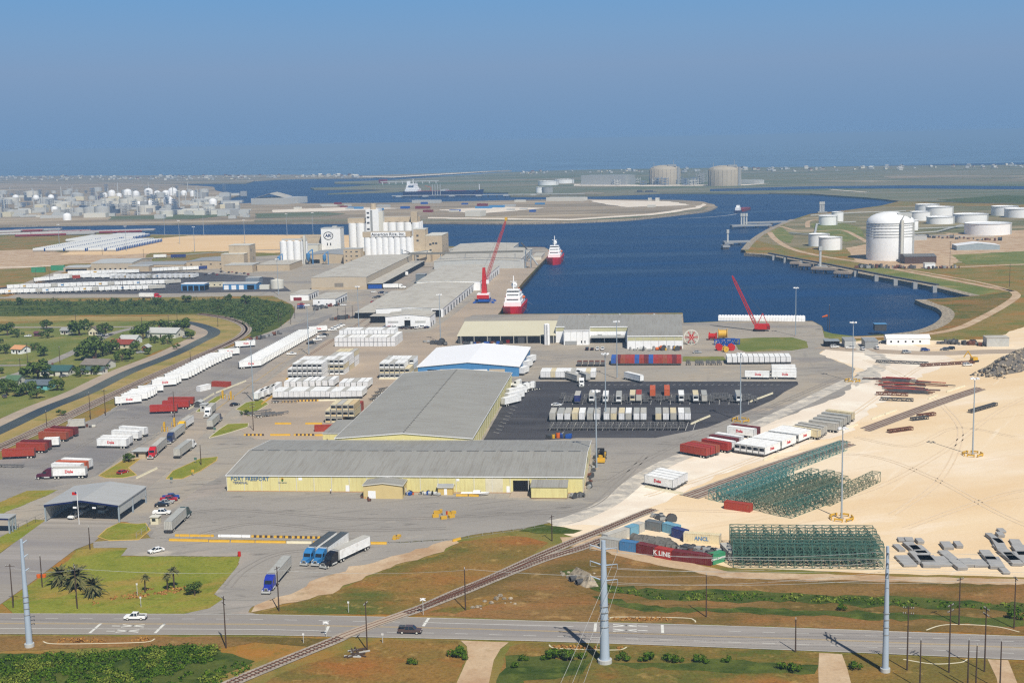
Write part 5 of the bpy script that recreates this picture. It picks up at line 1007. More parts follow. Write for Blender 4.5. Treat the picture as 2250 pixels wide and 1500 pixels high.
cols = ['blue', 'maroon', 'brick', 'red', 'red2', 'blue', 'red', 'maroon', 'blue', 'red2', 'red', 'brick', 'red2', 'maroon', 'red2']
names = dict(blue='blue', maroon='maroon', brick='orange-brown', red='brick red', red2='bright red')
for i, c in enumerate(cols):
    trailer(f'{names[c]} container trailer, {nth(i)} of the colourful row facing the workshop', G(1348 + i * 10.3, 803) + W(0, 6.1), GA + R(90), col=c, group='colourful container trailers below the workshop', wheels=False)
rowend(12, (1603, 801), (1733, 800), 'white row below the quay lawn', logo=False)
near('white trailer with red lettering alone beside the white row', (1636, 833), (1691, 834), logo=True)
near('white trailer with red lettering in front of the paired ones', (1694, 833), (1752, 834), logo=True); near('white trailer tucked behind the lettered pair', (1694, 826), (1752, 827)); near('white trailer at the back of the lettered pair', (1693, 819), (1750, 819))
# trailers and tractors by the deep warehouse
for i, (p, q) in enumerate([((1105, 895), (1150, 884)), ((1112, 885), (1158, 874)), ((1118, 874), (1160, 866))]):
    near(f'white trailer, {nth(i)} of three backed to the deep warehouse dock', p, q, L=11.5, group='trailers at the deep warehouse dock')
for i, (x, y, l) in enumerate([(1152, 822, 'white tank truck beside the blue wall'), (1160, 808, 'white trailer second along the blue wall'), (1168, 797, 'white trailer at the far end of the blue wall')]):
    trailer(l, G(x, y), GA + R(75), L=9, group='trailers along the blue wall')
for i, (x, y, r_) in enumerate([(1134, 862, 200), (1148, 858, 190), (1130, 850, 160), (1160, 855, 170)]):
    spawn(tractor_parts('truck_white'), 'yard_tractor', f'white yard tractor, {nth(i)} of the cluster by the dock of the deep warehouse', 'truck', G(x, y), R(r_), 'white tractors by the dock')
# --- sand yard
def block(place, p, q, n, step, cols, logo=False, L=12.2, face='trailer', **k):
    """n boxes side by side: the near one's near bottom edge runs p-q, the others lie step px further"""
    for i in range(n):
        c, a = mid2((p[0] + step[0] * i, p[1] + step[1] * i), (q[0] + step[0] * i, q[1] + step[1] * i), 1.25)
        cc = cols[i % len(cols)]; cn = names.get(cc, dict(white='white', greyroof='pale grey', cream='cream', grey='grey').get(cc, cc))
        trailer(f'{cn} trailer, {nth(i)} in the {place}', c, a + math.pi, L=L, col=cc, logo=logo and (i in (0,)), group='trailers in the ' + place, **k)
block('brick red trio on the sand', (1495, 998), (1551, 1008), 3, (10.5, -3), ['red', 'red2', 'brick'])
block('red and white pair behind the brick trio', (1539, 986), (1601, 997), 2, (10, -3.5), ['red2', 'white'])
block('maroon and white pair by the yellow mast base', (1556, 977), (1618, 987), 2, (11, -5), ['maroon', 'white'])
block('lettered white and maroon pair on the sand', (1596, 957), (1657, 965), 2, (8, -4), ['white', 'maroon'], logo=True)
block('white lettered trio at the asphalt edge', (1417, 1067), (1477, 1079), 4, (8, -4.5), ['white'], logo=True)
for k_, (cx, cy) in enumerate([(1680, 1006), (1717, 992), (1753, 977)]):
    e = [(36, -14.3), (34, -14.3), (34, -14.3)][k_]
    c0, c1 = G(cx, cy), G(cx + e[0], cy + e[1]); d = (c1 - c0).normalized(); n = Vector((-d.y, d.x, 0))
    for i in range(5):
        trailer(f'white trailer, {nth(i)} across in the {nth(k_)} block of the white sand rank', (c0 + c1) / 2 + n * (1.3 + 2.62 * i), math.atan2(-d.y, -d.x), L=12.2, group='white trailers in the long rank on the sand', logo=i == 0, reefer=True)
block('cream pair at the end of the white rank', (1735, 957), (1800, 968), 3, (7, -4.5), ['cream', 'greyroof', 'greyroof'])
block('grey-green rank beyond the white ones', (1776, 944), (1838, 952), 5, (9, -6), ['greyroof', 'grey', 'greyroof', 'grey', 'cream'])
c_, a_ = mid2((1598, 1119), (1640, 1125), 1.2); container('rust red container alone beside the green lattice frames', c_, a_, L=9, col='red')
# --- walled compound of containers
cp = [((1318, 1202), (1360, 1208), 'grey', 9, 'grey container at the compound corner under the steel pole'), ((1361, 1209), (1397, 1214), 'azure', 9, 'sky blue container in the compound wall between grey and maroon'), ((1398, 1214.5), (1437, 1223), 'maroon', 9, 'short maroon container in the compound wall beside the sky blue one'), ((1438, 1224), (1474, 1231), 'red2', 8, 'bright red container with white lettering in the compound wall'), ((1476, 1231), (1562, 1243), 'maroon', 13, 'long maroon container in the compound wall next to the green one'), ((1567, 1241), (1594, 1233), 'green', 6.5, 'green container ending the compound wall at an angle')]
for p, q, c, L, l in cp:
    cc, a_ = mid2(p, q, 1.22); t = container(l, cc, a_ + math.pi, L=(G(*q) - G(*p)).length, col=c, h=2.9)
    if c == 'red2': obj('lettering', stand(text_mesh('K LINE', 1.9, M_white, .04), '+y'), t, (.3, 1.24, 1.5))
    if c == 'green': obj('lettering', stand(text_mesh('CHINA SHIPPING', .75, M_white, .02), '+y'), t, (.3, 1.24, 1.5))
for p, q, c, l in [((1335, 1196), (1384, 1180), 'greyroof', 'pale container on the railway side of the compound'), ((1386, 1179), (1404, 1172), 'ltblue', 'small pale blue container on the railway side of the compound'), ((1405, 1172), (1417, 1167), 'greyroof', 'short pale container beside the slate one'), ((1417, 1163), (1450, 1169), 'slate', 'slate grey container at the compound head'), ((1455, 1168), (1485, 1176), 'ltblue', 'pale blue container behind the dark blue one'), ((1475, 1179), (1502, 1187), 'navy', 'dark blue open container inside the compound'), ((1501, 1191), (1582, 1197), 'cream', 'long cream container with blue wording across the compound back'), ((1582, 1213), (1600, 1232), 'greyroof', 'pale container with rusty end beside the stacked green frames')]:
    cc, a_ = mid2(p, q, 1.22); t = container(l, cc, a_, L=(G(*q) - G(*p)).length, col=c, h=2.9)
    if c == 'cream': obj('lettering', stand(text_mesh('ANCL', 1.6, M_skyblue, .03)), t, (0, -1.24, 1.5))
container('small dark green container by the tan open shed', W(-608, 1262), GA, L=14, col='green', h=5); container('second dark green container behind the first', W(-596, 1280), GA, L=14, col='green', h=5)
# --- depot rows across the green belt
def depot(n, p, q, hd, place, L=14, every=6):
    for i in range(n):
        c = lerp(p, q, i / (n - 1)); cc = 'greyroof' if (i * 7) % 9 == 4 else 'white'
        t = trailer(f'{"pale grey" if cc != "white" else "white"} trailer, {nth(i)} in the {place}', G(*c), R(hd) + rnd.uniform(-.03, .03), L=L, col=cc, group='trailers in the ' + place)
        if i % every == 2: obj('stripe', MB().box(-4, -1, -1.27, -1.25, 2, 3.2, M_yellow if i % 4 else M_skyblue), t)
for n, p, q, hd, pl_ in [(26, (2, 646), (345, 636), 24, 'depot row beside the green belt'), (26, (34, 635), (380, 624), 24, 'second row of the depot'), (16, (252, 613), (428, 611), 80, 'depot row of ends below the tan warehouse'), (7, (135, 611), (260, 611), 14, 'rank by the dark green containers'), (6, (166, 604), (290, 601), 8, 'back row of the depot'), (9, (92, 619), (150, 613), 30, 'small depot rank on the country road side'), (10, (350, 597), (425, 594), 205, 'dock row of the long low warehouse')]:
    depot(n, p, q, hd, pl_)
trailer('red short trailer among white ones at the depot back', G(168, 614), R(20), L=7, col='red'); trailer('blue container at the mill dock', G(446, 593), R(20), L=8, col='navy')
trailer('white trailer with dark curtain on the lane below the mill', G(352, 567), R(3), L=14); trailer('navy sided trailer on the lane below the mill', G(392, 567), R(3), L=16, col='navy')
# --- bare chassis
@lru_cache(None)
def bare_me(L=12.2):
    b = MB()
    for y in (-.5, .5): b.box(-L / 2, L / 2, y - .1, y + .1, .95, 1.25, M_chas)
    for x in (-L / 2 + .15, -L / 2 + 2, -1, 2, L / 2 - .2): b.box(x - .14, x + .14, -1.2, 1.2, .98, 1.22, M_chas)
    b.box(L / 2 - 2.6, L / 2 - 2.4, -.7, -.5, .05, 1, M_chas); b.box(L / 2 - 2.6, L / 2 - 2.4, .5, .7, .05, 1, M_chas)
    return b.mesh('frame')
def bare(label, loc, rz, group=None, L=12.2, sc=None):
    return spawn([('frame', bare_me(L))] + wheelset(L), 'container_chassis', label, 'chassis', loc, rz, group, sc)
for i in range(21):
    bare(f'empty chassis, {nth(i)} of the front row on the dark asphalt', G(1214 + i * 14.2 + rnd.uniform(-1, 1), 939), GA + R(90), 'empty chassis in the front row on the dark asphalt')
k_ = 0
for i, x in enumerate([452, 515, 545, 650, 665, 762, 885, 1000, 1180, 1300, 1325, 1400, 1440, 1540, 1565, 1725, 1745, 1780, 1800, 1860, 1885, 1920, 2050, 2090, 2130, 490, 700, 790, 910, 975, 1030, 1150, 1210, 1280, 1350, 1380, 1460, 1580, 1650, 1760, 1840, 1940, 2020]):
    bare(f'empty dark chassis, {nth(i)} among the second row on the dark asphalt', G(1120 + x / 3.947, 680 + (805 + rnd.uniform(-25, 12)) / 3.947) + W(0, 5), GA + R(90) * (1 if i % 3 else -1), 'empty chassis in the second row on the dark asphalt')
for i, x in enumerate([1550, 1630, 1665, 1725, 1770, 1820]): bare(f'empty chassis, {nth(i)} in the short row between red and white trailers', G(1120 + x / 3.947, 802) + W(0, 5), GA + R(90), 'empty chassis between the red and white trailer rows')
for i, (x, y) in enumerate([(575, 912), (590, 915), (605, 912), (568, 908)]): bare(f'empty chassis, {nth(i)} of the loose bunch in the stack yard', G(x, y), R(15 + i * 6), 'empty chassis loose in the stack yard')
for i, (x, y) in enumerate([(842, 870), (848, 862), (856, 855), (836, 877)]): bare(f'empty chassis, {nth(i)} leaning row beside the deep warehouse roof', G(x, y), R(40), 'empty chassis beside the deep warehouse')
bare('lone empty chassis in the left lot corner', G(18, 1027), R(-8)); bare('flat yellow-decked chassis beside the eleven trailers', G(625, 885), R(-6))
for i in range(5):
    t = spawn([('frame', bare_me(5)), ('tipper_body', MB().box(-2.6, 2.4, -1.2, 1.2, 1.25, 2.6, M_chas, M_rust).mesh('tipper'))] + wheelset(5), 'dump_trailer', f'short dark dump trailer, {nth(i)} of the row beside the red containers', 'trailer', G(1273 + i * 13, 805) + W(0, 2), GA + R(90), 'dark dump trailers')
# --- cars and pickups
CARC = dict(white=(246, 246, 246), silver=(190, 194, 198), black=(36, 38, 44), blue=(48, 76, 160), red=(190, 36, 44), grey=(110, 112, 116), navy=(40, 52, 92), brown=(96, 78, 76))
@lru_cache(None)
def car_parts(kind, col):
    m = mat('car_' + col, CARC[col], .3, .04, coat=.3); ps = []
    if kind == 'pickup':
        L, H = 5.6, 1.85; low = [(-2.8, .45), (-2.8, 1.1), (2.1, 1.1), (2.75, .98), (2.8, .45)]
        cabp = [(-.75, 1.1), (-.65, 1.82), (.75, 1.84), (1.45, 1.1)]
    elif kind == 'crew':
        L, H = 5.8, 1.9; low = [(-2.9, .45), (-2.9, 1.12), (2.1, 1.12), (2.8, 1.0), (2.9, .45)]; cabp = [(-1.15, 1.12), (-1.0, 1.86), (.8, 1.88), (1.5, 1.12)]
    elif kind == 'suv':
        L, H = 4.8, 1.8; low = [(-2.4, .4), (-2.4, 1.05), (1.5, 1.05), (2.3, .95), (2.4, .4)]; cabp = [(-2.3, 1.05), (-2.1, 1.75), (.4, 1.78), (1.3, 1.05)]
    else:
        L, H = 4.7, 1.45; low = [(-2.35, .35), (-2.35, .9), (1.2, .92), (2.2, .8), (2.35, .35)]; cabp = [(-1.9, .9), (-1.2, 1.42), (.2, 1.44), (1.15, .92)]
    b = MB().side(low, -.93, .93, m)
    n = len(cabp); c = MB(); roof = [p for p in cabp if p[1] > 1.2]
    vs = [(x, s * (.9 if z < 1.2 else .74), z) for s in (-1, 1) for x, z in cabp]
    b.raw(vs, [(1, 2, n + 2, n + 1)], m)
    if kind in ('pickup', 'crew'):
        bx = cabp[0][0] - .06
        b.box(-L / 2 + .1, bx, -.75, .75, 1.1, 1.105, M_dgrey)
        for s in (-.86, .86): b.box(-L / 2, bx, s - .07, s + .07, 1.1, 1.26, m)
        b.box(-L / 2, -L / 2 + .1, -.9, .9, 1.1, 1.26, m)
    ps.append(('body', b.mesh('body')))
    g = MB().raw(vs, [(0, 1, n + 1, n), (2, 3, n + 3, n + 2), (0, 3, 2, 1), (n, n + 1, n + 2, n + 3)], M_glass); ps.append(('window_pane', g.mesh('window')))
    pil = MB()
    for s in (-1, 1):
        for x0, x1 in ((cabp[1][0], cabp[0][0]), ((cabp[1][0] + cabp[2][0]) / 2, (cabp[1][0] + cabp[2][0]) / 2), (cabp[2][0], cabp[3][0])): pil.bar((x0, s * .75, roof[0][1]), (x1, s * .905, cabp[0][1]), .1, m)
    ps.append(('pillar_frame', pil.mesh('pillar')))
    for s in (-1, 1):
        for x in (-L * .31, L * .32): ps.append(('wheel', wheel_me(.37, .24), (x, s * .83, .37)))
        ps.append(('headlight', MB().box(L / 2 - .06, L / 2 + .01, s * .68 - .16, s * .68 + .16, .68, .84, M_white).mesh('headlight')))
        ps.append(('tail_light', MB().box(-L / 2 - .01, -L / 2 + .05, s * .78 - .1, s * .78 + .1, .72, .98, M_red).mesh('tail_light')))
    ps.append(('bumper', MB().box(L / 2 - .02, L / 2 + .1, -.88, .88, .42, .6, M_dgrey).box(-L / 2 - .1, -L / 2 + .02, -.88, .88, .42, .6, M_dgrey).mesh('bumper')))
    return ps
def car(kind, col, px, hd, label, group=None, z=.1):
    nm = dict(pickup='pickup_truck', crew='pickup_truck', suv='suv_car', sedan='parked_car')[kind]
    return spawn(car_parts(kind, col), nm, label, 'pickup' if kind in ('pickup', 'crew') else 'car', G(*px) + Vector((0, 0, z)), R(hd), group)
car('pickup', 'white', (298, 1361), 176, 'white single-cab pickup driving along the highway', z=.16)
t = car('crew', 'brown', (901, 1391), -8, 'brown crew-cab pickup with black bonnet on the highway', z=.16); obj('bed_rack', MB().box(-2.7, -1.2, -.8, .8, 1.7, 1.76, M_dgrey).box(-2.7, -2.62, -.8, .8, 1.2, 1.7, M_dgrey), t)
car('sedan', 'white', (343, 1213), 220, 'white sports coupe parked on the apron above the lawn')
for i, (x, y, k, c) in enumerate([(356, 1112, 'sedan', 'black'), (366, 1106, 'sedan', 'silver'), (371, 1101, 'crew', 'red'), (376, 1096, 'crew', 'blue')]): car(k, c, (x, y), 10, f'{c} {"pickup" if k == "crew" else "car"} in the slanting bay beside the gate canopy', 'cars beside the gate canopy')
car('crew', 'white', (356, 1130), 0, 'white crew-cab pickup behind the cream guard hut')
car('crew', 'white', (166, 1137), 250, 'white pickup waiting under the gate canopy')
car('sedan', 'red', (270, 1040), 60, 'small red car on the triangular grass island drive'); car('sedan', 'black', (516, 891), 50, 'dark car with white roof on the truck road')
car('sedan', 'white', (1223, 892), -10, 'white car alone on the dark asphalt'); car('pickup', 'white', (641, 780), 5, 'white pickup beside the long trailer row on the truck road')
for i, (x, y) in enumerate([(684, 756), (697, 749), (706, 742), (712, 738)]): car('crew', ['black', 'white', 'white', 'black'][i], (x, y), 25, f'{["black","white","white","black"][i]} pickup, {nth(i)} of the cluster beside the trailer row end', 'pickups beside the trailer row end')
for i, (x, y) in enumerate([(730, 727), (736, 723), (743, 720), (749, 717)]): car('crew', 'white', (x, y), 20, f'white pickup, {nth(i)} of four parked on the verge of the truck road', 'white pickups on the truck road verge')
for i in range(10): car(['sedan', 'suv', 'crew'][i % 3], ['blue', 'red', 'white', 'grey', 'black', 'grey', 'black', 'white', 'white', 'navy'][i], (845 + i * 10.3, 722 - (i > 7) * 1), 60, f'{["blue","red","white","grey","black","grey","black","white","white","navy"][i]} car, {nth(i)} before the white quay shed', 'cars before the white quay shed')
car('crew', 'red', (795, 727), 0, 'red pickup on the road beside the low dock'); car('sedan', 'black', (832, 727), 0, 'black car beside the red pickup near the dock'); car('crew', 'navy', (788, 696), 20, 'navy pickup beside the substation frames')
for i in range(16): car(['sedan', 'suv', 'crew'][i % 3], ['white', 'navy', 'silver', 'black', 'red', 'white', 'grey', 'black'][i % 8], (822 + (i % 6) * 13 + rnd.uniform(-3, 3), 645 + (i // 6) * 9 + rnd.uniform(-2, 2)), rnd.choice((20, 200)), f'{["white","navy","silver","black","red","white","grey","black"][i % 8]} car, {nth(i)} of the staff parking below the tan warehouse', 'staff cars below the tan warehouse')
for i in range(5): car('sedan', ['black', 'grey', 'red', 'black', 'white'][i], (694 + i * 15, 674 - i * .5), 10, f'{["black","grey","red","black","white"][i]} car, {nth(i)} along the white garage', 'cars along the white garage')
for i in range(3): car('crew', ['red', 'blue', 'navy'][i], (662, 671 + i * 4), 5, f'{["red","blue","navy"][i]} pickup beside the maroon garage door', 'pickups beside the small garage')
for i, (x, c) in enumerate([(1290, 'black'), (1301, 'black'), (1313, 'white'), (1324, 'white')]): car(['suv', 'sedan', 'crew', 'crew'][i], c, (x, 769), 84, f'{c} car, {nth(i)} of four nose-in at the workshop front', 'cars at the workshop front')
car('sedan', 'silver', (1532, 776), -6, 'silver blue car on the road below the workshop')
for i, (x, y, c) in enumerate([(1834, 764, 'white'), (1868, 766, 'white'), (1895, 769, 'white'), (1926, 767, 'white'), (1992, 776, 'silver'), (2033, 771, 'blue'), (2076, 770, 'grey'), (2088, 768, 'black'), (2126, 804, 'white'), (1940, 755, 'black')]): car('suv', c, (x, y), rnd.choice((0, 170, 90)), f'{c} car, {nth(i)} of those scattered along the sand yard cabins', 'cars along the sand yard cabins')
for i in range(12): car('sedan', ['black', 'white', 'grey', 'red'][i % 4], (452 + i * 8.5, 602 + rnd.uniform(-4, 3)), 90, f'small {["black","white","grey","red"][i % 4]} car, {nth(i)} in the mill staff parking', 'cars in the mill staff parking')
# ------------------------------------------------------------------ masts, poles and wires
def RY(px, py, y):
    d = Fv * FPX + Rv * (px - 1125) - Uv * (py - 750); t = y / d.y
    return Vector((d.x * t, y, CH + d.z * t))
@lru_cache(None)
def mast_parts(cage):
    ps = [('pole', MB().cyl((0, 0, 0), (0, 0, 29), .32, M_steel, r2=.16, n=10).mesh('pole', True)), ('lamp_ring', MB().lathe([(.8, 28.6), (.9, 28.7), (.8, 28.8)], M_steel, n=10).mesh('lamp_ring'))]
    lm = MB().raw([], [], M_steel); lm.box(-.45, .45, -.35, .35, -.25, .25, M_white); lm = lm.mesh('floodlight')
    for i in range(5): ps.append(('floodlight', lm, (1.25 * math.cos(i * 1.257), 1.25 * math.sin(i * 1.257), 28.9), i * 1.257))
    ps.append(('footing', MB().cyl((0, 0, 0), (0, 0, .5), .8, M_apron, n=12).mesh('footing')))
    return ps
bk = MB().bar((-1.4, 0, .75), (1.4, 0, .75), .3, M_yellow, .5).bar((-1.2, 0, 0), (-1.2, 0, .7), .3, M_yellow).bar((1.2, 0, 0), (1.2, 0, .7), .3, M_yellow).mesh('guard_rail')
for i, (x, y, c, l) in enumerate([(1627, 925, 1, 'tall floodlight mast with yellow guard rails below the white row'), (1873, 838, 1, 'tall floodlight mast with yellow guard rails at the asphalt end'), (2137, 1000, 1, 'tall floodlight mast standing alone in the open sand'), (1849, 1140, 1, 'tall floodlight mast behind the stacked green frames'), (1311, 1030, 0, 'floodlight mast at the gable end of the lettered warehouse'), (1331, 924, 0, 'floodlight mast rising from the front trailer row'), (1356, 832, 0, 'floodlight mast with two yellow posts beside the slanted white trailer'),
      (557, 882, 0, 'floodlight mast at the small sign island of the truck road'), (679, 780, 0, 'floodlight mast beside the white pickup on the truck road'), (789, 728, 0, 'floodlight mast by the red pickup near the low dock'), (968, 752, 0, 'floodlight mast before the cream-roofed shed'), (1748, 738, 0, 'floodlight mast near the crawler crane on the slip quay'), (612, 648, 0, 'floodlight mast beside the round water tank'), (131, 545, 0, 'floodlight mast behind the tower sections on the channel bank'),
      (278, 551, 0, 'floodlight mast among the white tower sections'), (428, 554, 0, 'floodlight mast at the near edge of the peach sand'), (395, 536, 0, 'floodlight mast in the middle of the peach sand'), (362, 517, 0, 'floodlight mast on the channel edge behind the tower sections'), (448, 518, 0, 'floodlight mast on the channel edge of the peach sand'), (538, 535, 0, 'floodlight mast on the peach sand left of the slim silos'), (631, 518, 0, 'floodlight mast on the channel edge behind the slim silos'), (688, 515, 0, 'floodlight mast on the channel edge beside the logo tower')]):
    spawn(mast_parts(0), 'light_mast', l, 'light mast', G(x, y), .3 * i)
    if c:
        for k in range(6): single('guard_rail', bk, 'yellow steel guard rail round the foot of a floodlight mast', 'guard rail', G(x, y) + Vector((3.4 * math.cos(k * 1.047), 3.4 * math.sin(k * 1.047), .08)), k * 1.047 + 1.57, 'yellow guard rails round the masts')
@lru_cache(None)
def pole_parts(h, arms):
    ps = [('pole', MB().cyl((0, 0, 0), (0, 0, h), .19, M_wood, r2=.12, n=8).mesh('pole'))]
    for k in range(arms):
        z = h - .5 - k * 1.3
        ps.append(('crossarm', MB().box(-1.2, 1.2, -.07, .07, z - .07, z + .07, M_wood).mesh('crossarm'), (0, 0, 0), 0, [('insulator', MB().cyl((x, 0, z), (x, 0, z + .35), .07, M_lgrey, n=6).mesh('insulator')) for x in (-1.1, -.6, .6, 1.1)]))
    if arms == 0: ps.append(('pole_cap', MB().cyl((0, 0, h), (0, 0, h + .5), .1, M_lgrey, n=6).mesh('cap')))
    return ps
PL = [(807, 1428, 12, 1, 'leaning wooden pole at the rail crossing by the broken timber'), (1023, 1340, 11, 0, 'dark wooden pole between the tracks and the culvert'), (1552, 1355, 11, 0, 'slim wooden pole before the ditch right of the steel tower'), (613, 1342, 12, 1, 'wooden pole beside the royal blue truck'), (497, 1423, 13, 2, 'wooden pole with transformer arms at the scrub end'), (29, 1335, 12, 1, 'dark pole on the lawn corner next to the entry road'), (93, 1290, 9, 0, 'wooden pole with orange drum at the lawn edge'), (170, 1337, 12, 1, 'wooden pole in front of the date palms'), (198, 1207, 7, 0, 'short pole at the tip of the small gate island'), (1213, 1188, 8, 1, 'wooden pole in the weeds by the sand corner'),
      (442, 1022, 8, 0, 'pole on the oval grass island'), (1993, 1472, 15, 2, 'first wooden pole right of the plain steel pole'), (2085, 1477, 16, 2, 'second wooden pole right of the plain steel pole'), (2163, 1475, 15, 2, 'third wooden pole right of the plain steel pole'), (1748, 1432, 8, 0, 'short slim pole on the highway verge'), (2107, 1372, 12, 1, 'wooden pole beyond the highway beside the white boxes'), (2228, 1380, 13, 1, 'wooden pole beyond the highway at the frame edge'),
      (2021, 1512, 11, 0, 'bare pole rising from the bottom verge'), (2126, 1512, 11, 0, 'bare pole between two wooden ones on the bottom verge'), (2144, 1515, 10, 0, 'shorter bare pole beside its twin on the bottom verge'), (2197, 1515, 11, 0, 'bare pole by the last dirt drive'), (232, 913, 12, 1, 'wooden pole beside the railway at the first white trailer'), (199, 921, 12, 0, 'lamp pole beside the railway near the fence'), (103, 938, 7, 0, 'thin pole beside the tracks above the red containers'), (384, 923, 13, 1, 'wooden pole behind the bright red container'), (46, 828, 10, 1, 'wooden pole by the lane near the green-roofed house'), (132, 799, 10, 1, 'wooden pole by the lane above the grey-roofed house'), (61, 799, 12, 1, 'wooden pole beside the small white house'),
      (419, 799, 7, 0, 'short pole between canal levee and railway'), (390, 715, 9, 1, 'wooden pole at the canal bend'), (479, 718, 7, 0, 'short pole inside the railway curve'), (371, 722, 9, 1, 'wooden pole before the long white house'), (312, 722, 8, 1, 'wooden pole at the lane bend'), (167, 716, 8, 1, 'wooden pole in front of the levee'), (557, 946, 12, 2, 'wooden pole with double arms beside the stack yard fence'), (639, 712, 9, 1, 'pole in the line along the truck road, lowest one'), (648, 700, 9, 1, 'pole in the line along the truck road, second one'), (618, 718, 9, 1, 'pole at the green belt corner'), (612, 708, 9, 1, 'pole behind the green belt corner'), (775, 700, 9, 1, 'pole in the substation'), (743, 706, 9, 1, 'pole beside the substation'), (760, 703, 9, 1, 'middle pole at the substation'),
      (1822, 728, 16, 0, 'dark flag pole on the slip bank'), (2087, 585, 22, 1, 'tall pole on the terminal ground'), (2218, 630, 18, 1, 'tall pole beside the shore track'), (80, 620, 12, 1, 'pole beside the depot road'), (270, 640, 14, 0, 'pole among the depot trailers'), (110, 622, 12, 0, 'pole at the depot rank'), (225, 560, 11, 1, 'pole along the country lane'), (316, 570, 11, 1, 'pole along the lane before the tan warehouse')]
for i, (x, y, h, ar, l) in enumerate(PL):
    spawn(pole_parts(h, ar), 'utility_pole', l, 'utility pole', G(x, y), GA + R(80) + i)
    if i in (0, 1, 3, 5, 7): pass
def steel_pole(x, y, h, l, arms, r=1.15):
    t = thing('transmission_pole', l, 'steel pole', G(x, y), 0)
    m = mat('pole_steel', (184, 200, 220), .5, .05, .3)
    obj('shaft', MB().cyl((0, 0, .3), (0, 0, h * .42), r, m, r2=r * .78, n=16).cyl((0, 0, h * .42), (0, 0, h), r * .8, m, r2=r * .42, n=16).mesh('shaft', True), t)
    obj('foundation', MB().cyl((0, 0, 0), (0, 0, .9), r * 1.45, M_lgrey, n=18), t)
    rg = MB()
    for z in (.3, .36, .42, .47): rg.lathe([(r * .96, h * z), (r * .99, h * z + .1), (r * .96, h * z + .2)], M_grey, n=16)
    obj('joint_ring', rg, t)
    tips = []
    for z, s, ang_, L in arms:
        d = Vector((math.cos(ang_) * s, math.sin(ang_) * s, 0)); p = d * .3; p.z = z; q = d * L; q.z = z + .7
        obj('crossarm', MB().cyl(p, q, .2, m, r2=.1, n=8).mesh('crossarm'), t); obj('insulator', MB().cyl(q, q - Vector((0, 0, 1.2)), .1, M_grey, n=6).mesh('insulator'), t)
        tips.append(G(x, y) + q - Vector((0, 0, 1.2)))
    return tips
ARM = R(-25)
T1 = steel_pole(1329, 1455, 29, 'large tapered steel transmission pole with six arms beside the highway', [(z, s, ARM, 3.3) for z in (27, 23.2, 19.6) for s in (-1, 1)])
T2 = steel_pole(1945, 1475, 29, 'slim tapered steel transmission pole with short arms beside the stacked green frames', [(z, s, R(80), 2.6) for z in (27.5, 25.2, 22.9) for s in (-1, 1)], .75)
T3 = steel_pole(65, 1420, 27, 'slim steel transmission pole with small brackets beside the scrub', [(z, 1, R(20), 1.3) for z in (26, 22.5, 19)], .8)
def wire(p, q, sag, l, group, r=.035):
    P = [p.lerp(q, i / 14) - Vector((0, 0, sag * 4 * (i / 14) * (1 - i / 14))) for i in range(15)]; b = MB()
    for a, c in zip(P, P[1:]): b.cyl(a, c, r, M_lgrey, n=4, caps=False)
    single('power_line', b, l, 'power line', group=group)
for i in range(6): wire(T1[i], T2[i], 1.2, f'conductor wire, {nth(i)} of six strung between the two steel poles', 'wires between the steel poles')
for i in range(6): wire(T2[i], T2[i] + Vector((75, -4, 0)), 1.0, f'conductor wire, {nth(i)} of six running off beyond the slim steel pole', 'wires beyond the slim steel pole')
for i in (1, 3, 5): wire(T1[i], G(1190 + i * 14, 1560, 12), .6, f'conductor wire, {nth(i // 2)} of three dropping towards the bottom edge from the large pole', 'wires dropping from the large steel pole')
wp = [G(29, 1335), G(170, 1337), G(613, 1342), G(1023, 1340), G(1552, 1355), G(2107, 1372)]
for k, (p, q) in enumerate(zip(wp, wp[1:])):
    for s in (0, .9): wire(p + Vector((s, 0, 11)), q + Vector((s, 0, 10.7)), .9, f'thin overhead wire, {["lower", "upper"][s > 0]} one of span {nth(k)} along the highway', 'overhead wires along the highway', .02)
# ------------------------------------------------------------------ fences, barriers, bollards
def fence(pts, l, h=2.1, step=3.2, m=None, rail=True):
    P = [G(*p) for p in pts]; m = m or M_grey; b = MB(); n = 0
    t = thing('chain_fence', l, 'fence', P[0]); rb = MB()
    for p, q in zip(P, P[1:]):
        L = (q - p).length; k = max(1, int(L / step))
        for i in range(k): c = p + (q - p) * i / k - P[0]; b.box(c.x - .05, c.x + .05, c.y - .05, c.y + .05, 0, h, m)
        if rail:
            for z in (h - .05, h * .5): rb.bar(p - P[0] + Vector((0, 0, z)), q - P[0] + Vector((0, 0, z)), .045, m)
            b.bar(p - P[0] + Vector((0, 0, .1)), q - P[0] + Vector((0, 0, .1)), .05, m)
    obj('post_frame', b, t); obj('rail_frame', rb, t)
fence([(372, 1186), (600, 1190), (880, 1194), (1000, 1187), (1060, 1176), (1150, 1163), (1200, 1156)], 'chain link fence along the front of the main yard')
fence([(22, 1172), (60, 1156), (96, 1140)], 'dark chain link fence between the two gate canopies', m=M_dgrey)
fence([(200, 940), (240, 914), (258, 900)], 'chain link fence at the railway side of the left lot'); fence([(430, 905), (380, 935), (300, 985), (210, 1045)], 'chain link fence between the left lot and the truck road')
fence([(300, 1183), (322, 1168), (330, 1150)], 'short fence round the yellow gate equipment'); fence([(590, 742), (640, 722), (690, 690), (700, 668)], 'fence along the green belt corner'); fence([(150, 1100), (180, 1085), (210, 1066)], 'fence beside the maroon truck')
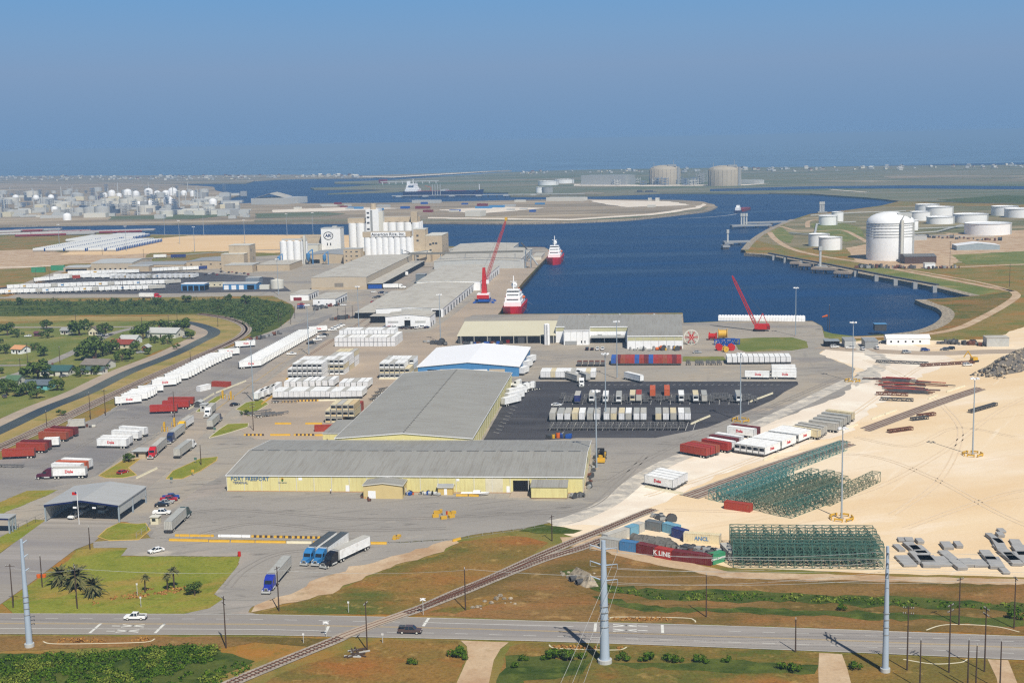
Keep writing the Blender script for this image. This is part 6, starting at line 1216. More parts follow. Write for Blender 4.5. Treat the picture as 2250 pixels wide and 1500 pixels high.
@lru_cache(None)
def barrier_me(L, col, stripe):
    m = MATS[col]; b = MB(); n = max(1, int(L / .8))
    for i in range(n): b.side([(-.3, 0), (.3, 0), (.3, .15), (.14, .4), (.1, .75), (-.1, .75), (-.14, .4), (-.3, .15)], i * L / n - L / 2, (i + 1) * L / n - L / 2, M_wood if stripe and i % 2 else m)
    me = b.mesh('barrier'); return me
BR = [((372, 1188), (458, 1190), 'safety_yellow', 0), ((460, 1190.5), (505, 1191), 'safety_yellow', 0), ((508, 1191), (560, 1192), 'safety_yellow', 0), ((562, 1192), (628, 1193), 'safety_yellow', 0), ((630, 1193.5), (685, 1194), 'cream_paint', 0), ((688, 1194), (770, 1195), 'safety_yellow', 0), ((772, 1195), (850, 1195.5), 'safety_yellow', 0),
      ((385, 1178), (470, 1179), 'safety_yellow', 0), ((480, 1179), (550, 1180), 'white_paint', 0), ((552, 1180), (600, 1181), 'safety_yellow', 1), ((602, 1181), (640, 1182), 'safety_yellow', 1), ((642, 1182), (715, 1183), 'safety_yellow', 1), ((718, 1183), (766, 1184), 'safety_yellow', 0), ((995, 1190), (1012, 1185), 'safety_yellow', 0),
      ((536, 957), (580, 957), 'safety_yellow', 1), ((594, 957), (638, 957), 'safety_yellow', 0), ((646, 957), (690, 957), 'safety_yellow', 1), ((692, 957.5), (710, 957.5), 'safety_yellow', 0), ((604, 932), (640, 932), 'safety_yellow', 0), ((671, 932), (708, 932), 'safety_yellow', 0), ((628, 834), (690, 834), 'safety_yellow', 0), ((690, 834), (745, 834), 'safety_yellow', 0), ((833, 833), (890, 833), 'cream_paint', 0), ((620, 883), (700, 881), 'safety_yellow', 1), ((700, 881), (790, 879), 'cream_paint', 0), ((575, 889), (598, 872), 'safety_yellow', 0),
      ((1518, 933), (1536, 925), 'cream_paint', 0), ((1537, 924.5), (1560, 915), 'cream_paint', 0), ((1648, 884), (1668, 876), 'cream_paint', 0), ((1669, 876), (1698, 865), 'cream_paint', 0), ((1418, 1070), (1454, 1078), 'cream_paint', 0), ((1454, 1078), (1500, 1086), 'cream_paint', 0), ((1678, 1012), (1706, 1001), 'cream_paint', 0), ((1848, 946), (1884, 934), 'cream_paint', 0), ((1915, 922), (1942, 912), 'cream_paint', 0), ((1945, 911), (1970, 902), 'cream_paint', 0), ((2040, 877), (2060, 869), 'cream_paint', 0), ((2080, 862), (2120, 849), 'cream_paint', 0), ((1030, 1090), (1052, 1091), 'safety_yellow', 0), ((1002, 1090), (1028, 1090), 'safety_yellow', 0), ((300, 1052), (345, 1030), 'cream_paint', 0), ((415, 900), (470, 866), 'cream_paint', 0), ((475, 864), (540, 838), 'cream_paint', 0)]
cn = dict(safety_yellow='yellow', cream_paint='pale concrete', white_paint='white')
for i, (p, q, c, s) in enumerate(BR):
    P, Q = G(*p), G(*q); d = Q - P
    place = 'front fence of the main yard' if p[1] > 1100 and p[0] < 1020 else 'stack yard' if p[0] < 900 and p[1] < 960 else 'sand yard edge' if p[0] > 1400 else 'yellow warehouse'
    single('concrete_barrier', barrier_me(round(d.length, 1), c, s), f'{cn[c]}{" black-striped" if s else ""} barrier, {nth(i)} in order along the {place}', 'barrier', (P + Q) / 2 + Vector((0, 0, .08)), math.atan2(d.y, d.x) - R(90), 'barriers of the ' + place)
bp = MB().cyl((0, 0, 0), (0, 0, 1.3), .16, M_yellow, n=8).ball((0, 0, 1.3), .16, M_yellow, 8).mesh('bollard')
bp2 = MB().box(-.35, .35, -.35, .35, 0, 4.2, M_yellow).box(-.37, .37, -.37, .37, 2.9, 3.1, M_dgrey).mesh('sign_post')
for i, (x, y) in enumerate([(362, 948), (384, 938), (490, 876), (508, 878)]):
    spawn([('post', bp2), ('side_post', MB().box(-1.4, -1.2, -.2, .2, 0, 2.2, M_yellow).mesh('side_post')), ('side_post', MB().box(1.2, 1.4, -.2, .2, 0, 2.2, M_yellow).mesh('side_post')), ('panel', MB().box(-.5, .5, -.45, -.36, 2.2, 3.6, M_yellow).mesh('panel'))], 'gate_sign', f'tall yellow lane sign column, {nth(i)} of four beside the truck road', 'sign column', G(x, y), GA, 'yellow lane columns')
for i in range(9):
    x, y = [(985, 1130), (960, 1128), (957, 1136), (975, 1140), (992, 1137), (995, 1129), (968, 1126), (875, 1182), (868, 1184)][i]
    single('concrete_block', MB().box(-1, 1, -.55, .55, 0, .9, M_yellow).mesh('concrete_block'), 'yellow concrete block in the ring on the grey yard' if i < 7 else 'yellow block beside the yard fence end', 'block', G(x, y) + Vector((0, 0, .1)), i * .2 - .2, 'yellow blocks in the ring' if i < 7 else 'yellow blocks by the fence end')
spawn([('cabinet', MB().box(-.5, .5, -.3, .3, 0, 1.8, M_grey).mesh('cabinet')), ('valve', MB().cyl((.9, 0, 0), (.9, 0, 1.2), .25, M_red, n=8).mesh('valve'))], 'hydrant_stand', 'grey cabinet and red valve inside the ring of yellow blocks', 'hydrant', G(976, 1131) + Vector((0, 0, .1)))
single('red_barrel', MB().lathe([(.45, 0), (.5, .6), (.45, 1.5), (.01, 1.55)], M_red, n=12).mesh('barrel', True), 'red drum at the lawn corner beside the apron', 'drum', G(526, 1222))
for i, (x, y) in enumerate([(85, 1268), (97, 1268)]): single('traffic_drum', MB().lathe([(.6, 0), (.6, .9), (.01, 1)], M_orange, n=10).mesh('drum', True), 'orange drum lying at the foot of a lawn pole' if i else 'orange drum standing at the foot of a lawn pole', 'drum', G(x, y))
for i, (x, y) in enumerate([(377, 1062), (430, 1018), (424, 1045), (472, 951)]): spawn([('pole', MB().cyl((0, 0, 0), (0, 0, 2.4), .06, M_grey, n=6).mesh('pole')), ('sign_plate', MB().box(-.5, .5, -.05, .05, 1.4, 2.4, M_teal if i != 2 else M_yellow).mesh('sign_plate'))], 'road_sign', ['green road sign at the tip of the oval island', 'small green sign on top of the oval island', 'yellow warning stand on the oval island', 'green sign beside the departing silver trailer'][i], 'sign', G(x, y), GA)
t = thing('flag_pole', 'flag pole with a small flag before the large gate canopy', 'flag pole', G(174, 1152)); obj('pole', MB().cyl((0, 0, 0), (0, 0, 11), .1, M_white, n=8), t); obj('flag', MB().box(-1.6, -.05, -.02, .02, 9.8, 10.8, M_red).box(-.7, -.05, -.04, .04, 10.3, 10.8, M_navy), t)
for i, (x, y, h) in enumerate([(717, 1398, 4), (930, 1350, 4.5), (766, 1345, 3), (667, 1412, 2.5), (841, 1412, 2.5), (310, 1334, 3), (302, 1308, 3.5)]):
    t = thing('marker_post', f'{["rail crossing signal before the tracks on the lower lane", "rail crossing signal beyond the tracks on the upper lane", "small white sign in the rust-coloured field", "white marker post on the lower verge", "white marker post beside the dirt drive", "short sign post on the lawn front", "wooden stump in the lawn bed"][i]}', 'post', G(x, y)); obj('pole', MB().cyl((0, 0, 0), (0, 0, h), .09, M_lgrey, n=6), t); obj('sign_plate', MB().box(-.22, .22, -.04, .04, h - .5, h, M_white), t)
    if i < 2: obj('crossbuck', MB().bar((-.7, -.06, h - .7), (.7, -.06, h - .1), .2, M_white, .2).bar((-.7, -.1, h - .1), (.7, -.1, h - .7), .2, M_white, .2), t)
# ------------------------------------------------------------------ yard machines and gear
t = thing('reach_stacker', 'yellow and black heavy lift truck parked beside the gable end', 'lift truck', G(1322, 1012) + Vector((0, 0, .1)), R(-100))
obj('body', MB().box(-4, 2, -1.3, 1.3, 1, 2.4, M_yellow).box(-4.6, -4, -1.4, 1.4, .8, 2.6, M_black), t); obj('cab', MB().box(-1.6, .6, -.8, .8, 2.4, 4, M_black), t); obj('mast_frame', MB().box(2, 2.5, -1.3, -.9, .3, 5.2, M_black).box(2, 2.5, .9, 1.3, .3, 5.2, M_black).box(2, 2.5, -1.3, 1.3, 4.9, 5.3, M_black), t); obj('fork', MB().box(2.5, 4.5, -1.6, 1.6, .3, .8, M_yellow).box(2.5, 2.8, -1.6, 1.6, .3, 1.8, M_yellow), t)
for x in (-3, 1.4):
    for s in (-1, 1): obj('wheel', wheel_me(.85, .5), t, (x, s * 1.3, .85))
t = thing('small_boat', 'white motor boat on the ground against the yellow wall', 'boat', W(-61, 436.6, .1), GA)
obj('hull', MB().raw([(-5, -1.2, .9), (2, -1.2, 1), (5, 0, 1.3), (2, 1.2, 1), (-5, 1.2, .9), (-4.8, -.5, .1), (2, -.4, .1), (4, 0, .4), (2, .4, .1), (-4.8, .5, .1)], [(0, 1, 6, 5), (1, 2, 7, 6), (2, 3, 8, 7), (3, 4, 9, 8), (4, 0, 5, 9), (0, 4, 3, 2, 1), (5, 6, 7, 8, 9)], M_white), t); obj('cabin', MB().box(-.8, 1.6, -.7, .7, .95, 1.7, M_white), t); obj('windshield_pane', MB().box(1.6, 1.66, -.6, .6, 1.1, 1.6, M_glass), t)
JM_ = [M_dgrey, M_rust, M_yellow, M_grey, M_blue, M_orange, M_lgrey, M_white2]
def junk(x0, y0, x1, y1, n, l, group, seed=1, s=1.0):
    r = random.Random(seed); JM = [M_dgrey, M_rust, M_grey, M_chas] if seed in (11, 12, 13, 14, 15, 16, 9, 4, 24, 5, 21, 22, 23) else JM_
    for i in range(n):
        p = lerp((x0, y0), (x1, y1), (i + .5) / n); m = JM[r.randrange(len(JM))]; k = r.random(); b = MB(); q = r.uniform(.6, 1.3) * s
        if k < .4: b.cyl((0, 0, 0), (0, 0, .9 * q), .35 * q, m, n=10); b.cyl((0, 0, .9 * q), (0, 0, .95 * q), .3 * q, M_dgrey, n=10)
        elif k < .7: b.box(-.6 * q, .6 * q, -.5 * q, .5 * q, .1, .7 * q, m); b.box(-.7 * q, .7 * q, -.55 * q, .55 * q, 0, .12, M_wood)
        else: b.cyl((0, -.5 * q, .5 * q), (0, .5 * q, .5 * q), .5 * q, m, n=10); b.cyl((0, -.6 * q, .5 * q), (0, -.5 * q, .5 * q), .75 * q, M_dgrey, n=10)
        single(['drum', 'crate', 'cable_reel'][0 if k < .4 else 1 if k < .7 else 2], b, f'small yard item, {nth(i)} of the {l}', ['drum', 'crate', 'reel'][0 if k < .4 else 1 if k < .7 else 2], G(p[0] + r.uniform(-2, 2), p[1] + r.uniform(-1, 1)) + Vector((0, 0, .1)), r.uniform(0, 3), group)
junk(890, 1087, 910, 1087, 6, 'coloured drums beside the tan annex', 'drums beside the tan annex', 2); junk(918, 1086, 964, 1087, 9, 'dark items before the entry booth', 'items before the entry booth', 3); junk(1255, 1095, 1282, 1090, 8, 'black heap beside the side shed', 'heap beside the side shed', 4, 1.5); junk(1292, 1075, 1312, 1000, 16, 'junk line along the gable end', 'junk along the gable end', 5, 1.2)
junk(795, 1092, 815, 1102, 4, 'items at the annex door', 'items at the annex door', 6); junk(1020, 757, 1100, 759, 14, 'red and yellow gear before the cream shed', 'gear before the cream shed', 7, 2.2); junk(1382, 770, 1500, 769, 14, 'gear along the workshop front', 'gear along the workshop front', 8, 2); junk(2060, 755, 2160, 760, 16, 'scrap line at the sand yard back', 'scrap at the sand yard back', 9, 2.2); junk(1205, 962, 1255, 962, 6, 'white tanks and boxes behind the front warehouse', 'boxes behind the front warehouse', 10, 2); junk(690, 683, 760, 664, 18, 'rusty frames of the red scrap row', 'red scrap row', 11, 2.2); junk(725, 705, 780, 698, 14, 'grey gear in the substation', 'gear in the substation', 12, 2); junk(540, 752, 620, 733, 12, 'dark chassis scrap in the lot end', 'scrap in the lot end', 13, 2)
# container compound contents: dark coils and machine heads
ring = MB().lathe([(.9, -.5), (1.5, -.5), (1.5, .5), (.9, .5), (.9, -.5)], mat('coil_grey', (120, 118, 114), .7, .3), n=14).mesh('coil'); ring.transform(Matrix.Rotation(R(90), 4, 'X'))
k_ = 0
for r_ in range(4):
    for c_ in range(11):
        single('hose_coil', ring, 'dark hose coil stacked upright in the walled compound', 'coil', G(1392 + c_ * 7.5 + r_ * 5, 1193 + r_ * 5 + c_ * 1.0) + Vector((rnd.uniform(-.4, .4), rnd.uniform(-.4, .4), 1.5)), GA + R(60) + rnd.uniform(-.2, .2), 'dark hose coils in the compound')
junk(1465, 1203, 1585, 1218, 26, 'machine parts in the walled compound', 'machine parts in the compound', 14, 1.7); junk(1470, 1212, 1570, 1226, 20, 'machine parts nearer the red containers', 'machine parts by the red containers', 15, 1.7); junk(1436, 1136, 1475, 1146, 10, 'brown gear behind the slate container', 'brown gear behind the slate container', 16, 1.8)
# ------------------------------------------------------------------ green lattice frames
@lru_cache(None)
def truss_me(L, wd, h, bay, m=M_teal, t=.12):
    b = MB(); n = max(1, int(L / bay)); s = L / n
    for y in (0, wd):
        for z in (0, h): b.bar((0, y, z), (L, y, z), t * 1.3, m)
    for i in range(n + 1):
        x = i * s
        for y in (0, wd): b.bar((x, y, 0), (x, y, h), t, m)
        for z in (0, h): b.bar((x, 0, z), (x, wd, z), t, m)
        if i < n:
            for y in (0, wd): b.bar((x, y, 0 if i % 2 else h), (x + s, y, h if i % 2 else 0), t, m)
            b.bar((x, 0, 0), (x + s, wd, 0), t * .8, m); b.bar((x, wd, h), (x + s, 0, h), t * .8, m); b.bar((x, 0, 0), (x, wd, h), t * .8, m)
    return b.mesh('lattice')
M_teal2 = mat('bright_teal_truss', (84, 140, 140), .6, .2, .4); M_olive = mat('olive_truss', (110, 126, 108), .6, .2, .4)
b0 = A(1612, 1247)
for t_ in range(2):
    for r_ in range(7):
        single('lattice_frame', truss_me(41, 2.7, 3.1, 2.3, M_teal if (r_ + t_) % 3 else M_olive), f'dark green lattice frame, {["lower", "upper"][t_]} tier, {nth(r_)} row of the big stack behind the highway field', 'lattice frame', W(b0[0] + .25 * (r_ % 2), b0[1] + r_ * 3.0, t_ * 3.25 + .1), GA, 'stacked green lattice frames')
LF = [((1574, 1101), (1860, 990), M_teal2), ((1592, 1105), (1742, 1050), M_teal2), ((1612, 1110), (1745, 1058), M_teal2), ((1632, 1115), (1800, 1052), M_teal), ((1652, 1120), (1835, 1055), M_teal), ((1672, 1124), (1850, 1060), M_olive), ((1694, 1130), (1862, 1068), M_olive), ((1716, 1135), (1852, 1085), M_teal), ((1738, 1139), (1830, 1104), M_teal), ((1824, 1112), (1935, 1058), M_olive)]
for i, (p, q, m) in enumerate(LF):
    P, Q = G(*p), G(*q); d = Q - P; n_ = 1 if i in (0, 9) else 1
    single('lattice_frame', truss_me(round(d.length), 3.0, 3.4, 2.6, m), f'green lattice frame lying on the sand, {nth(i)} from the railway track', 'lattice frame', P + Vector((0, 0, .1)), math.atan2(d.y, d.x), 'green lattice frames lying on the sand')
P, Q = G(1750, 1052), G(1862, 1066); single('lattice_frame', truss_me(18, 2, 3.4, 2.6, M_teal), 'tall green lattice panel across the far ends of the lying frames', 'lattice frame', G(1752, 1062), math.atan2((Q - P).y, (Q - P).x))
# ------------------------------------------------------------------ loose steel on the sand
pm = MB().cyl((0, 0, .2), (14, 0, .2), .22, M_dgrey, n=7).mesh('pipe'); pm2 = MB().cyl((0, 0, .2), (14, 0, .2), .22, M_rust, n=7).mesh('pipe'); pm3 = MB().cyl((0, 0, .2), (14, 0, .2), .22, mat('red_oxide', (178, 72, 60), .7, .15), n=7).mesh('pipe')
r = random.Random(5)
for i in range(64):
    f = r.random(); p = lerp((2110, 847), (2040, 870), f); k = r.random() ** .7 * min(1, .3 + (1 - f)); x, y = p[0] - k * 150 * (1 - .4 * f), p[1] - k * 18 + r.uniform(-1, 1)
    single('steel_pipe', [pm, pm2, pm3, pm][int(r.random() * 4)], 'long steel pipe lying among many in the red and black pipe field', 'pipe', G(x, y) + Vector((0, 0, .1 + .25 * (i % 3))), R(155 + r.uniform(-9, 9)), 'pipes of the red and black field')
for i, (x, y, hd, l) in enumerate([(1925, 797, -22, 'long dark boom section lying near the sand road'), (2025, 806, 12, 'long dark conveyor section beside the yellow digger'), (2135, 908, 42, 'dark girder lying alone in the open sand'), (1955, 952, 25, 'short dark girder near the track end'), (1935, 880, -18, 'dark beam beside the pipe field'), (1925, 868, -18, 'second dark beam beside the pipe field'), (2005, 925, 20, 'dark plate stack near the track'), (2020, 918, 25, 'second dark plate stack near the track')]):
    single('steel_girder', truss_me([26, 30, 22, 12, 14, 14, 8, 9][i], 1.6, 1.2, 2, M_rust if i % 2 else M_dgrey, .2), l, 'girder', G(x, y) + Vector((0, 0, .1)), R(hd))
SL = [(1980, 1188, 3, 2), (1997, 1190, 3, 2.5), (2020, 1192, 3, 2), (1975, 1206, 5, 2), (2003, 1205, 7, 3), (2020, 1213, 7, 4), (1990, 1235, 8, 4), (2025, 1228, 9, 5), (2040, 1237, 8, 5), (2065, 1236, 7, 5), (2080, 1202, 5, 3), (2105, 1200, 4, 2), (2085, 1225, 9, 3), (2105, 1245, 6, 3), (2125, 1240, 5, 4), (2150, 1240, 5, 4), (2170, 1225, 8, 3), (2185, 1240, 8, 4), (2205, 1255, 5, 2), (2185, 1188, 9, 2), (2195, 1200, 9, 3), (2205, 1212, 9, 3), (2215, 1225, 9, 3), (2225, 1232, 9, 3), (2235, 1200, 9, 3), (2245, 1215, 9, 4), (2250, 1230, 9, 4), (2200, 1168, 3, 2), (2197, 1178, 3, 2)]
for i, (x, y, L, d) in enumerate(SL):
    b = MB(); L *= 1.1; d *= .95
    for k in range(3 if i % 3 else 2): b.box(-L / 2 + .1 * k, L / 2 + .1 * k, -d / 2, d / 2, .12 + k * .32, .38 + k * .32, mat('slab_grey', (178, 178, 180), .7, .15)); b.box(-L / 2 + .5, L / 2 - .5, -d / 2 + .3, -d / 2 + .6, k * .32, .12 + k * .32, M_wood)
    single('steel_plate', b, f'grey stack of flat plates, {nth(i)} of the field beside the green frames', 'plates', G(x, y) + Vector((0, 0, .08)), ang((2185, 1188), (2236, 1240)) + R(rnd.uniform(-8, 8)), 'grey plate stacks on the sand')
# rock heap
b = MB(); r = random.Random(3)
for i in range(420):
    f, g_ = r.random(), r.uniform(-1, 1); c = G(2165, 830).lerp(G(2330, 760), f); h = 7 * (1 - abs(g_)) * min(1, f * 5); d = Vector((.6, -.8, 0)) * g_ * 9
    s = r.uniform(.5, 1.2); o_ = c + d; b.raw([(o_.x + s * a_, o_.y + s * c_, max(.1, h) + s * e_) for a_, c_, e_ in ((1, 0, 0), (-.8, .6, .1), (-.5, -.9, 0), (.1, 0, 1.0), (0, .1, -1))], [(0, 1, 3), (1, 2, 3), (2, 0, 3), (1, 0, 4), (2, 1, 4), (0, 2, 4)], M_rip if i % 3 else M_dgrey)
P = [G(2165, 830), G(2330, 760)]; d = P[1] - P[0]; n_ = Vector((-d.y, d.x, 0)).normalized()
b.raw([P[0], P[0] + d * .2 - n_ * 9, P[1] - n_ * 9, P[1] + n_ * 9, P[0] + d * .2 + n_ * 9, P[0] + d * .22 + Vector((0, 0, 6.5)), P[1] + Vector((0, 0, 7))], [(0, 1, 5), (1, 2, 6, 5), (3, 4, 5, 6), (4, 0, 5)], mat('rock_grey', (120, 114, 108), .9, .3, .8))
tag(obj('rock_rubble', b), 'heap of dark grey rocks at the edge of the sand', 'rubble', kind='stuff')

t = thing('wind_sock', 'orange wind sock on a thin post at the slip bank', 'wind sock', G(1818, 727)); obj('pole', MB().cyl((0, 0, 0), (0, 0, 10), .12, M_dgrey, n=6), t); obj('sock', MB().cyl((0, 0, 9.5), (-3.2, .5, 8.6), .75, M_orange, r2=.35, n=10), t)
fd = MB().box(-.35, .35, -.5, .5, -2.4, .1, M_black).cyl((0, 0, .1), (0, 0, .5), .25, M_dgrey, n=7).mesh('fender')
for i in range(64): single('dock_fender', fd, 'black dock fender and bollard on the long quay edge', 'fender', W(-108.2 - i * .02, 914 + i * 8.1), GA, 'dock fenders of the long quay')
junk(1880, 588, 2010, 590, 22, 'pumps at the foot of the domed tank', 'pumps at the domed tank', 21, 3); junk(2010, 520, 2200, 530, 20, 'vehicles and gear on the terminal yard', 'gear on the terminal yard', 22, 3); junk(2030, 592, 2110, 588, 10, 'gear by the white control cabin', 'gear by the control cabin', 23, 2.6)
junk(980, 760, 930, 752, 6, 'pale frames beside the quay mast', 'frames beside the quay mast', 24, 2.4); junk(150, 940, 210, 938, 8, 'blue and grey gear behind the red containers', 'gear behind the red containers', 25, 1.4)
# ------------------------------------------------------------------ cranes
def lattice(b, p, q, w0, w1, n, m, t=.18):
    p, q = Vector(p), Vector(q); d = (q - p).normalized(); a = d.cross(Vector((0, 0, 1))).normalized(); c = a.cross(d)
    rows = []
    for i in range(n + 1):
        f = i / n; ww = w0 + (w1 - w0) * f; ww *= min(1, .35 + 6 * f, .35 + 6 * (1 - f)); o = p.lerp(q, f)
        rows.append([o + a * s * ww / 2 + c * k * ww / 2 for s, k in ((-1, -1), (1, -1), (1, 1), (-1, 1))])
    for r0, r1 in zip(rows, rows[1:]):
        for i in range(4): b.bar(r0[i], r1[i], t, m); b.bar(r0[i], r1[(i + 1) % 4], t * .7, m)
        for i in range(4): b.bar(r1[i], r1[(i + 1) % 4], t * .7, m)
base = G(1065, 664)
t = thing('harbour_crane', 'mobile harbour crane with blue chassis, red tower and long red lattice boom', 'crane', base, GA)
def loc_(p): d = p - base; return Vector((d.x * ca + d.y * sa, -d.x * sa + d.y * ca, d.z))
obj('chassis', MB().box(-4, 4, -7, 7, 1.2, 3, M_blue).box(-7, 7, -6.5, -5.5, 1, 1.6, M_blue).box(-7, 7, 5.5, 6.5, 1, 1.6, M_blue), t)
for x in (-7, 7):
    for y in (-6, 6): obj('outrigger_pad', MB().box(-1, 1, -1, 1, 0, 1, M_blue), t, (x, y, 0))
for y in (-5, -2, 2, 5):
    for x in (-3.4, 3.4): obj('wheel', wheel_me(.75, .6), t, (x, y, .75), R(90))
obj('machinery_house', MB().box(-5, 4, -5, 3, 3.4, 7, M_white).cyl((0, 0, 3), (0, 0, 3.4), 2.2, M_dgrey, n=12), t); obj('counterweight', MB().box(-5, 4, -6.6, -5, 3.4, 6, M_red), t)
obj('tower', MB().raw([(x * s, y * s2, z) for z, x, y in ((7, 2.0, 2.0), (26, 1.0, 1.0)) for s, s2 in ((-1, -1), (1, -1), (1, 1), (-1, 1))], [(0, 1, 5, 4), (1, 2, 6, 5), (2, 3, 7, 6), (3, 0, 4, 7), (4, 5, 6, 7)], M_red), t); obj('cab', MB().box(1.6, 3.6, -1, 2, 14, 16.6, M_white), t)
tip = loc_(RY(1112, 482, base.y + 22)); bm_ = MB(); lattice(bm_, (0, 1.5, 13), tip, 1.9, 1.2, 22, mat('boom_red', (196, 60, 50), .5), .19); obj('boom', bm_, t)
obj('sheave_head', MB().box(tip.x - 1, tip.x + 1, tip.y - 1, tip.y + 1, tip.z - 1, tip.z + 1.6, M_yellow), t); obj('stay_rope', MB().cyl((0, 0, 26), tip, .09, M_dgrey, n=4).cyl(tip, (tip.x, tip.y, tip.z - 30), .06, M_dgrey, n=4), t)
base = G(1668, 727)
t = thing('crawler_crane', 'red crawler crane with tall lattice boom on the slip quay', 'crane', base, GA)
for s in (-1, 1): obj('track', MB().side([(-3.6, .5), (-3, 0), (3, 0), (3.6, .5), (3, 1.1), (-3, 1.1)], s * 2.4 - .5, s * 2.4 + .5, M_black), t)
obj('body', MB().box(-2, 6, -2, 2, 1.2, 4.4, M_red).box(4.5, 6.4, -2.2, 2.2, 1.2, 3.4, M_dred), t); obj('cab', MB().box(-3, -1, -2.2, -.8, 1.6, 4.2, M_red).box(-3.03, -2.9, -2.0, -1, 2.6, 4, M_glass), t)
tip = loc_(RY(1609, 606, base.y + 4)); bm_ = MB(); lattice(bm_, (-1.5, 0, 2.4), tip, 1.9, 1.2, 24, M_red, .26); obj('boom', bm_, t)
obj('gantry_frame', MB().bar((5, 0, 4.2), (2, 0, 11), .4, M_red).bar((2, 0, 11), (-1, 0, 4.2), .4, M_red), t); obj('stay_rope', MB().cyl((2, 0, 11), tip, .08, M_dgrey, n=4).cyl(tip, (tip.x, tip.y, tip.z - 20), .06, M_dgrey, n=4), t)
t = thing('excavator', 'yellow digger beside the dark conveyor section on the sand', 'digger', G(2140, 795), R(200))
obj('body', MB().box(-1.5, 1.5, -1.3, 1.3, 1, 2.6, M_yellow), t); obj('track', MB().box(-2, 2, -1.5, 1.5, 0, 1, M_black), t); obj('arm', MB().bar((1, 0, 2), (4, 0, 6), .5, M_yellow).bar((4, 0, 6), (6.5, 0, 3), .4, M_yellow), t)
# ------------------------------------------------------------------ ships
def hull(b, L, B, D, m, boot=None, sheer=1.5, bow=.18):
    st = [(-.5, .72, 0), (-.46, .95, 0), (-.2, 1, 0), (.5 - bow, 1, .25), (.5 - bow * .5, .72, .6), (.5, .06, 1)]
    T = [(L * x, B / 2 * w_, D + sheer * z) for x, w_, z in st]; U = [(L * x * (.97 if x > .4 else 1), B / 2 * w_ * .86, 0) for x, w_, z in st]
    vs = [(x, s * y, z) for s in (-1, 1) for x, y, z in T] + [(x, s * y, z - .6) for s in (-1, 1) for x, y, z in U]; n = len(st)
    fs = [(i, i + 1, 2 * n + i + 1, 2 * n + i) for i in range(n - 1)] + [(n + i, 3 * n + i, 3 * n + i + 1, n + i + 1) for i in range(n - 1)] + [(i, n + i, n + i + 1, i + 1) for i in range(n - 1)] + [(0, 2 * n, 3 * n, n), (n - 1, 2 * n - 1, 4 * n - 1, 3 * n - 1)]
    return b.raw(vs, fs, m)
M_shipred = mat('hull_red', (206, 30, 46), .45, .12, .2)
def supply(label, a, b_, rz, L=58, B=14, flip=False):
    t = thing('survey_ship', label, 'ship', W(a, b_, WZ), rz)
    obj('hull', hull(MB(), L, B, 6.2, M_shipred), t); obj('bulwark', MB().box(-L * .46, L * .28, -B * .46, -B * .44, 6.2, 7.3, M_shipred).box(-L * .46, L * .28, B * .44, B * .46, 6.2, 7.3, M_shipred), t)
    for x0, x1, w_, z0, z1 in ((-12, 17, 6, 6.3, 9.6), (-8, 16, 5.4, 9.6, 12.6), (-2, 14, 4.8, 12.6, 15.2), (4, 12, 4.4, 15.2, 17.6)): obj('deckhouse', MB().box(x0, x1, -w_, w_, z0, z1, M_white), t)
    wb = MB(); wb.box(12.0, 12.06, -4.2, 4.2, 16, 17, M_glass)
    for z in (10.8, 13.8): wb.box(-1.98, -1.9, -4, 4, z, z + .7, M_glass); wb.box(14.0 if z > 13 else 16.0, 14.06 if z > 13 else 16.06, -4, 4, z, z + .7, M_glass)
    obj('window_pane', wb, t); obj('mast', MB().bar((6, 0, 17.6), (6, 0, 27), .6, M_white).bar((6, -2.5, 23), (6, 2.5, 23), .3, M_white), t); obj('radome', MB().ball((2, 0, 20), 2.2, M_white, 12).mesh(smooth=True), t); obj('funnel', MB().box(-6, -3, -2, 2, 12.6, 16.5, M_blue if flip else M_red), t)
    for s in (-1, 1): obj('lifeboat', MB().ball((-2, s * 6, 11), 1.4, M_orange, 8, .8), t)
    obj('deck_crane', MB().bar((-18, 3, 6.3), (-18, 3, 13), .8, M_white).bar((-18, 3, 13), (-27, 0, 15), .5, M_orange), t); obj('deck', MB().box(-L * .45, -12, -6, 6, 6.25, 6.4, M_skyblue if not flip else M_navy), t)
    for x in (-22, 12): obj('mooring_rope', MB().cyl((x, 6 if flip else 6, 6), (x - 4, 10, 2.4), .1, M_grey, n=4), t)
supply('red and white survey ship nearer the cream shed with white ball radome and lifeboats', -99.5, 941, GA + R(90) + R(180), 56, 14)
supply('red and white survey ship farther along the quay with blue funnel and tall mast', -99.0, 1330, GA + R(90) + R(180), 62, 15, True)
p, q = G(884, 433, WZ), G(1068, 431, WZ); d = q - p
t = thing('tanker_ship', 'blue-hulled oil tanker with white stern house moored at the far pier', 'ship', (p + q) / 2, math.atan2(d.y, d.x))
obj('hull', hull(MB(), 188, 30, 12.5, M_navy, sheer=3, bow=.1), t); obj('deck', MB().box(-60, 84, -13, 13, 12.55, 13.1, M_dred), t)
for x0, x1, w_, z0, z1 in ((-88, -58, 13, 12, 18), (-86, -62, 12, 18, 22), (-85, -65, 12, 22, 26), (-78, -66, 15, 26, 30)): obj('deckhouse', MB().box(x0, x1, -w_, w_, z0, z1, M_white), t)
obj('funnel', MB().box(-86, -80, -4, 4, 26, 36, M_white), t); obj('mast', MB().bar((-72, 0, 30), (-72, 0, 41), 1.2, M_white), t); obj('fore_mast', MB().bar((84, 0, 14), (84, 0, 27), 1.4, M_white), t); obj('manifold', MB().box(-4, 8, -14, 14, 13, 16.5, M_lgrey), t)
for x in (-30,): obj('deck_crane', MB().bar((x, 0, 12), (x, 0, 21), 1, M_orange).bar((x, 0, 21), (x - 14, 0, 25), .8, M_orange), t)
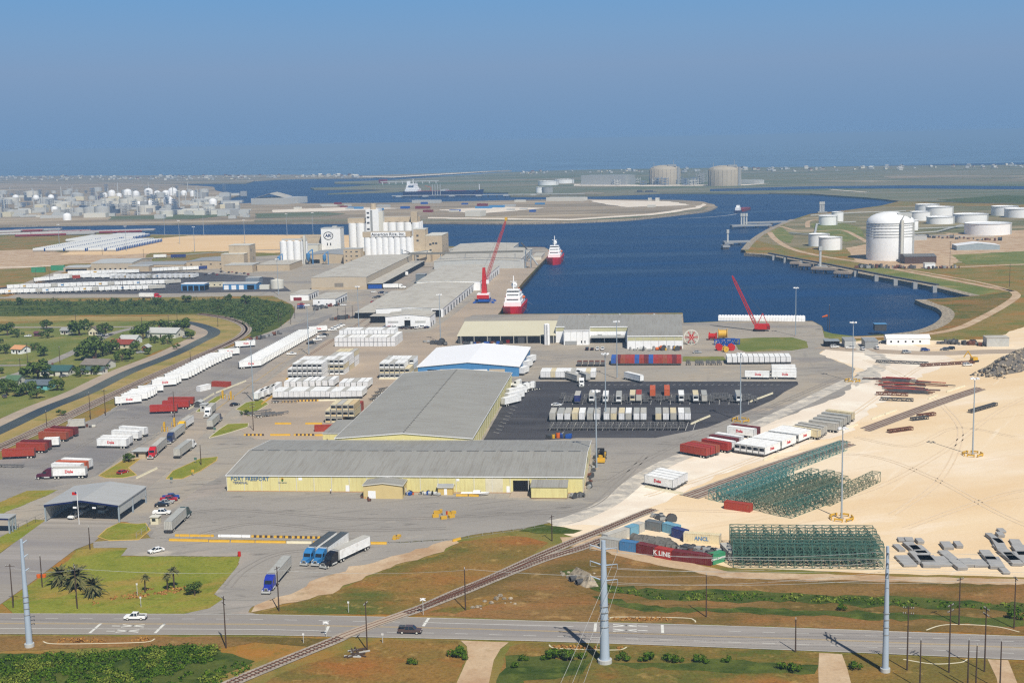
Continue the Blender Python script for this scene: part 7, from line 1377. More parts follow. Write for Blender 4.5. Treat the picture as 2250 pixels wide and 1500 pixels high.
t = thing('tanker_pier', 'long low grey pier on piles along the tanker', 'pier', G(880, 435, WZ), math.atan2(d.y, d.x))
obj('deck', MB().box(-20, 420, -3, 3, 4.4, 5.6, M_lgrey), t)
for i in range(22): obj('pile', MB().box(-.8, .8, -2.6, 2.6, 0, 4.4, M_dgrey), t, (-16 + i * 20, 0, 0))
for x in (76, 82, 88, 94): obj('loading_arm', MB().bar((x, 0, 5), (x, 0, 30), 1.1, M_lgrey), t)
for i in range(6): obj('dolphin', MB().box(-6, 6, -5, 5, 2.5, 6, M_lgrey), t, (i * 62, -9, 0))
p, q = G(1622, 466, WZ), G(1644, 459, WZ); d = q - p
t = thing('barge_tow', 'white tug pushing a dark red barge across the harbour', 'barge', p, math.atan2(d.y, d.x)); obj('hull', MB().box(10, 75, -7, 7, 0, 4, M_dred), t); obj('tug_hull', MB().box(-12, 9.5, -4.5, 4.5, 0, 3, M_navy), t); obj('wheelhouse', MB().box(-8, 5, -3.5, 3.5, 3, 7.5, M_white).box(-4, 3, -2.5, 2.5, 7.5, 11, M_white), t)
strip('wake', [(1618, 466.5), (1600, 469.5), (1575, 472), (1540, 474.5), (1490, 477)], 3.5, M_lgrey, WZ + .06)
p = G(1395, 426, WZ); t = thing('work_barge', 'dark work barge with crane gear near the far shore', 'barge', p, .1); obj('hull', MB().box(0, 48, -6, 6, 0, 3.5, M_navy), t); obj('deck_gear', MB().box(6, 16, -4, 4, 3.5, 8, M_dgrey).box(24, 40, -3, 3, 3.5, 6.5, M_dgrey), t)
for i, (x, y, L) in enumerate([(0, 512, 60), (40, 510, 70), (80, 508, 70), (110, 514, 80), (150, 511, 60), (190, 513, 70), (225, 511, 60), (265, 512, 60), (300, 509, 50), (20, 517, 60), (90, 519, 70), (160, 517, 60)]):
    b = MB()
    for k in range(5): b.cyl((-L / 2, k * 3, 1.6), (L / 2, k * 3, 1.6), 1.5, [M_lgrey, M_dred, M_grey][(i + k) % 3], n=7)
    single('pipe_bundle', b, f'bundle of long grey and red pipes, {nth(i)} of those stored on the channel bank', 'pipes', G(x, y), R(6), 'pipe bundles on the channel bank')
tb = MB().lathe([(2.1, 0), (2.1, 1)], M_white, n=12)
def tower_section(L): return MB().cyl((-L / 2, 0, 2.2), (L / 2, 0, 2.2), 2.15, mat('tower_white', (222, 224, 226), .5), n=14, caps=False).cyl((L / 2 - .1, 0, 2.2), (L / 2 + .05, 0, 2.2), 1.5, M_skyblue, n=14).cyl((L / 2, 0, 2.2), (L / 2 + .06, 0, 2.2), 2.16, mat('cover_blue', (50, 104, 190), .6), n=14).mesh('section', True)
k_ = 0
for gi, (x, L, n, y) in enumerate([(86, 14, 26, 553), (121, 22, 32, 553), (167, 24, 30, 553), (213, 20, 30, 552.5), (247, 11, 28, 552.5)]):
    me = tower_section(L); a, b_ = A(x, y)
    for i in range(n): single('tower_section', me, f'white blue-ended tower section, {nth(i)} of the {nth(gi)} rank beside the sand', 'tower section', W(a, b_ + i * 5.4), GA, 'wind tower sections in ranks')
me = tower_section(40)
for gi, (x, y, n) in enumerate([(178, 532, 16), (232, 529, 18), (262, 527, 12)]):
    a, b_ = A(x, y)
    for i in range(n): single('tower_section', me, f'long white wind tower section, {nth(i)} of the {nth(gi)} back rank near the channel', 'tower section', W(a, b_ + i * 5.2), GA, 'long wind tower sections at the back')
# ------------------------------------------------------------------ tanks and the far shore
def tank(px, py, r, h, l, dome=0.0, m=None, name='storage_tank', g='storage tanks of the terminal', rim=True):
    m = m or M_white; b = MB(); k = 5
    b.lathe([(r, 0), (r, h)] + ([(r * math.cos(math.pi / 2 * i / k), h + dome * math.sin(math.pi / 2 * i / k)) for i in range(1, k)] + [(.01, h + dome)] if dome else [(r - .5, h), (r - .5, h - 1.0), (.01, h - .8)]), m, n=36)
    t = thing(name, l, 'tank', G(px, py), 0, g); obj('shell', b.mesh('shell', True), t)
    if rim: obj('rim_ring', MB().lathe([(r, h - .5), (r + .5, h - .4), (r + .5, h), (r, h + .1)], M_lgrey, n=36), t)
    if r > 9: obj('stair', MB().box(-1, 1, -r - 1.2, -r, 0, h, M_lgrey), t, (0, 0, 0), .9)
    return t
t = tank(1955, 569, 22, 35, 'huge white domed tank with rings and vertical stair tower on the right shore', 10)
rg = MB()
for z in (22, 24.5, 27, 30, 32.5): rg.lathe([(22.0, z), (22.35, z + .2), (22.35, z + .5), (22.0, z + .7)], M_lgrey, n=40)
obj('stiffener_ring', rg, t); obj('stair_tower', MB().box(3, 5.4, -25, -21.2, 0, 38, M_white2).box(2.9, 3.2, -25.1, -24.9, 0, 38, M_grey).box(5.3, 5.6, -25.1, -24.9, 0, 38, M_grey), t); obj('roof_platform', MB().box(3, 16, -14, -3, 40, 44, M_lgrey).bar((4, -22, 38), (12, -8, 44), 1, M_grey), t)
for i, (x, y, r, h, l, dm) in enumerate([(1799, 540, 11, 13, 'white tank just behind another on the point nearest the slip', 0), (1824, 548, 11.8, 13, 'white tank overlapping the one on the point', 0), (1819, 494, 12, 12, 'white tank near the three dock towers', 1), (1840, 486, 8, 13, 'small tall white tank behind the one near the dock towers', 0), (2066, 491, 17.5, 9, 'low white tank in the middle of the tank field', 0), (2064, 474, 19, 13, 'white tank behind the low one in the tank field', 0), (2037, 468, 17, 13, 'greyish tank at the back of the tank field', 0), (2132, 488, 22, 11, 'wide white tank behind the broadest grey one', 0), (2170, 514, 26, 13, 'broadest pale grey tank of the terminal', 0),
      (2207, 473, 18, 13, 'grey tank at the far back by the frame edge', 0), (2240, 477, 20, 12, 'white tank at the frame edge', 0), (2022, 484, 14, 12, 'white tank with sloping pipe behind the big dome', 0), (2009, 506, 4.5, 12, 'slim white tank right behind the big dome', 1)]): tank(x, y, r, h, l, dm)
for i, (x, y, r, h, l) in enumerate([(1205, 407, 27, 11, 'wide low white tank beside its twin beyond the harbour'), (1240, 403, 27, 11, 'wide low white tank farther back of the twins'), (1187, 424, 10, 13, 'white tank on the far dock point'), (1203, 424, 12, 13, 'grey tank on the far dock point')]): tank(x, y, r, h, l, 0, M_grey if i == 3 else None, g='tanks beyond the harbour')
t = thing('pipe_rack', 'long pipe trestle following the right shore over the water', 'pipe rack', G(1690, 563)); rp_ = [G(*p) - G(1690, 563) for p in [(1690, 563), (1740, 573), (1830, 590), (1880, 600), (1960, 616), (2060, 634)]]
b = MB()
for p, q in zip(rp_, rp_[1:]): b.bar(p + Vector((0, 0, 3)), q + Vector((0, 0, 3)), 3, M_dgrey, 1)
obj('pipe_frame', b, t)
for i, (x, y) in enumerate([(1700, 566), (1725, 571), (1760, 578), (1800, 585), (1880, 601), (1925, 611), (1967, 620), (2010, 627), (2053, 635)]): obj('trestle', MB().box(-1.6, 1.6, -1.6, 1.6, -3, 2.4, M_grey), t, G(x, y) - G(1690, 563))
for i, (x, y, w_, d_) in enumerate([(1748, 588, 9, 6), (1772, 593, 12, 6), (1812, 601, 22, 8), (1852, 610, 14, 7)]):
    t = thing('dock_platform', f'concrete dock platform on dark piles, {nth(i)} along the right shore from the harbour mouth', 'dock', G(x, y, WZ), R(-35), 'dock platforms of the right shore'); obj('deck', MB().box(-w_ / 2, w_ / 2, -d_ / 2, d_ / 2, 3.5, 5.4, M_apron), t)
    for k in range(6): obj('pile', MB().cyl((0, 0, -1), (0, 0, 3.5), .6, M_dgrey, n=6), t, (-w_ / 2 + 1 + (k % 3) * (w_ / 2 - 1), (-1 if k < 3 else 1) * (d_ / 2 - 1), 0))
def towers(x, y, n, h, l, gap=4, m=None):
    t = thing('loading_tower', l, 'tower', G(x, y), 0)
    for i in range(n): obj('column', MB().box(-.9, .9, -.9, .9, 0, h, m or M_lgrey).box(-1.4, 1.4, -1.4, 1.4, h - 4, h, m or M_lgrey), t, (i * gap, 0, 0))
    obj('platform', MB().box(-4, n * gap + 2, -4, 4, .2, 2.2, M_grey), t)
towers(1802, 590, 1, 20, 'white loading arm tower on the dock platform'); towers(1802, 468, 3, 17, 'three tall pipe towers at the dock by the harbour mouth', 2.7, M_lgrey); towers(1629, 497, 3, 17, 'three tall loading arms on the outer dock', 3.4); towers(1599, 536, 1, 16, 'lone loading arm on the dock point')
for x, y, w_, d_, l in [(1650, 501, 54, 12, 'outer timber dock with pipe deck'), (1618, 538, 30, 9, 'inner dock deck on the point'), (1594, 548, 8, 10, 'small mooring dolphin off the point'), (1682, 494, 60, 8, 'white pipe deck linking the outer dock to the shore')]:
    t = thing('dock_deck', l, 'dock', G(x, y, WZ), R(6)); obj('deck', MB().box(-w_ / 2, w_ / 2, -d_ / 2, d_ / 2, 2.6, 4.6, M_grey), t)
    for k in range(8): obj('pile', MB().box(-.6, .6, -.6, .6, -1, 2.6, M_dgrey), t, (-w_ / 2 + 1 + (k % 4) * (w_ / 3 - 1), (-1 if k < 4 else 1) * (d_ / 2 - 1), 0))
for i, pts in enumerate([[(1735, 515), (1790, 520), (1795, 495), (1880, 490)], [(2005, 506), (2080, 503), (2120, 500)], [(2005, 516), (2060, 512), (2115, 497)], [(2010, 520), (2100, 523), (2185, 523)], [(1780, 476), (1880, 470), (1990, 466)]]):
    P = [G(*p) for p in pts]; b = MB()
    for p, q in zip(P, P[1:]): b.bar(p - P[0] + Vector((0, 0, 2)), q - P[0] + Vector((0, 0, 2)), 2.4, M_lgrey, .9)
    t = thing('pipe_rack', f'low pale pipe rack, {nth(i)} of those crossing the tank terminal ground', 'pipe rack', P[0], 0, 'pipe racks of the terminal'); obj('pipe_frame', b, t)
M_cgrey = mat('tank_concrete', (196, 184, 164), .85, .1, .05)
for i, (x, y, l) in enumerate([(1461, 405, 'huge concrete domed gas tank behind the process frames'), (1592, 408, 'huge concrete domed gas tank standing clear at the far shore')]):
    t = tank(x, y, 39, 38, l, 11, M_cgrey, g='huge gas tanks', rim=False); rb = MB()
    for k in range(24): a_ = k * math.pi / 12; rb.box(39 * math.cos(a_) - .6, 39 * math.cos(a_) + .6, 39 * math.sin(a_) - .6, 39 * math.sin(a_) + .6, 0, 38, M_cgrey)
    obj('wall_rib', rb, t); obj('roof_platform', MB().box(4, 26, -26, -10, 45, 50, M_grey).bar((-30, -20, 38), (-30, -20, 56), 1, M_grey).bar((20, -20, 50), (20, -20, 62), 1, M_grey), t); obj('stair_tower', MB().box(28, 34, -30, -24, 0, 44, M_grey), t)
def far_box(x0, x1, y, h, d_, l, m, rm=None, cat='building', g=None, name='far_building'):
    p, q = G(x0, y), G(x1, y); dd = q - p; b = MB().box(0, dd.length, 0, d_, 0, h, m, rm or m); return single(name, b, l, cat, p, math.atan2(dd.y, dd.x), g)
far_box(1277, 1375, 407, 25, 50, 'long pale metal hall beyond the harbour mouth', mat('far_hall', (176, 180, 182), .6)); far_box(1620, 1668, 405, 10, 30, 'low pale hall beside the clear gas tank', M_lgrey); far_box(552, 622, 450, 13, 90, 'large pale gabled hall on the island tip', M_lgrey); single('far_building', MB().gable(0, 62, 0, 90, 13, 22, M_roofflat, 'y', 1, .4), 'gabled roof hall standing behind the pale island hall', 'building', G(560, 450), 0)
far_box(1022, 1055, 476, 9, 25, 'white hangar with dark bays on the island', M_white2); far_box(1200, 1280, 442, 7, 25, 'long low white sheds on the island far side', M_white2); far_box(1130, 1150, 444, 4, 12, 'small white hut on the island far shore', M_white2); far_box(1424, 1429, 442, 6, 8, 'small white block near the island tip', M_white2); far_box(1440, 1446, 443, 7, 8, 'second small white block near the island tip', M_white2); far_box(1422, 1436, 456, 4, 12, 'white trailer on the island bare ground', M_white2); far_box(905, 960, 447, 6, 20, 'long pale shed on the island back', M_lgrey)
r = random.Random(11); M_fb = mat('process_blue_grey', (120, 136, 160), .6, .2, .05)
def frame_me(w_, d_, h, m):
    b = MB()
    for x in (0, w_ / 2, w_):
        for y in (0, d_): b.bar((x, y, 0), (x, y, h), .8, m)
    z = 5
    while z <= h:
        for y in (0, d_): b.bar((0, y, z), (w_, y, z), .7, m)
        for x in (0, w_): b.bar((x, 0, z), (x, d_, z), .7, m)
        b.box(w_ * .2, w_ * .7, d_ * .2, d_ * .8, z - 3, z - .5, m); z += 6
    return b.mesh('process_frame')
fm = [frame_me(r.uniform(9, 20), 12, h, m) for h, m in ((12, M_fb), (20, M_fb), (28, M_grey), (16, M_lgrey), (36, M_fb))]
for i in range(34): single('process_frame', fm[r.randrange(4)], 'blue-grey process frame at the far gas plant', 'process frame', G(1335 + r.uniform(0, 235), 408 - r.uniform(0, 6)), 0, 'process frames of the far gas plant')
# chemical plant across the channel
sph = MB().ball((0, 0, 14), 9, M_white, 14).mesh('sphere', True); lg = MB()
for k in range(6): lg.bar((8 * math.cos(k), 8 * math.sin(k), 0), (8 * math.cos(k), 8 * math.sin(k), 14), .8, M_lgrey)
lg = lg.mesh('leg_frame')
dmk = MB().lathe([(11, 0), (11, 13), (9.5, 16), (6, 18.5), (.01, 20)], M_white, n=20).mesh('domed_tank', True)
for i, (x, y, s) in enumerate([(80, 447, .85), (113, 446, .85)]): spawn([('sphere', sph), ('leg_frame', lg)], 'gas_sphere', f'white gas sphere on legs, {["first", "second"][i]} of the pair in the plant across the channel', 'gas sphere', G(x, y), 0, 'gas spheres of the far plant', s)
for i, (x, y, s) in enumerate([(230, 434, 1.1), (246, 431, 1.4), (262, 434, 1.0), (281, 431, 1.6), (299, 432, 1.3), (327, 430, 1.7), (346, 432, 1.3), (365, 432, 1.4), (380, 430, 1.8), (404, 430, 1.2), (425, 432, 1.3), (306, 453, .9), (320, 452, .9), (332, 451, 1), (468, 452, 1.3), (440, 450, 1.1), (370, 450, 1.6), (120, 466, 1), (35, 440, 1.2), (148, 484, 1.1)]): single('domed_tank', dmk, f'white domed tank, {nth(i)} of the cluster in the plant across the channel', 'tank', G(x, y), 0, 'domed tanks of the far plant', s * .58)
tk = MB().lathe([(12, 0), (12, 11), (.01, 13)], M_lgrey, n=20).mesh('tank', True); tk2 = MB().lathe([(18, 0), (18, 12), (.01, 13.5)], M_white2, n=24).mesh('tank', True); col_ = MB().cyl((0, 0, 0), (0, 0, 36), 1.6, M_lgrey, n=8).mesh('column', True)
bx = [MB().box(0, a_, 0, b_, 0, c_, m).mesh('hall') for a_, b_, c_, m in ((40, 18, 8, M_white2), (24, 14, 10, M_lgrey), (60, 20, 7, M_lgrey), (18, 14, 14, M_grey), (30, 18, 9, mat('brown_hall', (150, 104, 96), .7)), (26, 16, 12, M_cream), (40, 20, 12, mat('slate_hall', (88, 100, 122), .7)))]
for i in range(54): single('storage_tank', [tk, tk2, tk][i % 3], 'white storage tank in the hazy plant across the channel', 'tank', G(r.uniform(-40, 470), r.uniform(420, 474)), 0, 'storage tanks of the far plant', r.uniform(.6, 1.2))
for i in range(50): single('distillation_tower', col_, 'tall thin distillation tower in the hazy plant across the channel', 'tower', G(r.uniform(-40, 470), r.uniform(418, 476)), 0, 'distillation towers of the far plant', r.uniform(.4, .85))
for i in range(150): single('plant_hall', bx[r.choice((0, 0, 1, 1, 2, 2, 3, 3, 5, 4 if i % 5 == 0 else 0, 6 if i % 4 == 0 else 1))], 'low pale hall among pipes in the plant across the channel', 'hall', G(r.uniform(-40, 540), r.uniform(430, 482)), r.uniform(-.2, .2), 'halls of the far plant', r.uniform(.4, 1.0))
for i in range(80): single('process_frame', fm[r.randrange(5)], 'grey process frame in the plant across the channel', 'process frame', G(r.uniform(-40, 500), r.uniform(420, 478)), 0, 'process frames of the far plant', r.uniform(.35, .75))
for i in range(26): far_box(*(lambda x: (x, x + r.uniform(8, 34)))(r.uniform(600, 1180)), r.uniform(449, 474), r.uniform(2.5, 5), 8, 'low pale row of stored goods on the island', [M_white2, M_lgrey, M_skyblue, M_blue, M_dred][r.choice((0, 0, 1, 1, 2, 3, 4))], g='stored goods on the island', name='goods_row')
hm = []
for c, rf in ((M_lgrey, M_grey), (M_cream, M_grey), (M_white2, M_roofflat), (mat('pastel_house', (206, 196, 176), .7), M_rust), (M_lgrey, M_white2)):
    b = MB().box(-7, 7, -6, 6, 3, 10, c).gable(-7, 7, -6, 6, 10, 14, rf, 'x', .6, .3)
    for x in (-6, 6):
        for y in (-5, 5): b.bar((x, y, 0), (x, y, 3), .5, M_wood)
    hm.append(b.mesh('beach_house'))
for i in range(270):
    if i < 170: x = r.uniform(-40, 800); y = lerp((0, 0), (0, 0), 0)[1] + 390.5 - max(0, x - 300) * .004 + r.triangular(-1, 8, 2) * (1 if x < 560 else .55)
    else: x = r.uniform(1120, 2280); y = 377.5 - (x - 1120) * .0125 + r.triangular(0, 10, 3)
    single('beach_house', hm[r.randrange(5)], 'tiny pale stilt house on the hazy coast', 'house', G(x, y), r.uniform(0, 3), 'stilt houses along the hazy coast', r.uniform(.4, .95))
far_box(832, 842, 403, 12, 20, 'red-roofed block by the far bridge', M_dred); t = thing('far_bridge', 'low pale bridge on piers across the far inlet', 'bridge', G(836, 406), 0); obj('deck', MB().box(0, 170, 0, 8, 7, 9, M_lgrey), t)
for i in range(9): obj('pier', MB().box(-1.5, 1.5, 0, 8, 0, 7, M_lgrey), t, (6 + i * 19.5, 0, 0))
# ------------------------------------------------------------------ cable reels by the slip
def reel(px, py, rz, r_, w_, m1, m2, l, spokes=False):
    t = thing('cable_drum', l, 'cable reel', G(px, py), rz); b = MB()
    for y in (-w_ / 2, w_ / 2):
        f = MB().lathe([(r_ - .35, -.12), (r_, -.12), (r_, .12), (r_ - .35, .12), (r_ - .35, -.12)] if spokes else [(.2, -.12), (r_, -.12), (r_, .12), (.2, .12)], m1, n=26)
        if spokes:
            for k in range(12): a_ = k * math.pi / 6; f.bar((.6 * math.cos(a_), .6 * math.sin(a_), 0), ((r_ - .2) * math.cos(a_), (r_ - .2) * math.sin(a_), 0), .22, m1 if k % 2 else m2)
        fm_ = f.mesh('flange'); fm_.transform(Matrix.Rotation(R(90), 4, 'X')); obj('flange', fm_, t, (0, y, r_ + .1))
    obj('drum_core', MB().cyl((0, -w_ / 2, r_ + .1), (0, w_ / 2, r_ + .1), r_ * (.35 if spokes else .7), m2, n=20).mesh(smooth=True), t)
reel(1519, 757, GA, 4.3, 3, M_white2, M_red, 'giant white and red spoked cable wheel beside the workshop', True); reel(1588, 745, GA + R(90), 3.2, 5, M_yellow, M_yellow, 'yellow cable reel on the slip yard'); reel(1566, 747, GA + R(75), 2.3, 4, M_red, M_red, 'red reel beside the yellow one'); reel(1580, 770, GA + R(10), 1.9, 2.6, M_red, M_red, 'red flanged reel before the blue frames'); reel(1607, 770, GA + R(10), 1.9, 2.6, M_red, M_red, 'red flanged reel beside the quay lawn'); reel(1594, 773, GA + R(20), 1.6, 2, M_yellow, M_dgrey, 'small grey reel with yellow rim between red ones')
for i, (x, y) in enumerate([(1570, 758), (1583, 757), (1596, 756), (1606, 757), (1578, 762), (1590, 762)]): single('drill_frame', truss_me(5, 2, 3, 1.6, M_blue, .3), f'blue equipment frame, {nth(i)} of the group among the reels', 'frame', G(x, y), GA, 'blue frames among the reels')
bag = MB().box(-.9, .9, -.9, .9, 0, 1.9, M_white).lathe([(.9, 1.9), (.2, 2.3)], M_white, n=8).mesh('bulk_bag')
for i in range(60): single('bulk_bag', bag, f'white bulk bag in the long double row on the slip quay edge', 'bulk bag', G(1582 + (i // 2) * 6.3, 704.5 + (i // 2) * .05 - (i % 2) * 3) + Vector((0, 0, .1)), GA, 'white bulk bags on the slip quay', 1.3)
# ------------------------------------------------------------------ plants
def leafmat(name, c, c2):
    if name in MATS: return MATS[name]
    m, t, b = nodes_of(name); MATS[name] = m; b.inputs['Roughness'].default_value = .7; b.inputs['Specular IOR Level'].default_value = .15
    g = t.nodes.new('ShaderNodeNewGeometry'); x = t.nodes.new('ShaderNodeMix'); x.data_type = 'RGBA'; x.inputs[6].default_value = alb(c) + (1,); x.inputs[7].default_value = alb(c2) + (1,)
    t.links.new(g.outputs['Random Per Island'], x.inputs[0]); t.links.new(x.outputs[2], b.inputs['Base Color']); return m
M_leaf = leafmat('oak_leaves', (48, 72, 30), (102, 122, 52)); M_scrub = leafmat('scrub_leaves', (40, 72, 8), (98, 128, 26)); M_belt = leafmat('belt_leaves', (54, 78, 38), (100, 120, 62)); M_palm = leafmat('palm_leaves', (62, 74, 44), (128, 122, 78)); M_scrub2 = leafmat('light_scrub_leaves', (84, 104, 30), (140, 152, 58)); M_dry = leafmat('dry_tufts', (150, 104, 56), (196, 150, 84))
def leaves(b, c, rad, n, size, m, rr, flat=.8):
    for i in range(n):
        u = Vector((rr.gauss(0, 1), rr.gauss(0, 1), rr.gauss(0, 1))).normalized(); p = c + Vector((u.x * rad, u.y * rad, u.z * rad * flat)) * rr.uniform(.55, 1.0)
        a = (u + Vector((rr.uniform(-.7, .7), rr.uniform(-.7, .7), rr.uniform(-.2, .9)))).normalized(); e = a.orthogonal().normalized(); f = a.cross(e); s = size * rr.uniform(.6, 1.4); q = rr.uniform(0, 3)
        e, f = e * math.cos(q) + f * math.sin(q), f * math.cos(q) - e * math.sin(q)
        b.face([p - e * s - f * s * .5, p + e * s - f * s * .5, p + e * s * .6 + f * s * .6, p - e * s * .5 + f * s * .7], m)
@lru_cache(None)
def tree_parts(k):
    rr = random.Random(100 + k); b = MB(); t = MB().cyl((0, 0, 0), (.1, 0, 1.8), .3, M_wood, r2=.2, n=7); wide = 1.0 + .2 * (k % 3)
    for i in range(9):
        a = rr.uniform(0, 6.28); q = rr.uniform(.2, 1) ** .6 * 2.5 * wide; c = Vector((q * math.cos(a), q * math.sin(a), rr.uniform(2.6, 4.6) - q * .25)); t.cyl((.1, 0, 1.6), c, .13, M_wood, r2=.04, n=5); leaves(b, c, rr.uniform(1.0, 1.7), 80, .3, M_leaf, rr)
    return [('crown', b.mesh('crown')), ('trunk', t.mesh('trunk'))]
TR = [(65, 225, 65), (405, 170, 45), (415, 245, 45), (690, 225, 80), (735, 150, 40), (795, 155, 25), (920, 228, 60), (1315, 180, 45), (1440, 185, 60), (1590, 215, 80), (1240, 258, 75), (1345, 290, 35), (1455, 298, 45), (1085, 260, 30), (1660, 255, 35), (830, 430, 110), (745, 440, 70), (1060, 448, 55), (1130, 432, 60), (960, 385, 70), (1190, 365, 50), (45, 382, 45), (310, 352, 35), (385, 402, 55), (330, 612, 100), (235, 590, 50), (565, 555, 35), (700, 577, 50), (850, 560, 50), (910, 520, 30), (300, 725, 60), (500, 700, 55), (60, 735, 70), (170, 750, 60), (320, 770, 50), (25, 553, 30), (8, 290, 20), (150, 240, 40), (1285, 387, 35), (1530, 342, 25), (40, 665, 40), (800, 300, 40), (890, 395, 60), (1010, 350, 40), (420, 600, 40), (130, 700, 50), (230, 735, 60)]
for i, (x, y, q) in enumerate(TR):
    px, py = x / 3.948, y / 3.948 + 680; s = q / 3.948 / ((py - 309) / 119) / 3.6
    spawn(tree_parts(i % 5), 'oak_tree', f'round green tree, {nth(i)} of those scattered among the houses beside the canal', 'tree', G(px, py), i * 1.3, 'trees of the neighbourhood', max(.6, s * 1.4))
for i, (x, y, s) in enumerate([(428, 1308, .75), (283, 1015, .7), (537, 912, .5), (1247, 1452, .5), (135, 913, .6), (40, 670, 1.3), (250, 668, 1), (410, 664, 1.2), (500, 660, 1.1), (540, 668, 1.4), (345, 668, 1.1), (590, 690, .9), (480, 680, 1), (300, 672, .9), (150, 672, .8)]):
    spawn(tree_parts(i % 5), 'oak_tree', ['bushy small tree at the corner of the big lawn', 'small tree beside the tan gatehouse', 'low tree on the small sign island', 'dark bush tree on the bottom verge near the steel pole', 'lone bush between railway and red containers'][i] if i < 5 else f'dark green tree, {nth(i - 5)} along the edge of the green belt', 'tree', G(x, y), i * .9, None if i < 5 else 'trees of the green belt edge', s)
bush = []
for k in range(3):
    rr = random.Random(k); b = MB()
    for i in range(5): leaves(b, Vector((rr.uniform(-1, 1), rr.uniform(-1, 1), .8 + rr.uniform(0, .8))), .9, 60, .2, M_scrub, rr)
    bush.append(b.mesh('bush'))
BU = [(1200, 1446), (1218, 1446), (1245, 1446), (1262, 1445), (1278, 1447), (1368, 1450), (1415, 1450), (1430, 1449), (1471, 1452), (1490, 1456), (1530, 1453), (1545, 1455), (1596, 1453), (1720, 1470), (1745, 1475), (1150, 1452), (1130, 1466), (1018, 1446), (1003, 1440), (1012, 1432), (1880, 1470), (905, 1460), (422, 1432), (455, 1436), (440, 1440), (390, 1440), (1850, 1340), (2230, 1360)]
for i, (x, y) in enumerate(BU): single('round_bush', bush[i % 3], f'green bush, {nth(i)} of those dotted along the bottom verges', 'bush', G(x, y), i, 'bushes along the bottom verges', rnd.uniform(.7, 1.25))
def thicket(name, poly, n, rad, size, m, l, seed=1, per=14, hmax=1.0, flat=.8):
    rr = random.Random(seed); b = MB(); xs, ys = [p[0] for p in poly], [p[1] for p in poly]; k = 0
    while k < n:
        x, y = rr.uniform(min(xs), max(xs)), rr.uniform(min(ys), max(ys)); ins = False
        for (x0, y0), (x1, y1) in zip(poly, poly[1:] + poly[:1]):
            if (y0 > y) != (y1 > y) and x < (x1 - x0) * (y - y0) / (y1 - y0) + x0: ins = not ins
        if not ins: continue
        g_ = G(x, y); nz = noise.noise(g_ * .11) + .5 * noise.noise(g_ * .31); k += 1
        if nz < -.28: continue
        q = rad * rr.uniform(.5, 1.2) * (.75 + .8 * max(0, nz + .1)); leaves(b, g_ + Vector((0, 0, q * .6 * hmax)), q, per, size, M_leaf if m is M_belt and nz > .3 else M_scrub2 if m is M_scrub and nz > .22 else m, rr, flat)
    return tag(obj(name, b), l, 'thicket', kind='stuff')
thicket('scrub_undergrowth', [(-60, 1445), (60, 1436), (200, 1437), (330, 1425), (420, 1421), (475, 1425), (468, 1450), (430, 1475), (380, 1510), (-60, 1540)], 1500, 1.1, .2, M_scrub, 'dense green scrub filling the bottom corner below the highway', 2, 38)
thicket('scrub_undergrowth', [(440, 1480), (520, 1455), (560, 1462), (480, 1510), (420, 1510)], 90, .6, .25, M_scrub, 'thin light green scrub beside the railway bank', 3, 12)
thicket('belt_undergrowth', [(-60, 668), (0, 662), (240, 661), (420, 659), (560, 655), (625, 668), (640, 688), (600, 715), (560, 735), (552, 720), (500, 697), (430, 687), (200, 689), (-60, 680), (240, 676), (430, 676), (-60, 672)], 900, 2.2, .42, M_belt, 'band of dark green shrubs between canal and depot road', 4, 26)
thicket('belt_undergrowth', [(-60, 676), (430, 676), (520, 690), (430, 688), (200, 690), (-60, 693)], 420, 1.0, .35, M_belt, 'low olive scrub on the canal side of the green belt', 14, 16, .6)
thicket('ditch_reeds', [(1265, 1255), (1340, 1290), (1450, 1300), (1700, 1305), (2250, 1330), (2250, 1342), (1700, 1320), (1450, 1318), (1330, 1300), (1250, 1270)], 420, .55, .28, M_scrub, 'strip of green reeds along the ditch beyond the highway', 5, 10, .6)
thicket('bed_tufts', [(310, 1300), (345, 1288), (400, 1292), (430, 1282), (425, 1298), (370, 1306), (260, 1318), (200, 1332), (205, 1322)], 130, .45, .3, M_dry, 'rusty ornamental grass bed across the big lawn', 6, 12, .6); thicket('bed_tufts', [(100, 1404), (330, 1401), (325, 1408), (120, 1413)], 120, .45, .28, M_dry, 'rusty planted bed along the lower kerb of the highway', 7, 12, .6); thicket('bed_tufts', [(1345, 1357), (1510, 1358), (1500, 1364), (1350, 1363)], 90, .4, .26, M_dry, 'planted bed along the upper kerb of the highway', 8, 12, .6); thicket('bed_tufts', [(1215, 1418), (1370, 1422), (1360, 1428), (1220, 1424)], 70, .4, .26, M_dry, 'planted bed in front of the large steel pole', 9, 12, .6)
for pts in [[(95, 1409), (120, 1414), (230, 1413), (320, 1410), (340, 1403)], [(1207, 1416), (1220, 1423), (1300, 1427), (1360, 1427), (1377, 1421)], [(1340, 1358), (1360, 1355), (1500, 1357), (1525, 1362), (1528, 1367)], [(195, 1324), (245, 1319), (290, 1310)], [(1985, 1448), (2050, 1458), (2110, 1455), (2125, 1448)], [(2035, 1384), (2080, 1372), (2180, 1375), (2240, 1388)]]: strip('bed_kerb', pts, .35, M_cream, .1, z1=0) ; 
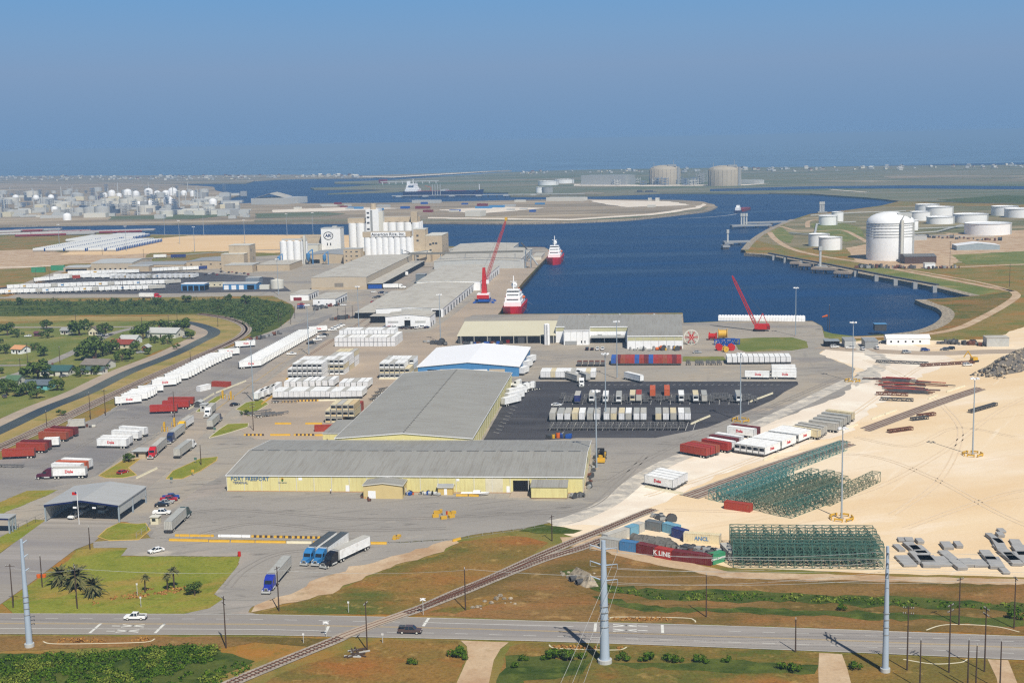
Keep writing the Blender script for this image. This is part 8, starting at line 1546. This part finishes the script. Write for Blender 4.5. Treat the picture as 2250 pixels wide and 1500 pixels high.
@lru_cache(None)
def palm_parts(date, k):
    rr = random.Random(k); h = 2.6 if date else 4.6; b = MB(); n = 58 if date else 26; L0 = 4.2 if date else 1.5
    tr = MB().cyl((0, 0, 0), (.15, 0, h), .55 if date else .2, M_wood, r2=.45 if date else .17, n=9)
    for i in range(n):
        a = rr.uniform(0, 6.28); el = rr.uniform(-.7, 1.3); L = L0 * rr.uniform(.8, 1.1); P = []
        for j in range(6): s = L * j / 5; P.append(Vector((.15 + s * math.cos(el) * math.cos(a), s * math.cos(el) * math.sin(a), h + s * math.sin(el) - (s / L) ** 2 * L * .42)))
        sd_ = Vector((-math.sin(a), math.cos(a), 0))
        for j in range(5):
            w0, w1 = [(.05 + .42 * math.sin(math.pi * min(1, .12 + q / 5))) * (1 if date else .8) for q in (j, j + 1)]; dr = Vector((0, 0, .16))
            for s in (-1, 1): b.face([P[j], P[j + 1], P[j + 1] + sd_ * s * w1 - dr, P[j] + sd_ * s * w0 - dr], M_palm)
    return [('frond_crown', b.mesh('crown')), ('trunk', tr.mesh('trunk'))]
for i, (x, y, l) in enumerate([(132, 1284, 'shaggy date palm at the entry road side of the three'), (168, 1291, 'tallest shaggy date palm in the middle of the three'), (206, 1308, 'shaggy date palm on the highway side of the three')]): spawn(palm_parts(True, i), 'date_palm', l, 'palm', G(x, y), i, 'date palms on the lawn', [1.15, 1.35, 1.1][i])
for i, (x, y, l) in enumerate([(319, 1302, 'slim cabbage palm standing alone on the lawn bed'), (368, 1298, 'slim cabbage palm, shorter of the leaning pair'), (383, 1293, 'slim cabbage palm, taller of the leaning pair')]): spawn(palm_parts(False, i + 5), 'cabbage_palm', l, 'palm', G(x, y), i, 'cabbage palms on the lawn', [1.0, 1.0, 1.2][i])
# ------------------------------------------------------------------ houses beside the canal
HS = [(88, 826, 150, 826, 10, 'x', mat('teal_roof', (66, 104, 104), .7), M_white2, 'long house with dark green roof behind the oak by the lane', 3), (179, 812, 232, 813, 11, 'x', mat('brown_grey_roof', (140, 132, 126), .8), M_white2, 'house with grey-brown gabled roof and white walls near the canal', 3), (176, 822, 224, 823, 6, 'x', mat('teal_roof2', (84, 108, 106), .7), M_white2, 'low green-roofed porch house before the grey-brown roof', 2.4), (52, 857, 104, 857, 9, 'x', mat('slate_roof', (106, 118, 130), .7), mat('turquoise_wall', (120, 196, 204), .6), 'house with slate roof and turquoise walls among trees', 2.8), (240, 765, 284, 766, 10, 'x', mat('red_roof', (150, 72, 58), .8), M_cream, 'red-roofed house beside the white extension', 2.8), (262, 757, 298, 757, 10, 'x', M_lgrey, M_white, 'white house extension with pale roof behind the red roof', 3.2), (320, 742, 386, 743, 12, 'x', M_lgrey, M_white2, 'long white house with pale metal roof at the canal bend', 3.4), (195, 737, 216, 737, 11, 'y', mat('brown_roof3', (134, 122, 116), .8), M_cream, 'house with brown gabled roof between the dark trees', 3), (133, 735, 149, 735, 7, 'x', M_grey, M_white2, 'small white shed house in the open grass', 2.8), (25, 777, 47, 778, 8, 'x', mat('orange_roof', (222, 164, 120), .8), M_white, 'small white house with orange roof', 3), (312, 772, 325, 772, 5, 'y', M_lgrey, mat('rust_wall', (170, 110, 80), .8), 'small shed with rusty walls near the long trees', 2.6), (11, 847, 38, 847, 9, 'x', mat('moss_roof', (92, 124, 96), .8), M_white2, 'moss green roof at the frame edge behind the trees', 2.8), (75, 739, 91, 739, 4, 'x', mat('plum_wall', (110, 70, 80), .8), mat('plum_wall', (110, 70, 80), .8), 'small plum coloured shed between two trees', 2.2)]
for i, (x0, y0, x1, y1, d_, rg_, rm, wm, l, ze) in enumerate(HS):
    p, q = G(x0, y0), G(x1, y1); L = (q - p).length; a_ = math.atan2((q - p).y, (q - p).x)
    t = shed('family_house', l, 'house', 0, L, 0, d_, ze, ze + d_ * (.2 if rg_ == 'x' else .24), rg_, wm, rm, [('window', 'f', L * .15, L * .15 + 1.3, 1, 2.2, M_glass), ('window', 'f', L * .72, L * .72 + 1.3, 1, 2.2, M_glass), ('door', 'f', L * .48, L * .48 + 1, .1, 2.2, M_wood), ('window', 'r', d_ * .35, d_ * .35 + 1.4, 1, 2.2, M_glass)], rz=a_, loc=p, ov=.6, th=.2)
    if i in (0, 1, 4, 6): obj('chimney', MB().box(-.4, .4, -.4, .4, 0, 1.6, M_rust), t, (L * .3, d_ * .55, ze + d_ * .16))
for i, (x, y, c) in enumerate([(222, 738, 'silver'), (140, 828, 'grey'), (408, 742, 'silver'), (235, 738, 'white'), (10, 873, 'grey'), (120, 849, 'white'), (62, 740, 'white'), (308, 776, 'silver')]): car('sedan', c, (x, y), 30 * i, f'{c} car parked by a house, {nth(i)} of those beside the canal homes', 'cars by the canal homes')
t = thing('culvert', 'pair of dark culvert pipes in a rocky headwall by the ditch', 'culvert', G(1262, 1281), R(-60))
for x in (-1.6, 1.6): obj('pipe', MB().lathe([(.6, -2), (.8, -2), (.8, .4), (.6, .4), (.6, -2)], M_dgrey, n=14).mesh(), t, (x, 0, .8)).rotation_euler = (R(90), 0, 0)
obj('headwall', MB().raw([(-5, .4, 0), (5, .4, 0), (3.5, 3, 3.2), (-3.5, 3, 3.2), (-6, 4, 0), (6, 4, 0)], [(0, 1, 2, 3), (0, 3, 4), (1, 5, 2), (2, 5, 4, 3)], M_rip), t)
r = random.Random(9)
for i in range(30): x, y = [(1255, 1265), (1110, 1318), (1060, 1330), (1285, 1262)][i % 4]; s = r.uniform(.3, .9); single('boulder', MB().ball((0, 0, s * .3), s, M_rip, 6, .7), 'pale boulder lying on the rough ground by the tracks', 'boulder', G(x + r.uniform(-22, 22), y + r.uniform(-9, 9)), r.uniform(0, 3), 'boulders by the tracks')
for i in range(12): single('timber_log', MB().bar((-2, 0, .2), (2, 0, .25 + .1 * (i % 3)), .3, M_wood if i % 3 else M_lgrey), 'broken timber beam in the heap at the rail crossing pole', 'timber', G(780 + r.uniform(-10, 16), 1436 + r.uniform(-8, 8)), r.uniform(0, 3), 'broken timbers at the crossing')
M_cloth = mat('dark_clothes', (50, 54, 70), .8); M_skin = mat('skin', (190, 140, 112), .6)
b = MB()
for s in (-1, 1):
    b.cyl((s * .1, s * .12, .02), (s * .1, 0, .48), .06, M_cloth, r2=.075, n=8).cyl((s * .1, 0, .48), (s * .09, 0, .9), .075, M_cloth, r2=.1, n=8); b.cyl((s * .22, 0, 1.42), (s * .27, s * .06, 1.12), .055, M_white, r2=.045, n=7).cyl((s * .27, s * .06, 1.12), (s * .26, s * .14, .86), .045, M_skin, r2=.035, n=7); b.box(s * .1 - .05, s * .1 + .05, s * .12 - .18, s * .12 + .08, 0, .09, M_black)
b.lathe([(.01, .86), (.17, .88), (.15, 1.05), (.2, 1.36), (.13, 1.47), (.055, 1.5), (.055, 1.56), (.01, 1.57)], M_white, n=12); b.ball((0, 0, 1.66), .105, M_skin, 10, 1.2); b.ball((0, .015, 1.7), .108, M_black, 10, 1.05)
single('yard_person', b.mesh('person', True), 'person in white shirt and dark trousers walking along the yellow warehouse wall', 'person', G(727, 1084) + Vector((0, 0, .1)), .6)
# ------------------------------------------------------------------ haze
hm = bpy.data.materials.new('haze'); hm.use_nodes = True; ht = hm.node_tree; ht.nodes.clear()
ho = ht.nodes.new('ShaderNodeOutputMaterial'); hv = ht.nodes.new('ShaderNodeVolumePrincipled')
hv.inputs['Color'].default_value = (.40, .64, .92, 1); hv.inputs['Density'].default_value = 1.55e-4; hv.inputs['Anisotropy'].default_value = 0.0
ht.links.new(hv.outputs[0], ho.inputs['Volume'])
b = MB(); b.box(-52000, 52000, -4000, 50000, -6, 123, hm)
o = obj('haze', b); o['kind'] = 'stuff'
